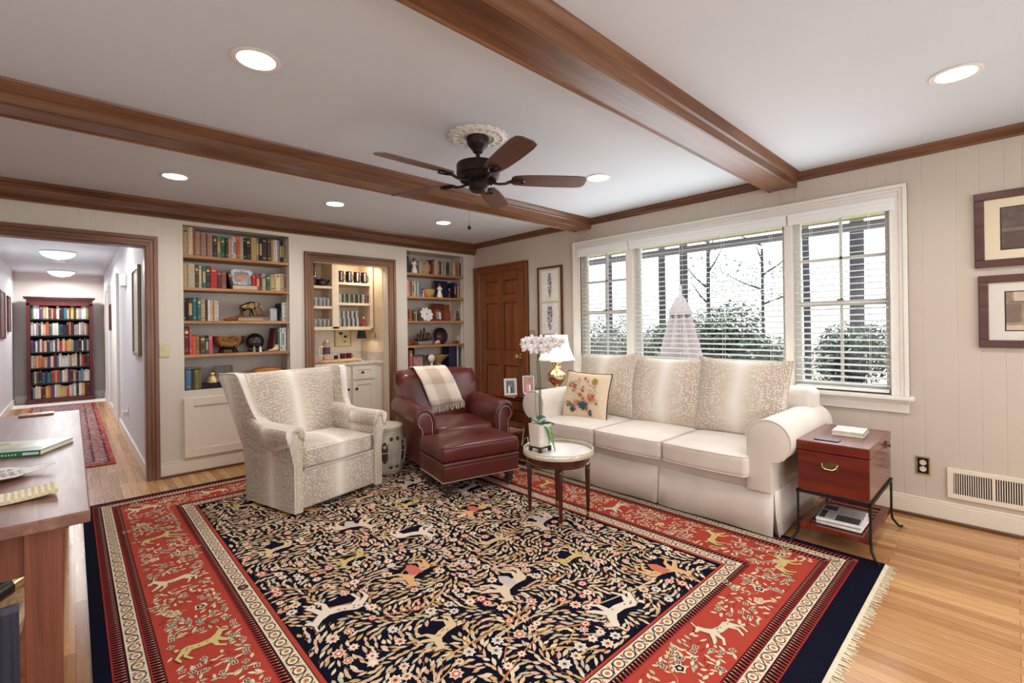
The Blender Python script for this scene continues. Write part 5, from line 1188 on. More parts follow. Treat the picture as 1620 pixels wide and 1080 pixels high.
t = thing('turtle_figurine', 'small brown turtle carving at the right end of the fourth shelf', 'figurine', (c1 - .08, YB + .06, SH[3] + .001)); MB().sphere((0, 0, .024), .034, 12, sc=(1.2, 1, .65)).build('carapace', M['redwood'], parent=t, world=False); MB().sphere((-.048, 0, .02), .012, 8).build('head', M['redwood'], parent=t, world=False)
# bottom shelf
t = thing('round_vase', 'round black disc vase behind the dark photo frame', 'vase', (c0 + .125, YB + .17, NZ0 + .165)); MB().lathe([(0, -.02), (.03, -.018), (.06, -.008), (.068, 0), (.06, .008), (.03, .018), (0, .02)], 24, M=Matrix.Translation((0, 0, .07)) @ Matrix.Rotation(PI / 2, 4, 'X')).build('vase_body', M['black'], parent=t, world=False); MB().lathe([(.045, -.164), (.03, -.15), (.02, -.02), (.03, .01)], 14).build('pedestal', M['black'], parent=t, world=False)
photo_frame('dark framed family photograph leaning on the bottom shelf right bookcase', c0 + .19, YB + .07, NZ0 + .001, .17, .2, M['black'], (M['photo_dark'], plain('photograph_pink', (170, 112, 102), .4, var=.5, scale=60)), rz=-.15, tilt=-.2)
t = thing('seashell', 'round white seashell standing before the pale wooden bowl', 'shell', (c0 + .375, YB + .06, NZ0 + .07)); MB().sphere((0, 0, .075), .052, 16, sc=(1, .6, 1)).build('shell_body', M['figwhite'], parent=t, world=False); MB().lathe([(.04, -.0695), (.02, -.05), (.015, .02), (.03, .03)], 14).build('stand', M['figwhite'], parent=t, world=False)
t = thing('wooden_bowl', 'wide pale golden wooden bowl on the bottom shelf right bookcase', 'bowl', (c0 + .52, YB + .13, NZ0 + .0006)); MB().lathe([(0, 0), (.05, 0), (.045, .07), (.085, .12), (.15, .178), (.146, .182), (.07, .13), (0, .11)], 28).build('bowl_body', plain('golden_turned_wood', (196, 160, 96), .35, var=.12), parent=t, world=False)

# ================================================================= BAR RECESS
BD = YB + .66
struct(MB().box(B0 - .12, B1 + .02, BD, BD + .05, 0, CZ).build('wall_bar_back', panelwall('bar_wall_paint', (232, 222, 204), 0), smooth=0))
struct(MB().box(B0 - .12, B0 - .07, YB + T, BD, 0, CZ).build('wall_bar_left', M['barcream'], smooth=0))
struct(MB().box(B1 - .01, B1 + .04, YB + T, BD, 0, CZ).build('wall_bar_right', M['barcream'], smooth=0))
struct(MB().box(B0 - .12, B1 + .04, YB + T, BD, CZ - .3, CZ).build('ceiling_bar', M['barcream'], smooth=0))
CXL, CXR = B0 - .065, B1 - .015; UF = YB + .32
u = thing('bar_shelf_unit', 'open cream bar shelves full of glasses above the counter', 'shelves', ((CXL + CXR) / 2, BD, 1.31))
UX = (CXL, 2.235, 2.315, 2.71, CXR)
MB().box(UX[1], UX[2], UF, BD - .001, 1.3, 2.14).build('divider', M['barcream'], parent=u, smooth=0, bevel=.002)
MB().box(CXL, CXR - .05, UF, BD - .001, 1.285, 1.325).build('bottom_panel', M['barcream'], parent=u, smooth=0, bevel=.002)
MB().box(UX[3], UX[3] + .04, UF, BD - .001, 1.3, 2.14).build('side_panel', M['barcream'], parent=u, smooth=0, bevel=.002)
MB().box(CXL, UX[3] + .04, BD - .018, BD - .001, 1.3, 2.14).build('back_panel', M['barcream'], parent=u, smooth=0)
BS_L = (1.80, 1.565); BS_R = (1.855, 1.61)
for z in BS_L: MB().box(CXL, UX[1], UF + .004, BD - .02, z - .03, z).build('shelf', M['barcream'], parent=u, smooth=0, bevel=.002)
for z in BS_R: MB().box(UX[2], UX[3], UF + .004, BD - .02, z - .03, z).build('shelf', M['barcream'], parent=u, smooth=0, bevel=.002)
# base cabinet
bc = thing('bar_cabinet', 'cream bar base cabinet with two drawers and two doors', 'cabinet', ((CXL + CXR) / 2, YB + .14, 0)); CF = YB + .135
MB().box(CXL, CXR, CF, BD - .001, .1, .875).box(CXL, CXR, CF + .05, BD - .001, .0005, .1).build('cabinet_body', M['cream'], parent=bc, smooth=0)
mid = 2.365
def front(nm, a, b, c, d, kx, kz):
    fr = MB().box(a, b, CF - .018, CF - .0005, c, d).build(nm, M['cream'], parent=bc, smooth=0, bevel=.002); m = MB(); e = .055
    for q in ((a, a + e, c, d), (b - e, b, c, d), (a + e, b - e, c, c + e * .8), (a + e, b - e, d - e * .8, d)): m.box(q[0], q[1], CF - .026, CF - .018, q[2], q[3])
    m.build('face_frame', M['cream'], parent=fr, world=False, smooth=0, bevel=.002).location = -Vector(bc.location)
    k = MB().lathe([(0, 0), (.007, 0), (.006, .012), (.014, .018), (.016, .025), (.010, .031), (0, .032)], 12, M=Matrix.Translation((kx, CF - .026, kz)) @ Matrix.Rotation(PI / 2, 4, 'X')).build('knob', M['bronze'], parent=fr, world=False); k.location = -Vector(bc.location)
front('drawer', CXL + .02, mid - .012, .705, .86, 2.12, .785); front('drawer', mid + .012, CXR - .11, .705, .86, 2.49, .785)
front('cabinet_door', CXL + .02, mid - .012, .12, .685, mid - .05, .60); front('cabinet_door', mid + .012, CXR - .11, .12, .685, mid + .05, .60)
t = NT('pale_granite'); n = t.noise(t.coord(), 14, 5, .65, .8); M['granite'] = t.fin(t.ramp(n, [(.3, srgb((186, 174, 162))), (.5, srgb((206, 196, 186))), (.7, srgb((228, 220, 212)))]), .25)
ct = thing('bar_countertop', 'pale veined stone countertop of the bar with low backsplash', 'countertop', ((CXL + CXR) / 2, YB + .14, .876))
MB().box(CXL, CXR, YB + .105, BD - .001, .8755, .908).build('counter_slab', M['granite'], parent=ct, smooth=0, bevel=.004)
MB().box(CXL, CXR, BD - .02, BD - .001, .908, 1.01).box(CXR - .018, CXR, YB + .125, BD - .02, .908, 1.01).build('backsplash', M['granite'], parent=ct, smooth=0)
CT = .9086
# glasses
def tumbler(label, x, y, z, r, h, group, mat=None, first={}):
    key = (round(r, 4), round(h, 3), mat.name if mat else 'g')
    if key not in first: first[key] = MB().lathe([(0, 0), (r * .82, 0), (r, h), (r * .93, h), (r * .76, .006), (0, .006)], 14).build('drinking_glass', mat or M['tumbler'], smooth=40); o = first[key]
    else: o = first[key].copy(); COL.objects.link(o)
    o.location = (x, y, z + .0005); o['label'] = label; o['category'] = 'glass'; o['group'] = group; return o
rnd = random.Random(14)
for nm, z, xs, r, h, lab in (('left middle', BS_L[1], [2.015, 2.065, 2.115, 2.16, 2.205], .026, .095, 'left middle bar shelf'), ('left low', 1.325, [2.01, 2.06, 2.11, 2.16, 2.207], .027, .085, 'left bottom bar shelf')):
    for i, x in enumerate(xs): tumbler('clear tumbler, %s from left in the front row, %s' % (NTH[i + 1], lab), x, UF + .05, z, r, h, 'clear glasses on the bar shelves')
    for i, x in enumerate(xs): tumbler('clear tumbler, %s from left in the back row, %s' % (NTH[i + 1], lab), x + .012 if x + .05 < 2.22 else x, UF + .13, z, r, h * 1.15, 'clear glasses on the bar shelves')
for i, x in enumerate((2.345, 2.40, 2.455, 2.51, 2.565)):
    tumbler('short clear glass, %s from left, front row, right bottom bar shelf' % NTH[i + 1], x, UF + .05, 1.325, .024, .10, 'clear glasses on the bar shelves')
    tumbler('tall clear glass, %s from left, back row, right bottom bar shelf' % NTH[i + 1], x + .02, UF + .12, 1.325, .027, .19, 'clear glasses on the bar shelves')
M['tum_green'] = glassmat('green_printed_glass', (.62, .74, .66, 1), .2)
for i, x in enumerate((2.345, 2.40, 2.46, 2.52, 2.58, 2.64, 2.685)):
    tumbler('%s glass, %s from the left on the right middle bar shelf' % (('green printed', 'clear')[i in (0, 5)] if i != 6 else 'rosy', NTH[i + 1]), x, UF + .05, BS_R[1], .027, .105, 'printed glasses on the bar shelf', M['tum_green'] if i not in (0, 5, 6) else (M['tumbler'] if i != 6 else glassmat('rosy_glass', (.8, .45, .4, 1), .15)))
mug0 = None
M['mug'] = plain('black_mug_glaze', (30, 20, 22), .25)
for i, x in enumerate((2.36, 2.46, 2.56, 2.655)):
    t = thing('mug', 'black and white tall mug, %s from the left on the top bar shelf' % NTH[i + 1], 'mug', (x, UF + .05, BS_R[0] + .0005), group='mugs on the top bar shelf')
    MB().lathe([(0, 0), (.034, 0), (.036, .005), (.036, .135), (.032, .135), (.031, .01), (0, .01)], 18).build('mug_body', M['mug'], parent=t, world=False)
    MB().box(-.012, .004, -.0375, -.0345, .02, .125).build('white_panel', M['photo_grey'], parent=t, world=False, smooth=0)
    MB().tube([(.034, 0, .03), (.052, 0, .035), (.056, 0, .06), (.053, 0, .09), (.034, 0, .1)], .005, 6).build('handle', M['mug'], parent=t, world=False)
t = thing('cocktail_shaker', 'tall black vessel on the top left bar shelf', 'shaker', (2.035, UF + .06, BS_L[0] + .0005)); MB().lathe([(0, 0), (.04, 0), (.042, .01), (.042, .16), (.03, .2), (.032, .24), (.026, .26), (0, .262)], 20).build('vessel', M['black'], parent=t, world=False); MB().lathe([(.0425, .1), (.043, .105), (.0425, .11)], 20).build('band', M['chrome'], parent=t, world=False)
t = thing('kettle', 'low black rounded kettle beside the tall black vessel', 'pot', (2.135, UF + .07, BS_L[0] + .0005)); MB().lathe([(0, 0), (.045, 0), (.068, .025), (.07, .05), (.055, .075), (.02, .085), (.008, .09), (0, .095)], 22).build('pot_body', M['black'], parent=t, world=False); MB().tube([(.06, 0, .05), (.085, 0, .06), (.1, 0, .075)], [.012, .009, .007], 8).build('spout', M['black'], parent=t, world=False)
t = figure('small red and white seated ceramic figure on the bottom bar shelf', 2.64, UF + .045, 1.325, .12, M['red'], M['figwhite'], arms=True)
# counter objects
t = thing('table_lamp', 'slim lamp with black shade and steel stem on the bar counter', 'lamp', (2.62, YB + .38, CT)); MB().lathe([(0, 0), (.06, 0), (.06, .006), (.012, .012), (.008, .02), (0, .02)], 24).build('base', M['chrome'], parent=t, world=False); MB().tube([(0, 0, .015), (0, 0, .30)], .007, 10).build('pole', M['chrome'], parent=t, world=False)
MB().lathe([(.058, .27), (.042, .365), (.040, .365), (.056, .27)], 28).build('lamp_shade', M['blackmatte'], parent=t, world=False); MB().sphere((0, 0, .315), .014, 10).build('bulb', M['lampdisc'], parent=t, world=False)
point('bar_lamp_light', (2.62, YB + .38, CT + .285), 2.4, (1, .82, .62), .012)
area('bar_ceiling_light', (2.60, YB + .20, 2.09), (.35, .25, 0), .16, .16, 3.0, (1, .84, .66))
t = thing('serving_tray', 'live-edge wooden tray holding the stein and mugs on the counter', 'tray', (2.24, YB + .27, CT)); secs = []
MB().rbox((0, 0, .021), (.58, .18, .036), .012, mid=(6, 2, 1), fn=lambda q, h: q + Vector((0, .012 * math.sin(q.x * 14), 0))).build('tray_body', wood('spalted_tray_wood', (150, 92, 60), (214, 170, 128), (232, 200, 160), 'x', .4, 1.6), parent=t, world=False)
ty = CT + .0405
t = thing('beer_stein', 'painted lidded ceramic stein on the wooden tray', 'stein', (2.14, YB + .27, ty)); MB().lathe([(0, 0), (.045, 0), (.047, .01), (.04, .03), (.037, .15), (.041, .165), (.041, .175), (0, .176)], 24).build('stein_body', plain('painted_stoneware', (204, 166, 140), .4, var=.3, scale=60), parent=t, world=False)
MB().lathe([(.041, .176), (.042, .182), (.028, .205), (.008, .225), (.006, .24), (0, .243)], 20).build('pewter_lid', M['silver'], parent=t, world=False); MB().tube([(-.036, 0, .15), (-.075, 0, .145), (-.086, 0, .1), (-.075, 0, .05), (-.038, 0, .04)], .007, 8).build('handle', M['figwhite'], parent=t, world=False)
MB().lathe([(.0405, .06), (.0408, .1), (.0403, .14)], 24).build('painted_band', plain('navy_red_decoration', (84, 60, 90), .4, var=.5, scale=90), parent=t, world=False)
for x, lab in ((2.33, 'dark red mug on the wooden tray, left one'), (2.405, 'dark red mug on the wooden tray, right one')):
    t = thing('mug', lab, 'mug', (x, YB + .27, ty)); MB().lathe([(0, 0), (.03, 0), (.032, .005), (.032, .06), (.028, .06), (.027, .01), (0, .01)], 18).build('mug_body', M['darkred'], parent=t, world=False); MB().tube([(.03, 0, .015), (.045, 0, .02), (.046, 0, .042), (.03, 0, .048)], .004, 6).build('handle', M['darkred'], parent=t, world=False)
t = thing('cup', 'small black metal cup between the stein and red mugs', 'cup', (2.245, YB + .26, ty)); MB().lathe([(0, 0), (.022, 0), (.025, .04), (.022, .04), (.02, .006), (0, .006)], 16).build('cup_body', M['black'], parent=t, world=False)
t = photo_frame('gilt framed print of three dark heart leaves behind the bar counter', 2.50, BD - .012, 1.075, .21, .235, plain('gilt_picture_frame', (188, 160, 100), .4, .3), (plain('ivory_mat', (228, 220, 178), .7),), tilt=0, bw=.012)
m = MB()
for cx, cz, s in ((-.03, .165, .03), (.03, .125, .026), (.02, .06, .014)):
    P = [(cx + s * .9 * (16 * math.sin(q) ** 3) / 16, -.0005, cz + s * .9 * (13 * math.cos(q) - 5 * math.cos(2 * q) - 2 * math.cos(3 * q) - math.cos(4 * q)) / 16) for q in [2 * PI * k / 20 for k in range(20)]]; m.add(P, [tuple(range(20))])
m.box(-.006, -.0045, -.0006, .0, .03, .15).box(.019, .0205, -.0006, 0, .03, .12); m.build('printed_leaves', M['black'], parent=t, world=False, smooth=0)
photo_frame('gilt framed print at the left end of the bar wall', 2.07, BD - .012, 1.09, .16, .22, plain('gilt_picture_frame_b', (176, 150, 96), .4, .3), (plain('ivory_mat_b', (222, 214, 190), .7),), tilt=0, bw=.012)
t = thing('bottle_opener', 'metal bottle opener hanging on the right wall of the bar', 'opener', (B1 - .012, YB + .3, 1.2)); m = MB().tube([(0, 0, .08), (-.006, 0, .03), (-.006, .01, .0), (-.006, 0, -.02), (-.006, -.01, 0), (-.006, 0, .03)], .004, 6); m.build('opener_body', M['chrome'], parent=t, world=False)
t = thing('wall_hook', 'small brass hook on the bar side wall holding the opener', 'hook', (B1 - .0105, YB + .3, 1.285)); MB().box(-.004, 0, -.008, .008, -.01, .01).tube([(-.002, 0, 0), (-.014, 0, -.004), (-.014, 0, .004)], .002, 6).build('hook_body', M['brass'], parent=t, world=False)

# ================================================================= CEILING FAN AND LIGHTS
fan = thing('ceiling_fan', 'dark bronze ceiling fan with five brown wooden blades and pull chain', 'ceiling fan', (1.795, 2.2, CZ))
m = MB(); 
MB().lathe([(.0, -.001), (.168, -.001), (.17, -.010), (.15, -.020), (.13, -.012), (.10, -.022), (.085, -.012), (0, -.012)], 40).build('ceiling_medallion', M['white'], parent=fan, world=False, smooth=30)
for k in range(18): a = 2 * PI * k / 18; m.obox((.125 * math.cos(a), .125 * math.sin(a), -.016), (.06, .006, .008), rz=a)
for k in range(18): a = 2 * PI * (k + .5) / 18; m.sphere((.158 * math.cos(a), .158 * math.sin(a), -.006), .024, 10, sc=(1, 1, .35))
m.build('medallion_ribs', M['white'], parent=fan, world=False)
BZ = M['bronze']
MB().lathe([(0, -.012), (.068, -.012), (.07, -.02), (.066, -.03), (.066, -.04), (.058, -.06), (.036, -.085), (.03, -.095), (.028, -.10), (0, -.10)], 32).build('canopy', BZ, parent=fan, world=False)
MB().tube([(0, 0, -.09), (0, 0, -.18)], .0125, 14).build('downrod', BZ, parent=fan, world=False)
MB().lathe([(0, -.152), (.03, -.155), (.1, -.162), (.126, -.172), (.13, -.182), (.13, -.235), (.124, -.24), (.128, -.247), (.118, -.26), (.09, -.272), (.055, -.276), (0, -.276)], 40).build('motor_housing', BZ, parent=fan, world=False)
m = MB()
for k in range(24): a = 2 * PI * k / 24; m.obox((.085 * math.cos(a), .085 * math.sin(a), -.272), (.045, .005, .01), rz=a)
m.build('vent_fins', BZ, parent=fan, world=False)
MB().lathe([(0, -.27), (.05, -.272), (.05, -.282), (.056, -.288), (.056, -.32), (.05, -.328), (.042, -.335), (0, -.338)], 32).build('switch_housing', BZ, parent=fan, world=False)
MB().tube([(-.03, .045, -.30), (-.034, .05, -.32), (-.034, .05, -.54)], .0012, 5).build('pull_chain', M['oldbrass'], parent=fan, world=False)
MB().sphere((-.034, .05, -.548), .012, 12).build('chain_knob', BZ, parent=fan, world=False)
for k in range(5):
    a = math.radians(-36 + 72 * k); Rm = Matrix.Rotation(a, 4, 'Z'); pit = Matrix.Rotation(math.radians(-12), 4, 'X')
    out = [(.22, -.052), (.30, -.062), (.45, -.067), (.60, -.066), (.645, -.058), (.662, -.03), (.662, .03), (.645, .058), (.60, .066), (.45, .067), (.30, .062), (.22, .052), (.2, .03), (.2, -.03)]
    m = MB().prism(out, 'z', -.0035, .0035); m.v = [tuple(Rm @ (Matrix.Translation((0, 0, -.262)) @ pit @ Vector(p))) for p in m.v]
    # blade wood grain follows local object X, so build with its own rotation
    m.v = [tuple(Rm.inverted() @ Vector(p)) for p in m.v]; bl = m.build('blade', M['walnut'], parent=fan, world=False, smooth=0, bevel=.0015); bl.rotation_euler = (0, 0, a)
    m = MB().tube([(.08, 0, -.278), (.12, 0, -.286), (.16, 0, -.284), (.19, 0, -.272)], [.009, .008, .008, .01], 8)
    for s in (-1, 0, 1): m.tube([(.185, 0, -.272), (.215, s * .026, -.270), (.265, s * .034, -.270)], [.008, .006, .005], 6)
    m.tube([(.265, -.034, -.270), (.28, 0, -.270), (.265, .034, -.270)], .0055, 6); br_ = m.build('blade_bracket', BZ, parent=fan, world=False); br_.rotation_euler = (0, 0, a)
CANS = [((.585, 2.195), 'recessed ceiling light in the foreground left of the fan'), ((3.02, .18), 'recessed ceiling light at the upper right beyond the near beam'), ((.57, 4.24), 'recessed ceiling light nearest the hall doorway'), ((1.77, 4.24), 'recessed ceiling light in front of the bar recess'), ((2.97, 4.25), 'recessed ceiling light in front of the right bookcase'), ((2.995, 2.205), 'recessed ceiling light right of the fan by the window')]
for (x, y), lab in CANS:
    t = thing('recessed_light', lab, 'ceiling light', (x, y, CZ), group='recessed ceiling lights')
    MB().lathe([(.072, -.001), (.095, -.001), (.096, -.004), (.088, -.007), (.074, -.006), (.072, -.001)], 36).build('trim_ring', M['white'], parent=t, world=False)
    MB().lathe([(0, -.003), (.073, -.003)], 36).build('lens', M['lampdisc'], parent=t, world=False, smooth=0)
    area('can_light', (x, y, CZ - .012), (0, 0, 0), .14, .14, CAN_W, (1, .95, .89), 'DISK', math.radians(150))
for (x, y) in ((.585, .18), (1.79, .18), (.585, -1.2), (3.02, -1.2)): area('can_light', (x, y, CZ - .012), (0, 0, 0), .14, .14, CAN_W, (1, .95, .89), 'DISK', math.radians(150))
# hall fixtures
for y, lab in ((9.2, 'nearer frosted dome ceiling light in the hall'), (12.0, 'farther frosted dome ceiling light in the hall')):
    t = thing('dome_light', lab, 'ceiling light', (-.13, y, CZ)); MB().lathe([(0, -.001), (.2, -.001), (.205, -.012), (.195, -.02), (0, -.02)], 32).build('rim', M['white'], parent=t, world=False)
    MB().lathe([(.185, -.02), (.17, -.05), (.12, -.085), (.05, -.105), (0, -.11)], 32).build('glass_dome', M['halldome'], parent=t, world=False); MB().lathe([(.012, -.108), (.012, -.125), (0, -.132)], 10).build('finial', M['white'], parent=t, world=False)
    area('hall_light', (-.13, y, CZ - .13), (0, 0, 0), .3, .3, 30, (.97, .98, 1), 'DISK')
area('hall_light', (-.13, 6.7, CZ - .02), (0, 0, 0), .2, .2, 16, (.97, .98, 1), 'DISK')
t = thing('smoke_detector', 'round white smoke detector on the hall ceiling between domes', 'smoke detector', (-.13, 10.3, CZ)); MB().lathe([(0, -.001), (.075, -.001), (.075, -.02), (.06, -.035), (0, -.036)], 24).build('detector_body', M['white'], parent=t, world=False)

# ================================================================= HALL CONTENTS
hb = thing('tall_bookcase', 'tall dark red wooden bookcase full of books at the hall end', 'bookcase', (-.15, 12.4, 0)); bx0, bx1, by0, by1 = -.60, .30, 12.22, 12.5; HT = 1.97
MG = M['mahog']
MB().box(bx0, bx0 + .05, by0, by1, .08, HT - .12).build('side_panel', MG, parent=hb, smooth=0, bevel=.003); MB().box(bx1 - .05, bx1, by0, by1, .08, HT - .12).build('side_panel', MG, parent=hb, smooth=0, bevel=.003)
MB().box(bx0 - .015, bx1 + .015, by0 - .02, by1, .009, .09).build('plinth', MG, parent=hb, smooth=0, bevel=.004)
MB().box(bx0, bx1, by0, by1, HT - .16, HT - .04).box(bx0 - .03, bx1 + .03, by0 - .03, by1, HT - .045, HT - .02).box(bx0 - .04, bx1 + .04, by0 - .04, by1, HT - .02, HT).build('cornice', MG, parent=hb, smooth=0, bevel=.003)
MB().box(bx0 + .05, bx1 - .05, by1 - .015, by1, .09, HT - .16).build('back_panel', M['blackmatte'], parent=hb, smooth=0)
hz = (1.565, 1.26, .955, .665, .375, .10)
for z in hz[:-1]: MB().box(bx0 + .05, bx1 - .05, by0 + .01, by1 - .016, z - .025, z).build('shelf', M['black'], parent=hb, smooth=0)
rnd = random.Random(33); pal = ['white', 'cream', 'beige', 'grey', 'black', 'red', 'navy', 'blue', 'green', 'tan', 'brown', 'burgundy', 'yellow', 'orange', 'purple', 'olive', 'white', 'beige', 'charcoal', 'cream', 'teal', 'black', 'white', 'white', 'grey', 'cream']
for r, z in enumerate(hz):
    xs = []; tot = 0; W_ = bx1 - bx0 - .104
    while tot < W_ * 1000: w = rnd.uniform(24, 46); xs.append('%d,%d,%s,%s' % (w, rnd.uniform(195, 250), rnd.choice(pal), rnd.choice(['', 's', 't', ''])))  or None; tot += w
    row(';'.join(xs), bx0 + .052, bx1 - .052, z, '%s shelf of the hall bookcase' % ('top', 'second', 'third', 'fourth', 'fifth', 'bottom')[r], 'books in the hall bookcase', d=.17, yf=by0 + .02, seed=r + 5)
run = thing('runner_rug', 'long faded red patterned runner rug lying along the hall floor', 'rug', (-.12, 8.9, 0))
t = NT('runner_pile'); tc = t.n.new('ShaderNodeTexCoord'); sp = t.n.new('ShaderNodeSeparateXYZ'); t.t.links.new(tc.outputs['Object'], sp.inputs[0])
ax = t.math('ABSOLUTE', sp.outputs[0]); ay = t.math('ABSOLUTE', sp.outputs[1]); edge = t.math('MAXIMUM', ax, t.math('SUBTRACT', ay, 2.36))
zz = t.ramp(edge, [(0, srgb((146, 118, 118))), (.25, srgb((140, 90, 86))), (.265, srgb((52, 36, 44))), (.275, srgb((150, 110, 104))), (.365, srgb((120, 70, 72))), (.375, srgb((46, 34, 44))), (.385, srgb((168, 70, 66)))], 'CONSTANT')
vo = t.node('ShaderNodeTexVoronoi'); t.t.links.new(t.coord('Object', (26, 26, 1)), vo.inputs['Vector']); vo.inputs['Scale'].default_value = 1; vc = t.ramp(vo.outputs['Color'], [(0.0, srgb((60, 44, 56))), (.35, srgb((186, 160, 146))), (.6, srgb((128, 60, 56))), (.8, srgb((200, 180, 160)))], 'CONSTANT')
c = t.mix(t.math('MULTIPLY', t.math('LESS_THAN', vo.outputs['Distance'], .42), .7), zz, vc); MATR = t.fin(c, .95, 0, .1)
MB().box(-.54, .31, 6.08, 11.7, .001, .009).build('pile', MATR, parent=run, smooth=0)
rb = plain('runner_binding', (150, 52, 50), .9)
for y in (6.08, 11.7): MB().box(-.54, .31, y - .012, y + .012, .0015, .0095).build('end_band', rb, parent=run, smooth=0)
# hall pictures, doors, thermostat, outlet
def wallpic(label, x, ya, yb, za, zb, face, fm, inner, name='framed_picture', bw=.03):
    t = thing(name, label, 'picture', (x, (ya + yb) / 2, za)); s = face; m = MB()
    for q in ((ya, yb, za, za + bw), (ya, yb, zb - bw, zb), (ya, ya + bw, za + bw, zb - bw), (yb - bw, yb, za + bw, zb - bw)): m.box(min(x, x + s * .025), max(x, x + s * .025), q[0], q[1], q[2], q[3])
    m.build('frame', fm, parent=t, smooth=0, bevel=.004); m = MB().box(min(x, x + s * .012), max(x, x + s * .012), ya + bw, yb - bw, za + bw, zb - bw); m.build('mat_board', inner, parent=t, smooth=0); return t
wallpic('dark framed picture farther along the left hall wall', HX0 + .001, 11.35, 11.75, 1.33, 1.93, 1, M['picture_wood'], M['photo_warm'])
wallpic('large dark framed picture nearer on the left hall wall', HX0 + .001, 10.2, 10.85, 1.22, 1.95, 1, M['picture_wood'], plain('hall_print_b', (120, 100, 98), .5, var=.3))
wallpic('tall gilt framed picture at the near end of the right hall wall', HX1 - .001, 5.62, 6.2, 1.06, 1.93, -1, plain('gilt_hall_frame', (150, 130, 96), .4, .4), plain('hall_print_c', (202, 196, 190), .4), bw=.035)
wallpic('small dark framed picture between the doors on the right hall wall', HX1 - .001, 10.1, 10.35, 1.33, 1.76, -1, M['picture_wood'], M['photo_dark'], bw=.02)
t = thing('framed_picture', 'small gilt framed picture hanging beside the hall bookcase', 'picture', (.42, 11.95, 1.35)); MB().box(HX1 - .022, HX1 - .001, 11.8, 12.1, 1.35, 1.68).build('frame', plain('gilt_hall_frame_b', (160, 140, 84), .4, .3), parent=t, smooth=0); MB().box(HX1 - .024, HX1 - .022, 11.83, 12.07, 1.38, 1.65).build('print', M['photo_warm'], parent=t, smooth=0)
for k, (a, b) in enumerate(((8.55, 9.35), (10.65, 11.45))):
    struct(MB().box(HX1 - .012, HX1 - .0005, a, b, 0.009, 2.03).build('door_%d' % (k + 2), M['white'], smooth=0)); m = MB()
    m.box(HX1 - .03, HX1 - .0004, a - .08, a, 0, 2.11).box(HX1 - .03, HX1 - .0004, b, b + .08, 0, 2.11).box(HX1 - .03, HX1 - .0004, a, b, 2.03, 2.11); struct(m.build('trim_%d' % (17 + k), M['white'], smooth=0, bevel=.003))
t = thing('door_chime', 'white door chime box high on the right hall wall', 'chime', (HX1, 7.3, 1.83)); MB().box(HX1 - .05, HX1 - .0005, 7.17, 7.42, 1.84, 1.98).build('chime_cover', M['white'], parent=t, smooth=0, bevel=.008)
t = thing('wall_outlet', 'white outlet with plug low on the right hall wall', 'outlet', (HX1, 7.15, .32)); MB().box(HX1 - .008, HX1 - .0005, 7.1, 7.2, .30, .43).build('cover_plate', M['white'], parent=t, smooth=0, bevel=.002); MB().box(HX1 - .05, HX1 - .008, 7.12, 7.18, .31, .37).build('plug', M['white'], parent=t, smooth=0, bevel=.004)

# ================================================================= WALL FITTINGS
def plate(label, c, size, ax, mat, parts, name='light_switch', cat='switch'):
    t = thing(name, label, cat, c); return t
t = thing('light_switch', 'brass double toggle switch plate between hall doorway and bookcase', 'switch', (.60, YB, 1.125))
MB().box(.56, .636, YB - .007, YB - .0005, 1.066, 1.188).build('cover_plate', plain('satin_brass_plate', (190, 180, 140), .4, .5), parent=t, smooth=0, bevel=.003)
for z in (1.10, 1.127, 1.154): MB().box(.592, .604, YB - .018, YB - .007, z - .006, z + .006).build('toggle', M['cream'], parent=t, smooth=0)
t = thing('light_switch', 'brass switch plate right of the wooden door', 'switch', (XR, 4.03, 1.18)); MB().box(XR - .007, XR - .0005, 3.98, 4.062, 1.13, 1.25).build('cover_plate', M['brass'], parent=t, smooth=0, bevel=.003)
for y in (4.0, 4.04): MB().box(XR - .016, XR - .007, y - .005, y + .005, 1.18, 1.2).build('toggle', M['white'], parent=t, smooth=0)
t = thing('wall_outlet', 'brown double outlet in a brass plate on the right wall', 'outlet', (XR, .43, .34)); MB().box(XR - .006, XR - .0005, .39, .467, .278, .40).build('cover_plate', M['brass'], parent=t, smooth=0, bevel=.003)
MB().box(XR - .009, XR - .006, .40, .457, .288, .39).build('receptacle_plate', M['bronze'], parent=t, smooth=0)
for z in (.318, .36):
    q = MB().lathe([(0, 0), (.017, 0), (.017, .003), (0, .003)], 18, M=Matrix.Translation((XR - .009, .4285, z)) @ Matrix.Rotation(-PI / 2, 4, 'Y')).build('socket', M['cream'], parent=t)
    MB().box(XR - .0135, XR - .012, .420, .423, z + .001, z + .009).box(XR - .0135, XR - .012, .434, .437, z + .001, z + .009).build('socket_slots', M['black'], parent=q, smooth=0)
t = thing('air_vent', 'cream metal air return grille low on the right wall', 'vent', (XR, .05, .25)); y0, y1, z0, z1 = -.22, .312, .162, .352
m = MB(); 
for q in ((y0, y1, z0, z0 + .028), (y0, y1, z1 - .028, z1), (y0, y0 + .03, z0 + .028, z1 - .028), (y1 - .03, y1, z0 + .028, z1 - .028), (.098, .108, z0 + .028, z1 - .028)): m.box(XR - .014, XR - .0005, *q)
m.build('frame', M['cream'], parent=t, smooth=0, bevel=.002); MB().box(XR - .003, XR - .0005, y0 + .025, y1 - .025, z0 + .025, z1 - .025).build('backing', M['blackmatte'], parent=t, smooth=0); m = MB(); y = y0 + .034
while y < y1 - .03: m.obox((XR - .008, y, (z0 + z1) / 2), (.008, .0045, z1 - z0 - .05)); y += .0105
m.build('louvres', M['cream'], parent=t, smooth=0)
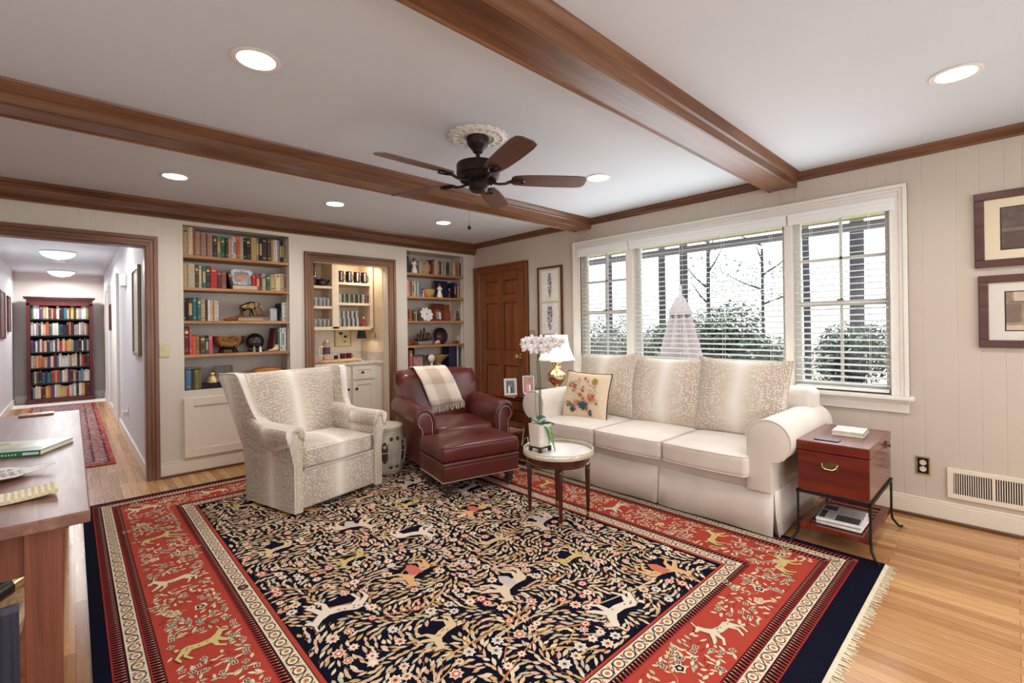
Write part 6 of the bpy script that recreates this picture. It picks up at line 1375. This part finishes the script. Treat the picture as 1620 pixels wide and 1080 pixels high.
# large framed photographs on the right wall (left parts in view)
def bigpic(label, ya, yb, za, zb, mt, ph, kind):
    t = wallpic(label, XR - .001, ya, yb, za, zb, -1, M['picture_wood'], mt, bw=.045); a, b, c, d = ya + .14, yb - .118, za + .105, zb - .105
    MB().box(XR - .0145, XR - .0125, a - .006, b + .006, c - .006, d + .006).build('inner_line', M['black'], parent=t, smooth=0); MB().box(XR - .016, XR - .0145, a, b, c, d).build('photograph', ph, parent=t, smooth=0); x = XR - .0165; m = MB()
    if kind == 0:   # a standing robed person beside a desk
        W_ = b - a; H_ = d - c
        for (u0, u1, v0, v1, mi) in ((.0, .46, .0, .12, 2), (.0, .42, .42, .5, 1), (.02, .28, .12, .42, 2), (.3, .4, .05, .42, 1)): m.box(x - .0004, x, b - u1 * W_, b - u0 * W_, c + v0 * H_, c + v1 * H_, mi)
        P = [(.40, .02), (.66, .02), (.64, .5), (.62, .7), (.55, .76), (.47, .72), (.44, .6), (.38, .55), (.42, .5)]; m.add([(x - .0006, b - u * W_, c + v * H_) for u, v in P], [tuple(range(len(P)))], 0)
        m.add([(x - .0008, b - (.53 + .035 * math.cos(q)) * W_, c + (.82 + .06 * math.sin(q)) * H_) for q in [2 * PI * k / 12 for k in range(12)]], [tuple(range(12))], 3)
    else:           # old car parked before a shop front
        W_ = b - a; H_ = d - c
        for (u0, u1, v0, v1, mi) in ((0, 1, 0, .13, 3), (.02, .95, .72, .76, 1), (.06, .5, .76, 1, 3), (.52, .72, .86, 1, 0), (.74, 1, .76, 1, 3), (.2, .8, .3, .68, 0), (.24, .76, .34, .5, 2), (.28, .7, .52, .62, 1), (.0, .12, .2, .7, 1), (.86, 1, .13, .7, 2)): m.box(x - .0004 - mi * .0001, x, b - u1 * W_, b - u0 * W_, c + v0 * H_, c + v1 * H_, mi)
        for u in (.3, .62): m.add([(x - .001, b - (u + .06 * math.cos(q)) * W_, c + (.12 + .09 * math.sin(q)) * H_) for q in [2 * PI * k / 14 for k in range(14)]], [tuple(range(14))], 0)
        m.box(x - .0009, x, b - .7 * W_, b - .24 * W_, c + .14 * H_, c + .32 * H_, 0); m.box(x - .0009, x, b - .26 * W_, b - .2 * W_, c + .1 * H_, c + .36 * H_, 3)
    m.build('photograph_figures', [plain('sepia_dark', (44, 34, 32), .4), plain('sepia_mid', (120, 100, 86), .4), plain('sepia_brown', (84, 66, 56), .4), plain('sepia_pale', (196, 180, 160), .4)], parent=t, smooth=0)
bigpic('upper framed sepia photograph of a robed person on the right wall', -.62, .172, 1.612, 2.066, plain('cream_mat', (222, 208, 180), .7, var=.01), plain('sepia_print', (92, 76, 68), .35, var=.25), 0)
bigpic('lower framed sepia photograph of an old street on the right wall', -.62, .158, 1.125, 1.562, plain('pale_grey_mat', (214, 210, 200), .7, var=.01), plain('sepia_street', (150, 130, 112), .35, var=.25), 1)
# pine print frame between door and window
t = thing('framed_picture', 'tall framed pair of black pine branch prints beside the wooden door', 'picture', (XR, 3.72, 1.16)); ya, yb, za, zb = 3.525, 3.912, 1.165, 1.995; m = MB(); bw = .022
for q in ((ya, yb, za, za + bw), (ya, yb, zb - bw, zb), (ya, ya + bw, za + bw, zb - bw), (yb - bw, yb, za + bw, zb - bw)): m.box(XR - .025, XR - .0005, *q)
m.build('frame', M['picture_wood'], parent=t, smooth=0, bevel=.003); MB().box(XR - .012, XR - .0006, ya + bw, yb - bw, za + bw, zb - bw).build('mat_board', plain('oat_mat', (206, 194, 170), .7, var=.01), parent=t, smooth=0)
for k, (c, d) in enumerate(((za + .045, za + .40), (za + .425, zb - .045))):
    pr_ = MB().box(XR - .0135, XR - .012, ya + .065, yb - .065, c, d).build('print', M['paper'], parent=t, smooth=0); m = MB(); rnd = random.Random(k); yc = (ya + yb) / 2; L = d - c - .08
    m.box(XR - .0142, XR - .0136, yc - .0015, yc + .0015, c + .03, d - .05)
    for i in range(130):
        f = rnd.random(); z = c + .04 + f * L; s = rnd.choice([-1, 1]); ln = (.022 + .03 * math.sin(PI * min(1, (1 - f) * .85 + .1))) * (.7 if k else 1) * rnd.uniform(.6, 1.1); up = rnd.uniform(.2, .9)
        m.add([(XR - .0143, yc, z), (XR - .0143, yc + s * ln * .5, z + ln * up * .5 + .0022), (XR - .0143, yc + s * ln, z + ln * up), (XR - .0143, yc + s * ln * .5, z + ln * up * .5 - .0022)], [(0, 1, 2, 3)])
    m.build('pine_branch', M['black'], parent=pr_, world=True, smooth=0)

# ================================================================= TABLES AND SMALL THINGS
# round marble-topped table
rt = thing('round_side_table', 'small round mahogany table with marble top and pierced brass gallery', 'table', (2.39, 2.118, 0)); TZ = .455
MB().lathe([(0, -.075), (.205, -.075), (.21, -.07), (.21, -.012), (0, -.012)], 48, (0, 0, TZ)).build('apron', M['cherry_dark'], parent=rt, world=False)
MB().lathe([(.211, -.062), (.214, -.06), (.211, -.058)], 48, (0, 0, TZ)).build('brass_line', M['brass'], parent=rt, world=False)
MB().lathe([(0, -.012), (.226, -.012), (.23, -.008), (.23, -.002), (0, 0)], 48, (0, 0, TZ)).build('marble_top', M['marble'], parent=rt, world=False)
m = MB().lathe([(.229, -.016), (.236, -.014), (.236, .002), (.231, .002)], 48, (0, 0, TZ))
for k in range(120): a = 2 * PI * k / 120; m.obox((.2335 * math.cos(a), .2335 * math.sin(a), TZ + .009), (.002, .004, .018), rz=a)
m.tube([(.2335 * math.cos(2 * PI * k / 64), .2335 * math.sin(2 * PI * k / 64), TZ + .020) for k in range(64)], .003, 6, closed=True); m.build('gallery', plain('pale_gilt_gallery', (214, 204, 176), .4, .5), parent=rt, world=False)
for dx, dy in ((-.150, .150), (-.165, -.165), (.150, -.150), (.165, .165)):
    k = .195 / math.hypot(dx, dy); dx *= k; dy *= k
    MB().lathe([(0, .012), (.009, .012), (.011, .05), (.017, .33), (.014, .345), (.02, .352), (.02, .362), (.015, .37), (.019, .378), (.021, .39), (0, .39)], 16, (dx, dy, 0)).build('leg', M['cherry_dark'], parent=rt, world=False)
    MB().lathe([(0, .0115), (.0105, .0115), (.0125, .03), (.0115, .045)], 14, (dx, dy, 0)).build('brass_foot', M['brass'], parent=rt, world=False)
# orchid
ox, oy = 2.30, 2.20
st = thing('plant_stand', 'little dark carved wooden stand under the orchid pot', 'stand', (ox, oy, TZ)); MB().box(-.055, .055, -.055, .055, .024, .036).build('top', M['darkwood'], parent=st, world=False, smooth=0, bevel=.003)
for sx in (-1, 1):
    for sy in (-1, 1): MB().rbox((sx * .045, sy * .045, .0125), (.022, .022, .024), .006).build('foot', M['darkwood'], parent=st, world=False)
orc = thing('potted_orchid', 'white moth orchid in a pale square pot on the round table', 'plant', (ox, oy, TZ + .0365))
secs = []
for z, r in ((0, .052), (.01, .055), (.13, .06), (.145, .062)): secs.append([(r * max(-1, min(1, 1.25 * math.cos(a))), r * max(-1, min(1, 1.25 * math.sin(a))), z) for a in [2 * PI * k / 32 + PI / 4 for k in range(32)]])
MB().loft(secs).build('pot', plain('pale_glazed_pot', (216, 206, 200), .3), parent=orc, world=False, smooth=50)
GL = plain('orchid_leaf', (74, 138, 44), .35, var=.2); GL2 = plain('orchid_leaf_dark', (52, 92, 50), .4, var=.2); PL = plain('leaf_painted_sheen', (182, 200, 220), .15)
def bigleaf(az, el, L, Wd, droop, mat, base=(0, 0, .14), nm='leaf'):
    m = MB(); V = []; b = Vector(base); n = 8; s = Vector((-math.sin(az), math.cos(az), 0))
    for i in range(n + 1):
        f = i / n; p = b + Vector((math.cos(az) * math.cos(el), math.sin(az) * math.cos(el), math.sin(el))) * L * f - Vector((0, 0, droop * f * f)); w = Wd * math.sin(PI * min(.97, .08 + f * .92)) ** .7
        V += [p - s * w + Vector((0, 0, .006)), p - Vector((0, 0, .004)), p + s * w + Vector((0, 0, .006))]
    m.add(V, [(3 * i + k, 3 * i + 1 + k, 3 * i + 4 + k, 3 * i + 3 + k) for i in range(n) for k in (0, 1)]); return m.build(nm, mat, parent=orc, world=False, smooth=80, solid=.003)
bigleaf(-1.0, .55, .12, .04, .24, GL); bigleaf(-1.35, .6, .11, .04, .12, GL); bigleaf(-.35, .5, .12, .035, .07, GL2); bigleaf(.6, .7, .12, .035, .04, GL2); bigleaf(2.2, .8, .1, .03, .03, GL2)
l = bigleaf(-1.4, 1.0, .085, .038, .03, PL); l['label'] = 'leaf with painted pale bluish sheen'  # pale bluish colour paints the light reflected off this leaf
MB().tube([(0, 0, .14), (.005, .005, .35), (-.008, .01, .55), (-.004, .0, .66), (.03, -.03, .72), (.09, -.09, .725)], [.0045, .004, .0035, .003, .0025, .0015], 7).build('flower_stem', plain('orchid_stem', (72, 84, 58), .6), parent=orc, world=False)
MB().tube([(.008, -.008, .14), (.014, 0, .4), (0, .006, .62)], .003, 6).build('support_stake', plain('green_stake', (44, 58, 44), .7), parent=orc, world=False)
MB().tube([(-.008, -.004, .14), (-.026, .008, .22), (-.028, .012, .32), (-.012, .01, .42)], .002, 6).build('aerial_root', GL2, parent=orc, world=False); MB().rbox((.0, .003, .60), (.014, .012, .02), .003).build('clip', M['bronze'], parent=orc, world=False)
PW = plain('orchid_petal', (238, 236, 238), .6, var=.03); rnd = random.Random(6)
def bloom(c, yaw, s, nm='flower'):
    m = MB(); Mx = Matrix.Translation(c) @ Matrix.Rotation(yaw, 4, 'Z') @ Matrix.Rotation(rnd.uniform(-.3, .3), 4, 'X')
    for k, (a, L, w) in enumerate(((90, .9, .5), (210, .9, .5), (330, .9, .5), (20, 1.0, .85), (160, 1.0, .85))):
        a = math.radians(a); V = []
        for q in range(12):
            th = 2 * PI * q / 12; u = .5 * L + .5 * L * math.cos(th); v = w * .5 * math.sin(th); V.append(Mx @ Vector(((u * math.cos(a) - v * math.sin(a)) * s, -.012 - .25 * s * u * u * (.4 if k < 3 else .2) * -1 - (.003 if k > 2 else 0), (u * math.sin(a) + v * math.cos(a)) * s)))
        c0 = Mx @ Vector((.5 * L * math.cos(a) * s, -.018, .5 * L * math.sin(a) * s)); m.add([c0] + V, [(0, 1 + q, 1 + (q + 1) % 12) for q in range(12)])
    f = m.build(nm, PW, parent=orc, world=False, smooth=80, solid=.0012); MB().sphere(Mx @ Vector((0, -.024, -.002)), .007, 8).build('lip', plain('orchid_lip', (226, 206, 170), .6), parent=f, world=False)
for (dx, dy, z, s) in [(a_ * 1.1, b_ * 1.1, .635 + (c_ - .645) * .9, d_ * 1.32) for a_, b_, c_, d_ in ((-.055, .05, .67, .036), (-.03, .03, .72, .036), (-.01, .0, .67, .036), (.01, -.01, .725, .034), (.035, -.04, .68, .034), (.055, -.06, .725, .032), (-.06, .055, .715, .03), (.08, -.08, .69, .03), (.1, -.1, .715, .024), (-.03, .02, .645, .03), (.03, -.03, .65, .03))]:
    bloom(Vector((dx, dy, z)), rnd.uniform(-.5, .5) - .75, s)

# trunk table
tk = thing('trunk_side_table', 'cherry wood trunk on a black iron stand with slatted shelf beside sofa', 'side table', (3.43, .715, 0)); x0, x1, y0, y1 = 3.125, 3.74, .545, .89
MB().box(x0, x1, y0, y1, .315, .545).build('trunk_body', M['cherry_y'], parent=tk, smooth=0, bevel=.004)
MB().box(x0 - .003, x1 + .003, y0 - .003, y1 + .003, .548, .605).build('lid', M['cherry_y'], parent=tk, smooth=0, bevel=.006)
pl = MB().box(x0 - .0045, x0, .685, .77, .455, .498).build('handle_plate', M['oldbrass'], parent=tk, smooth=0, bevel=.002)
MB().tube([(x0 - .008, .69 + .0, .488), (x0 - .018, .695, .472), (x0 - .02, .71, .462), (x0 - .02, .745, .462), (x0 - .018, .76, .472), (x0 - .008, .765, .488)], .0035, 8).build('bail_handle', M['brass'], parent=tk)
MB().box(3.55, 3.575, y0 - .010, y0 - .0035, .53, .575).tube([(3.5625, y0 - .01, .552), (3.5625, y0 - .022, .545), (3.5625, y0 - .022, .56)], .006, 6).build('latch', M['oldbrass'], parent=tk)
for (px, py, dx, dy) in ((x0, y0, -1, -1), (x0, y1, -1, 1), (x1, y0, 1, -1), (x1, y1, 1, 1)):
    zf = .004 if px > 3.5 or py > .7 else .0165
    m = MB().tube([(px, py, .31), (px, py, .10), (px + dx * .004, py + dy * .004, .06), (px + dx * .022, py + dy * .02, .03), (px + dx * .04, py + dy * .034, zf + .004), (px + dx * .055, py + dy * .045, zf + .006)], [.0065, .0065, .007, .007, .006, .008], 8); m.build('leg', M['iron'], parent=tk)
MB().box(x0 - .008, x1 + .008, y0 - .008, y0 + .004, .298, .314).box(x0 - .008, x1 + .008, y1 - .004, y1 + .008, .298, .314).box(x0 - .008, x0 + .004, y0, y1, .298, .314).box(x1 - .004, x1 + .008, y0, y1, .298, .314).build('iron_frame', M['iron'], parent=tk, smooth=0)
MB().box(x0, x1, y0 + .007, y0 + .045, .088, .118).box(x0, x1, y1 - .045, y1 - .007, .088, .118).box(x0 + .007, x0 + .04, y0 + .045, y1 - .045, .088, .118).box(x1 - .04, x1 - .007, y0 + .045, y1 - .045, .088, .118).build('shelf_frame', M['cherry'], parent=tk, smooth=0, bevel=.002)
m = MB(); x = x0 + .07
while x < x1 - .06: m.box(x, x + .036, y0 + .045, y1 - .045, .096, .114); x += .062
m.build('shelf_slats', M['cherry'], parent=tk, smooth=0)
o = flat_book('white covered book lying on top of the cherry trunk', 'white', 3.48, .70, .6056, .19, .16, .028, rz=.05); o = None
t = thing('leather_coaster', 'dark leather coaster pad near the front edge of the trunk lid', 'coaster', (3.22, .76, .6056)); MB().box(-.035, .035, -.06, .06, 0, .004).build('pad', M['black'], parent=t, world=False, smooth=0)
for k, (dx, dy, rz_, lab) in enumerate(((0, 0, .06, 'folded newspaper on top of the pile on the trunk table shelf'), (.006, -.006, .0, 'folded newspaper below the top one on the trunk table shelf'))):
    z = .1185 + (.022 if k == 0 else 0); t = thing('newspaper', lab, 'newspaper', (3.30 + dx, .71 + dy, z), rz=rz_); n = MB().rbox((0, 0, .010), (.27, .22, .019), .009).build('folded_sheets', M['paper'], parent=t, world=False)
    if k == 0:
        m = MB(); rnd = random.Random(2); m.box(-.12, -.02, -.095, .02, .0196, .0202, 1).box(.04, .12, .03, .1, .0196, .0202, 1)
        for i in range(26): y = -.1 + i * .008; m.box(-.012 if y < .02 else -.12, (.035 if y > .02 else .12), y, y + .0035, .0196, .0200, 0)
        m.box(-.11, .02, .07, .098, .0199, .0204, 2); m.build('newsprint', [plain('newsprint_ink', (120, 112, 110), .8), plain('newsprint_photo', (74, 66, 66), .8, var=.5, scale=90), plain('headline_ink', (58, 50, 52), .8)], parent=t, world=False, smooth=0)

# garden stool
gs = thing('garden_stool', 'cream glazed barrel garden stool with pierced sides beside wing chair', 'stool', (2.06, 3.90, 0)); GH = .43
MB().lathe([(0, .012), (.135, .012), (.14, .03), (.15, .06), (.168, .12), (.178, .2), (.178, .26), (.168, .33), (.152, .375), (.15, .385), (.156, .392), (.156, .42), (.146, .43), (0, .432)], 40).build('stool_body', M['stone'], parent=gs, world=False)
m = MB(); m2 = MB()
def onbar(a, z): # radius of barrel at z
    P = [(.14, .03), (.15, .06), (.168, .12), (.178, .2), (.178, .26), (.168, .33), (.152, .375)]
    for i in range(len(P) - 1):
        if P[i][1] <= z <= P[i + 1][1]: f = (z - P[i][1]) / (P[i + 1][1] - P[i][1]); return P[i][0] + f * (P[i + 1][0] - P[i][0])
    return .15
def patch(mm, ac, zc, wa, hz, off, n=16):
    V = []
    for k in range(n): q = 2 * PI * k / n; a = ac + wa * math.cos(q); z = zc + hz * math.sin(q); r = onbar(a, z) + off; V.append((r * math.cos(a), r * math.sin(a), z))
    r = onbar(ac, zc) + off + .001; V.append((r * math.cos(ac), r * math.sin(ac), zc)); mm.add(V, [(k, (k + 1) % n, n) for k in range(n)])
for k in range(6):
    a = 2 * PI * k / 6; patch(m, a, .21, .17, .095, .0015)
    for s in (-.26, .26): patch(m, a + .52 + s * .7, .325, .10, .018, .0015); patch(m, a + .52 + s * .7, .075, .10, .014, .0015)
    for s in (-1, 1): P = [(.62 * 0 + a + s * .24 * (1 - .3 * math.sin(PI * f)), .10 + .2 * f) for f in [i / 8 for i in range(9)]]; m2.tube([((onbar(b, z) + .002) * math.cos(b), (onbar(b, z) + .002) * math.sin(b), z) for b, z in P], .005, 6)
    b = a + .52; m2.tube([((onbar(b, z) + .002) * math.cos(b), (onbar(b, z) + .002) * math.sin(b), z) for z in (.10, .2, .3)], .005, 6)
for z in (.03, .05, .21, .37): m2.tube([((onbar(0, z) + .001) * math.cos(2 * PI * k / 40), (onbar(0, z) + .001) * math.sin(2 * PI * k / 40), z) for k in range(40)], .0045, 6, closed=True)
m.build('cutout_shade', M['stool_shade'], parent=gs, world=False); m2.build('raised_ribs', M['stone'], parent=gs, world=False)  # dark patches on the closed barrel paint the shade inside its openings

# end table between club chair and sofa
et = thing('end_table', 'reddish wooden end table with drawers and open shelf behind the sofa arm', 'side table', (3.5, 3.5, 0)); ex0, ex1, ey0, ey1 = 3.16, 3.9, 3.18, 3.78; ZT = .60
MB().box(ex0, ex1, ey0, ey1, ZT - .022, ZT).build('tabletop', M['cherry'], parent=et, smooth=0, bevel=.006)
MB().box(ex0 + .03, ex1 - .02, ey0 + .02, ey1 - .02, .36, ZT - .022).build('drawer_case', M['doorwood'], parent=et, smooth=0)
for c, d in ((.47, .57), (.365, .462)):
    f_ = MB().box(ex0 + .018, ex0 + .03, ey0 + .04, ey1 - .04, c, d).build('drawer', M['doorwood'], parent=et, smooth=0, bevel=.002); MB().tube([(ex0 + .012, 3.47, (c + d) / 2), (ex0 + .0, 3.47, (c + d) / 2), (ex0 + .0, 3.53, (c + d) / 2), (ex0 + .012, 3.53, (c + d) / 2)], .003, 6).build('drawer_pull', M['brass'], parent=f_)
MB().box(ex0 + .02, ex1 - .02, ey0 + .02, ey1 - .02, .12, .14).build('lower_shelf', M['doorwood'], parent=et, smooth=0)
for x in (ex0 + .045, ex1 - .045):
    for y in (ey0 + .045, ey1 - .045): MB().box(x - .022, x + .022, y - .022, y + .022, .001, .36).build('leg', M['doorwood'], parent=et, smooth=0, bevel=.003)
# brass table lamp
lx, ly = 3.74, 3.32
tl = thing('table_lamp', 'polished brass urn table lamp with lit white shade by the window', 'lamp', (lx, ly, ZT + .0005))
MB().box(-.06, .06, -.06, .06, 0, .02).build('base', M['bronze'], parent=tl, world=False, smooth=0, bevel=.004)
MB().lathe([(0, .02), (.048, .02), (.05, .03), (.03, .045), (.026, .065), (.05, .085), (.088, .125), (.1, .165), (.094, .195), (.06, .225), (.036, .24), (.034, .28), (.05, .3), (.052, .315), (0, .316)], 36).build('urn', M['brass'], parent=tl, world=False)
MB().lathe([(.06, .318), (.056, .325), (.03, .338), (.006, .342), (.006, .36), (0, .36)], 28).build('cap', M['cream'], parent=tl, world=False)
for s in (-1, 1): MB().tube([(s * .034, 0, .285), (s * .06, 0, .29), (s * .064, 0, .265), (s * .045, 0, .24), (s * .05, 0, .225)], .004, 6).build('handle', M['brass'], parent=tl, world=False)
secs = []
for z, r in ((.335, .165), (.37, .150), (.42, .132), (.48, .115), (.54, .105), (.60, .10)): secs.append([(r * max(-.92, min(.92, 1.18 * math.cos(a))), r * max(-.92, min(.92, 1.18 * math.sin(a))), z) for a in [2 * PI * k / 32 + PI / 4 for k in range(32)]])
MB().loft(secs, cap=False).build('lamp_shade', M['shade'], parent=tl, world=False, smooth=40, solid=.002)
MB().tube([(0, 0, .34), (0, 0, .61)], .003, 6).sphere((0, 0, .617), .009, 8).build('finial', M['brass'], parent=tl, world=False)
point('table_lamp_light', (lx, ly, ZT + .47), 2.6, (1, .86, .68), .03)
t = photo_frame('silver framed wedding couple photograph on the end table', 3.24, 3.50, ZT, .13, .17, M['silver'], (M['paper'], M['photo_blue'], M['paper'], M['black']), rz=-.6, bw=.014)
t = photo_frame('clear framed photograph nearer the brass lamp on end table', 3.42, 3.42, ZT, .12, .19, M['chrome'], (M['paper'], M['photo_warm'], M['pinkglaze'], M['paper']), rz=-.6, bw=.008)
t = thing('flat_box', 'flat black box lying at the front corner of the end table', 'box', (3.22, 3.28, ZT + .0005), rz=.1); MB().box(-.06, .06, -.07, .07, 0, .014).build('box_body', M['black'], parent=t, world=False, smooth=0, bevel=.002)

# console table on the left
cn = thing('console_table', 'long reddish wooden console table with lower shelf at the left edge', 'console table', (-.3, 3.1, 0)); kx0, kx1, ky0, ky1 = -.62, .036, 1.885, 4.42; KZ = .76
MB().box(kx0, kx1, ky0, ky1, KZ - .035, KZ).build('tabletop', M['console_top'], parent=cn, smooth=0, bevel=.004)
for x0_, x1_ in ((-.105, -.027), (-.58, -.502)):
    for y0_, y1_ in ((1.93, 2.008), (4.30, 4.378)): MB().box(x0_, x1_, y0_, y1_, .001, KZ - .035).build('leg', M['console'], parent=cn, smooth=0, bevel=.003)
MB().box(-.502, -.105, 1.95, 1.97, .59, KZ - .035).box(-.075, -.055, 2.008, 4.30, .59, KZ - .035).box(-.55, -.53, 2.008, 4.30, .59, KZ - .035).box(-.502, -.105, 4.33, 4.35, .59, KZ - .035).build('apron', M['console'], parent=cn, smooth=0)
MB().box(-.57, -.035, 2.0, 4.31, .12, .145).build('lower_shelf', M['doorwood'], parent=cn, smooth=0)
SZ = .1455
def cyl(label, a, b, r, mat, cap, name, cat, capm=None):
    t = thing(name, label, cat, a); m = MB().tube([(0, 0, 0), tuple(Vector(b) - Vector(a))], r, 18); m.build('tube_body', mat, parent=t, world=False, smooth=40)
    if cap: d = (Vector(b) - Vector(a)).normalized(); MB().tube([tuple(Vector(b) - Vector(a)), tuple(Vector(b) - Vector(a) + d * cap)], r * 1.06, 18).build('end_cap', capm or M['brass'], parent=t, world=False, smooth=40)
cyl('dark tube with gold bands lying on the console lower shelf', (-.30, 2.36, SZ + .21), (-.19, 2.52, SZ + .22), .036, M['black'], .05, 'document_tube', 'tube')
cyl('pale rolled paper leaning across the console lower shelf', (-.25, 2.2, SZ + .03), (-.13, 2.62, SZ + .12), .022, plain('rolled_map', (200, 170, 140), .7), 0, 'paper_roll', 'paper roll')
cyl('upright navy tube standing at the front of the console shelf', (-.15, 2.12, SZ + .02), (-.155, 2.18, SZ + .26), .024, plain('navy_tube', (52, 52, 72), .5), .02, 'document_tube', 'tube', plain('navy_tube_cap', (84, 88, 112), .4))
cyl('rosy rolled paper at the far left of the console shelf', (-.24, 2.1, SZ + .03), (-.22, 2.3, SZ + .2), .03, plain('rosy_roll', (190, 132, 118), .7), 0, 'paper_roll', 'paper roll')
t = thing('woven_basket', 'small pale woven basket of rolls on the console lower shelf', 'basket', (-.21, 2.62, SZ)); MB().lathe([(0, 0), (.06, 0), (.075, .1), (.08, .2), (.074, .2), (.06, .01), (0, .01)], 20).build('basket_body', plain('wicker', (170, 140, 104), .8, var=.3, scale=80), parent=t, world=False)
# things on the console top
o = flat_book('thin wooden board lying at the far end of the console', 'tan', -.17, 4.33, KZ, .16, .12, .012, rz=.0, mats=[M['bowlwood'], M['page']]); o['category'] = 'board'; o.name = 'wooden_board'
bk = thing('picture_book', 'green spined picture book with pale landscape cover on the console', 'book', (-.17, 3.06, KZ + .0005), rz=-.42)
GB = plain('green_book_cloth', (28, 112, 72), .35); MB().box(-.17, .13, -.13, .13, 0, .003).box(-.17, .13, -.13, .13, .020, .0225).box(-.17, .13, -.13, -.127, 0, .0225).build('cover', GB, parent=bk, world=False, smooth=0)
MB().box(-.168, .128, -.127, .127, .003, .020).build('pages', M['page'], parent=bk, world=False, smooth=0)
m = MB(); m.box(-.165, .125, -.125, .128, .0226, .0232, 0)
for (a, b, c, d, mi) in ((-.165, .125, -.125, -.05, 1), (-.1, .02, -.04, .04, 2), (-.165, -.06, .02, .09, 1), (.0, .09, -.02, .06, 3)): m.add([(a, c, .0234 + mi * .0001), ((a + b) / 2, c - .0 , .0234 + mi * .0001), (b, c, .0234 + mi * .0001), (b - .02, d, .0234 + mi * .0001), ((a + b) / 2, d + .01, .0234 + mi * .0001), (a + .02, d, .0234 + mi * .0001)], [tuple(range(6))], mi)
m.build('cover_picture', [plain('cover_pale', (186, 192, 170), .3), plain('cover_green', (120, 142, 100), .3), plain('cover_ochre', (182, 160, 110), .3), plain('cover_sky', (198, 206, 206), .3)], parent=bk, world=False, smooth=0)
m = MB(); x = -.15; rnd = random.Random(12)
while x < .05: w = rnd.uniform(.003, .007); m.box(x, x + w, -.1306, -.1302, .007, .007 + rnd.choice([.006, .008, .01])); x += w + rnd.choice([.002, .002, .006])
m.box(.07, .125, -.1306, -.1302, .006, .017); m.build('spine_lettering', plain('pale_lettering', (198, 214, 214), .5), parent=bk, world=False, smooth=0)
# white carved leaf dish
ld = thing('leaf_dish', 'white carved leaf shaped dish lying on the console top', 'dish', (-.185, 2.52, KZ + .0005), rz=.2); secs = []
for x, w, z in ((-.17, .02, .012), (-.13, .085, .004), (-.05, .11, .0), (.02, .085, .0), (.07, .03, .008), (.12, .012, .018), (.135, .004, .022)):
    P = [(x, w * (-1 + i / 5), z + .022 * abs(-1 + i / 5) ** 2.2 * (w / .11)) for i in range(11)]; P += [(x, w * (1 - i / 5), z + .006 + .022 * abs(1 - i / 5) ** 2.2 * (w / .11)) for i in range(11)]; secs.append(P)
MB().loft(secs).build('dish_body', M['figwhite'], parent=ld, world=False, smooth=50); m = MB()
for i in range(9):
    for j in range(5): x = -.13 + i * .022; y = -.06 + j * .03; m.sphere((x, y, .009 + .02 * (abs(y) / .1) ** 2), .009, 8, sc=(1, .7, .5))
m.build('carved_relief', plain('grey_glaze_relief', (176, 168, 160), .3), parent=ld, world=False)
nt = thing('ridged_tray', 'curved cream grooved ceramic tray at the near console edge', 'tray', (-.14, 2.17, KZ + .0005), rz=.06); V = []; m = MB(); secs = []
for i in range(41):
    x = -.2 + .3 * i / 40; r = .0018 * (i % 2); zc = .003 + .012 * ((x + .05) / .15) ** 2 if x > -.05 else .003
    secs.append([(x, -.055 + r, zc), (x, .055 - r, zc), (x, .055 - r, zc + .010 + r), (x, -.055 + r, zc + .010 + r)])
m.loft(secs).build('tray_body', plain('cream_ridged_ceramic', (216, 202, 164), .5), parent=nt, world=False, smooth=0)
# lamp cord behind the ottoman
cd = thing('lamp_cord', 'thin white cord looping down beside the ottoman and round table', 'cord', (2.9, 3.0, 0)); MB().tube([(3.10, 3.17, .34), (3.0, 3.10, .2), (2.93, 2.99, .30), (2.86, 2.88, .34), (2.80, 2.81, .24), (2.86, 2.9, .1), (2.99, 3.06, .02)], .0028, 6).build('wire', M['white'], parent=cd)
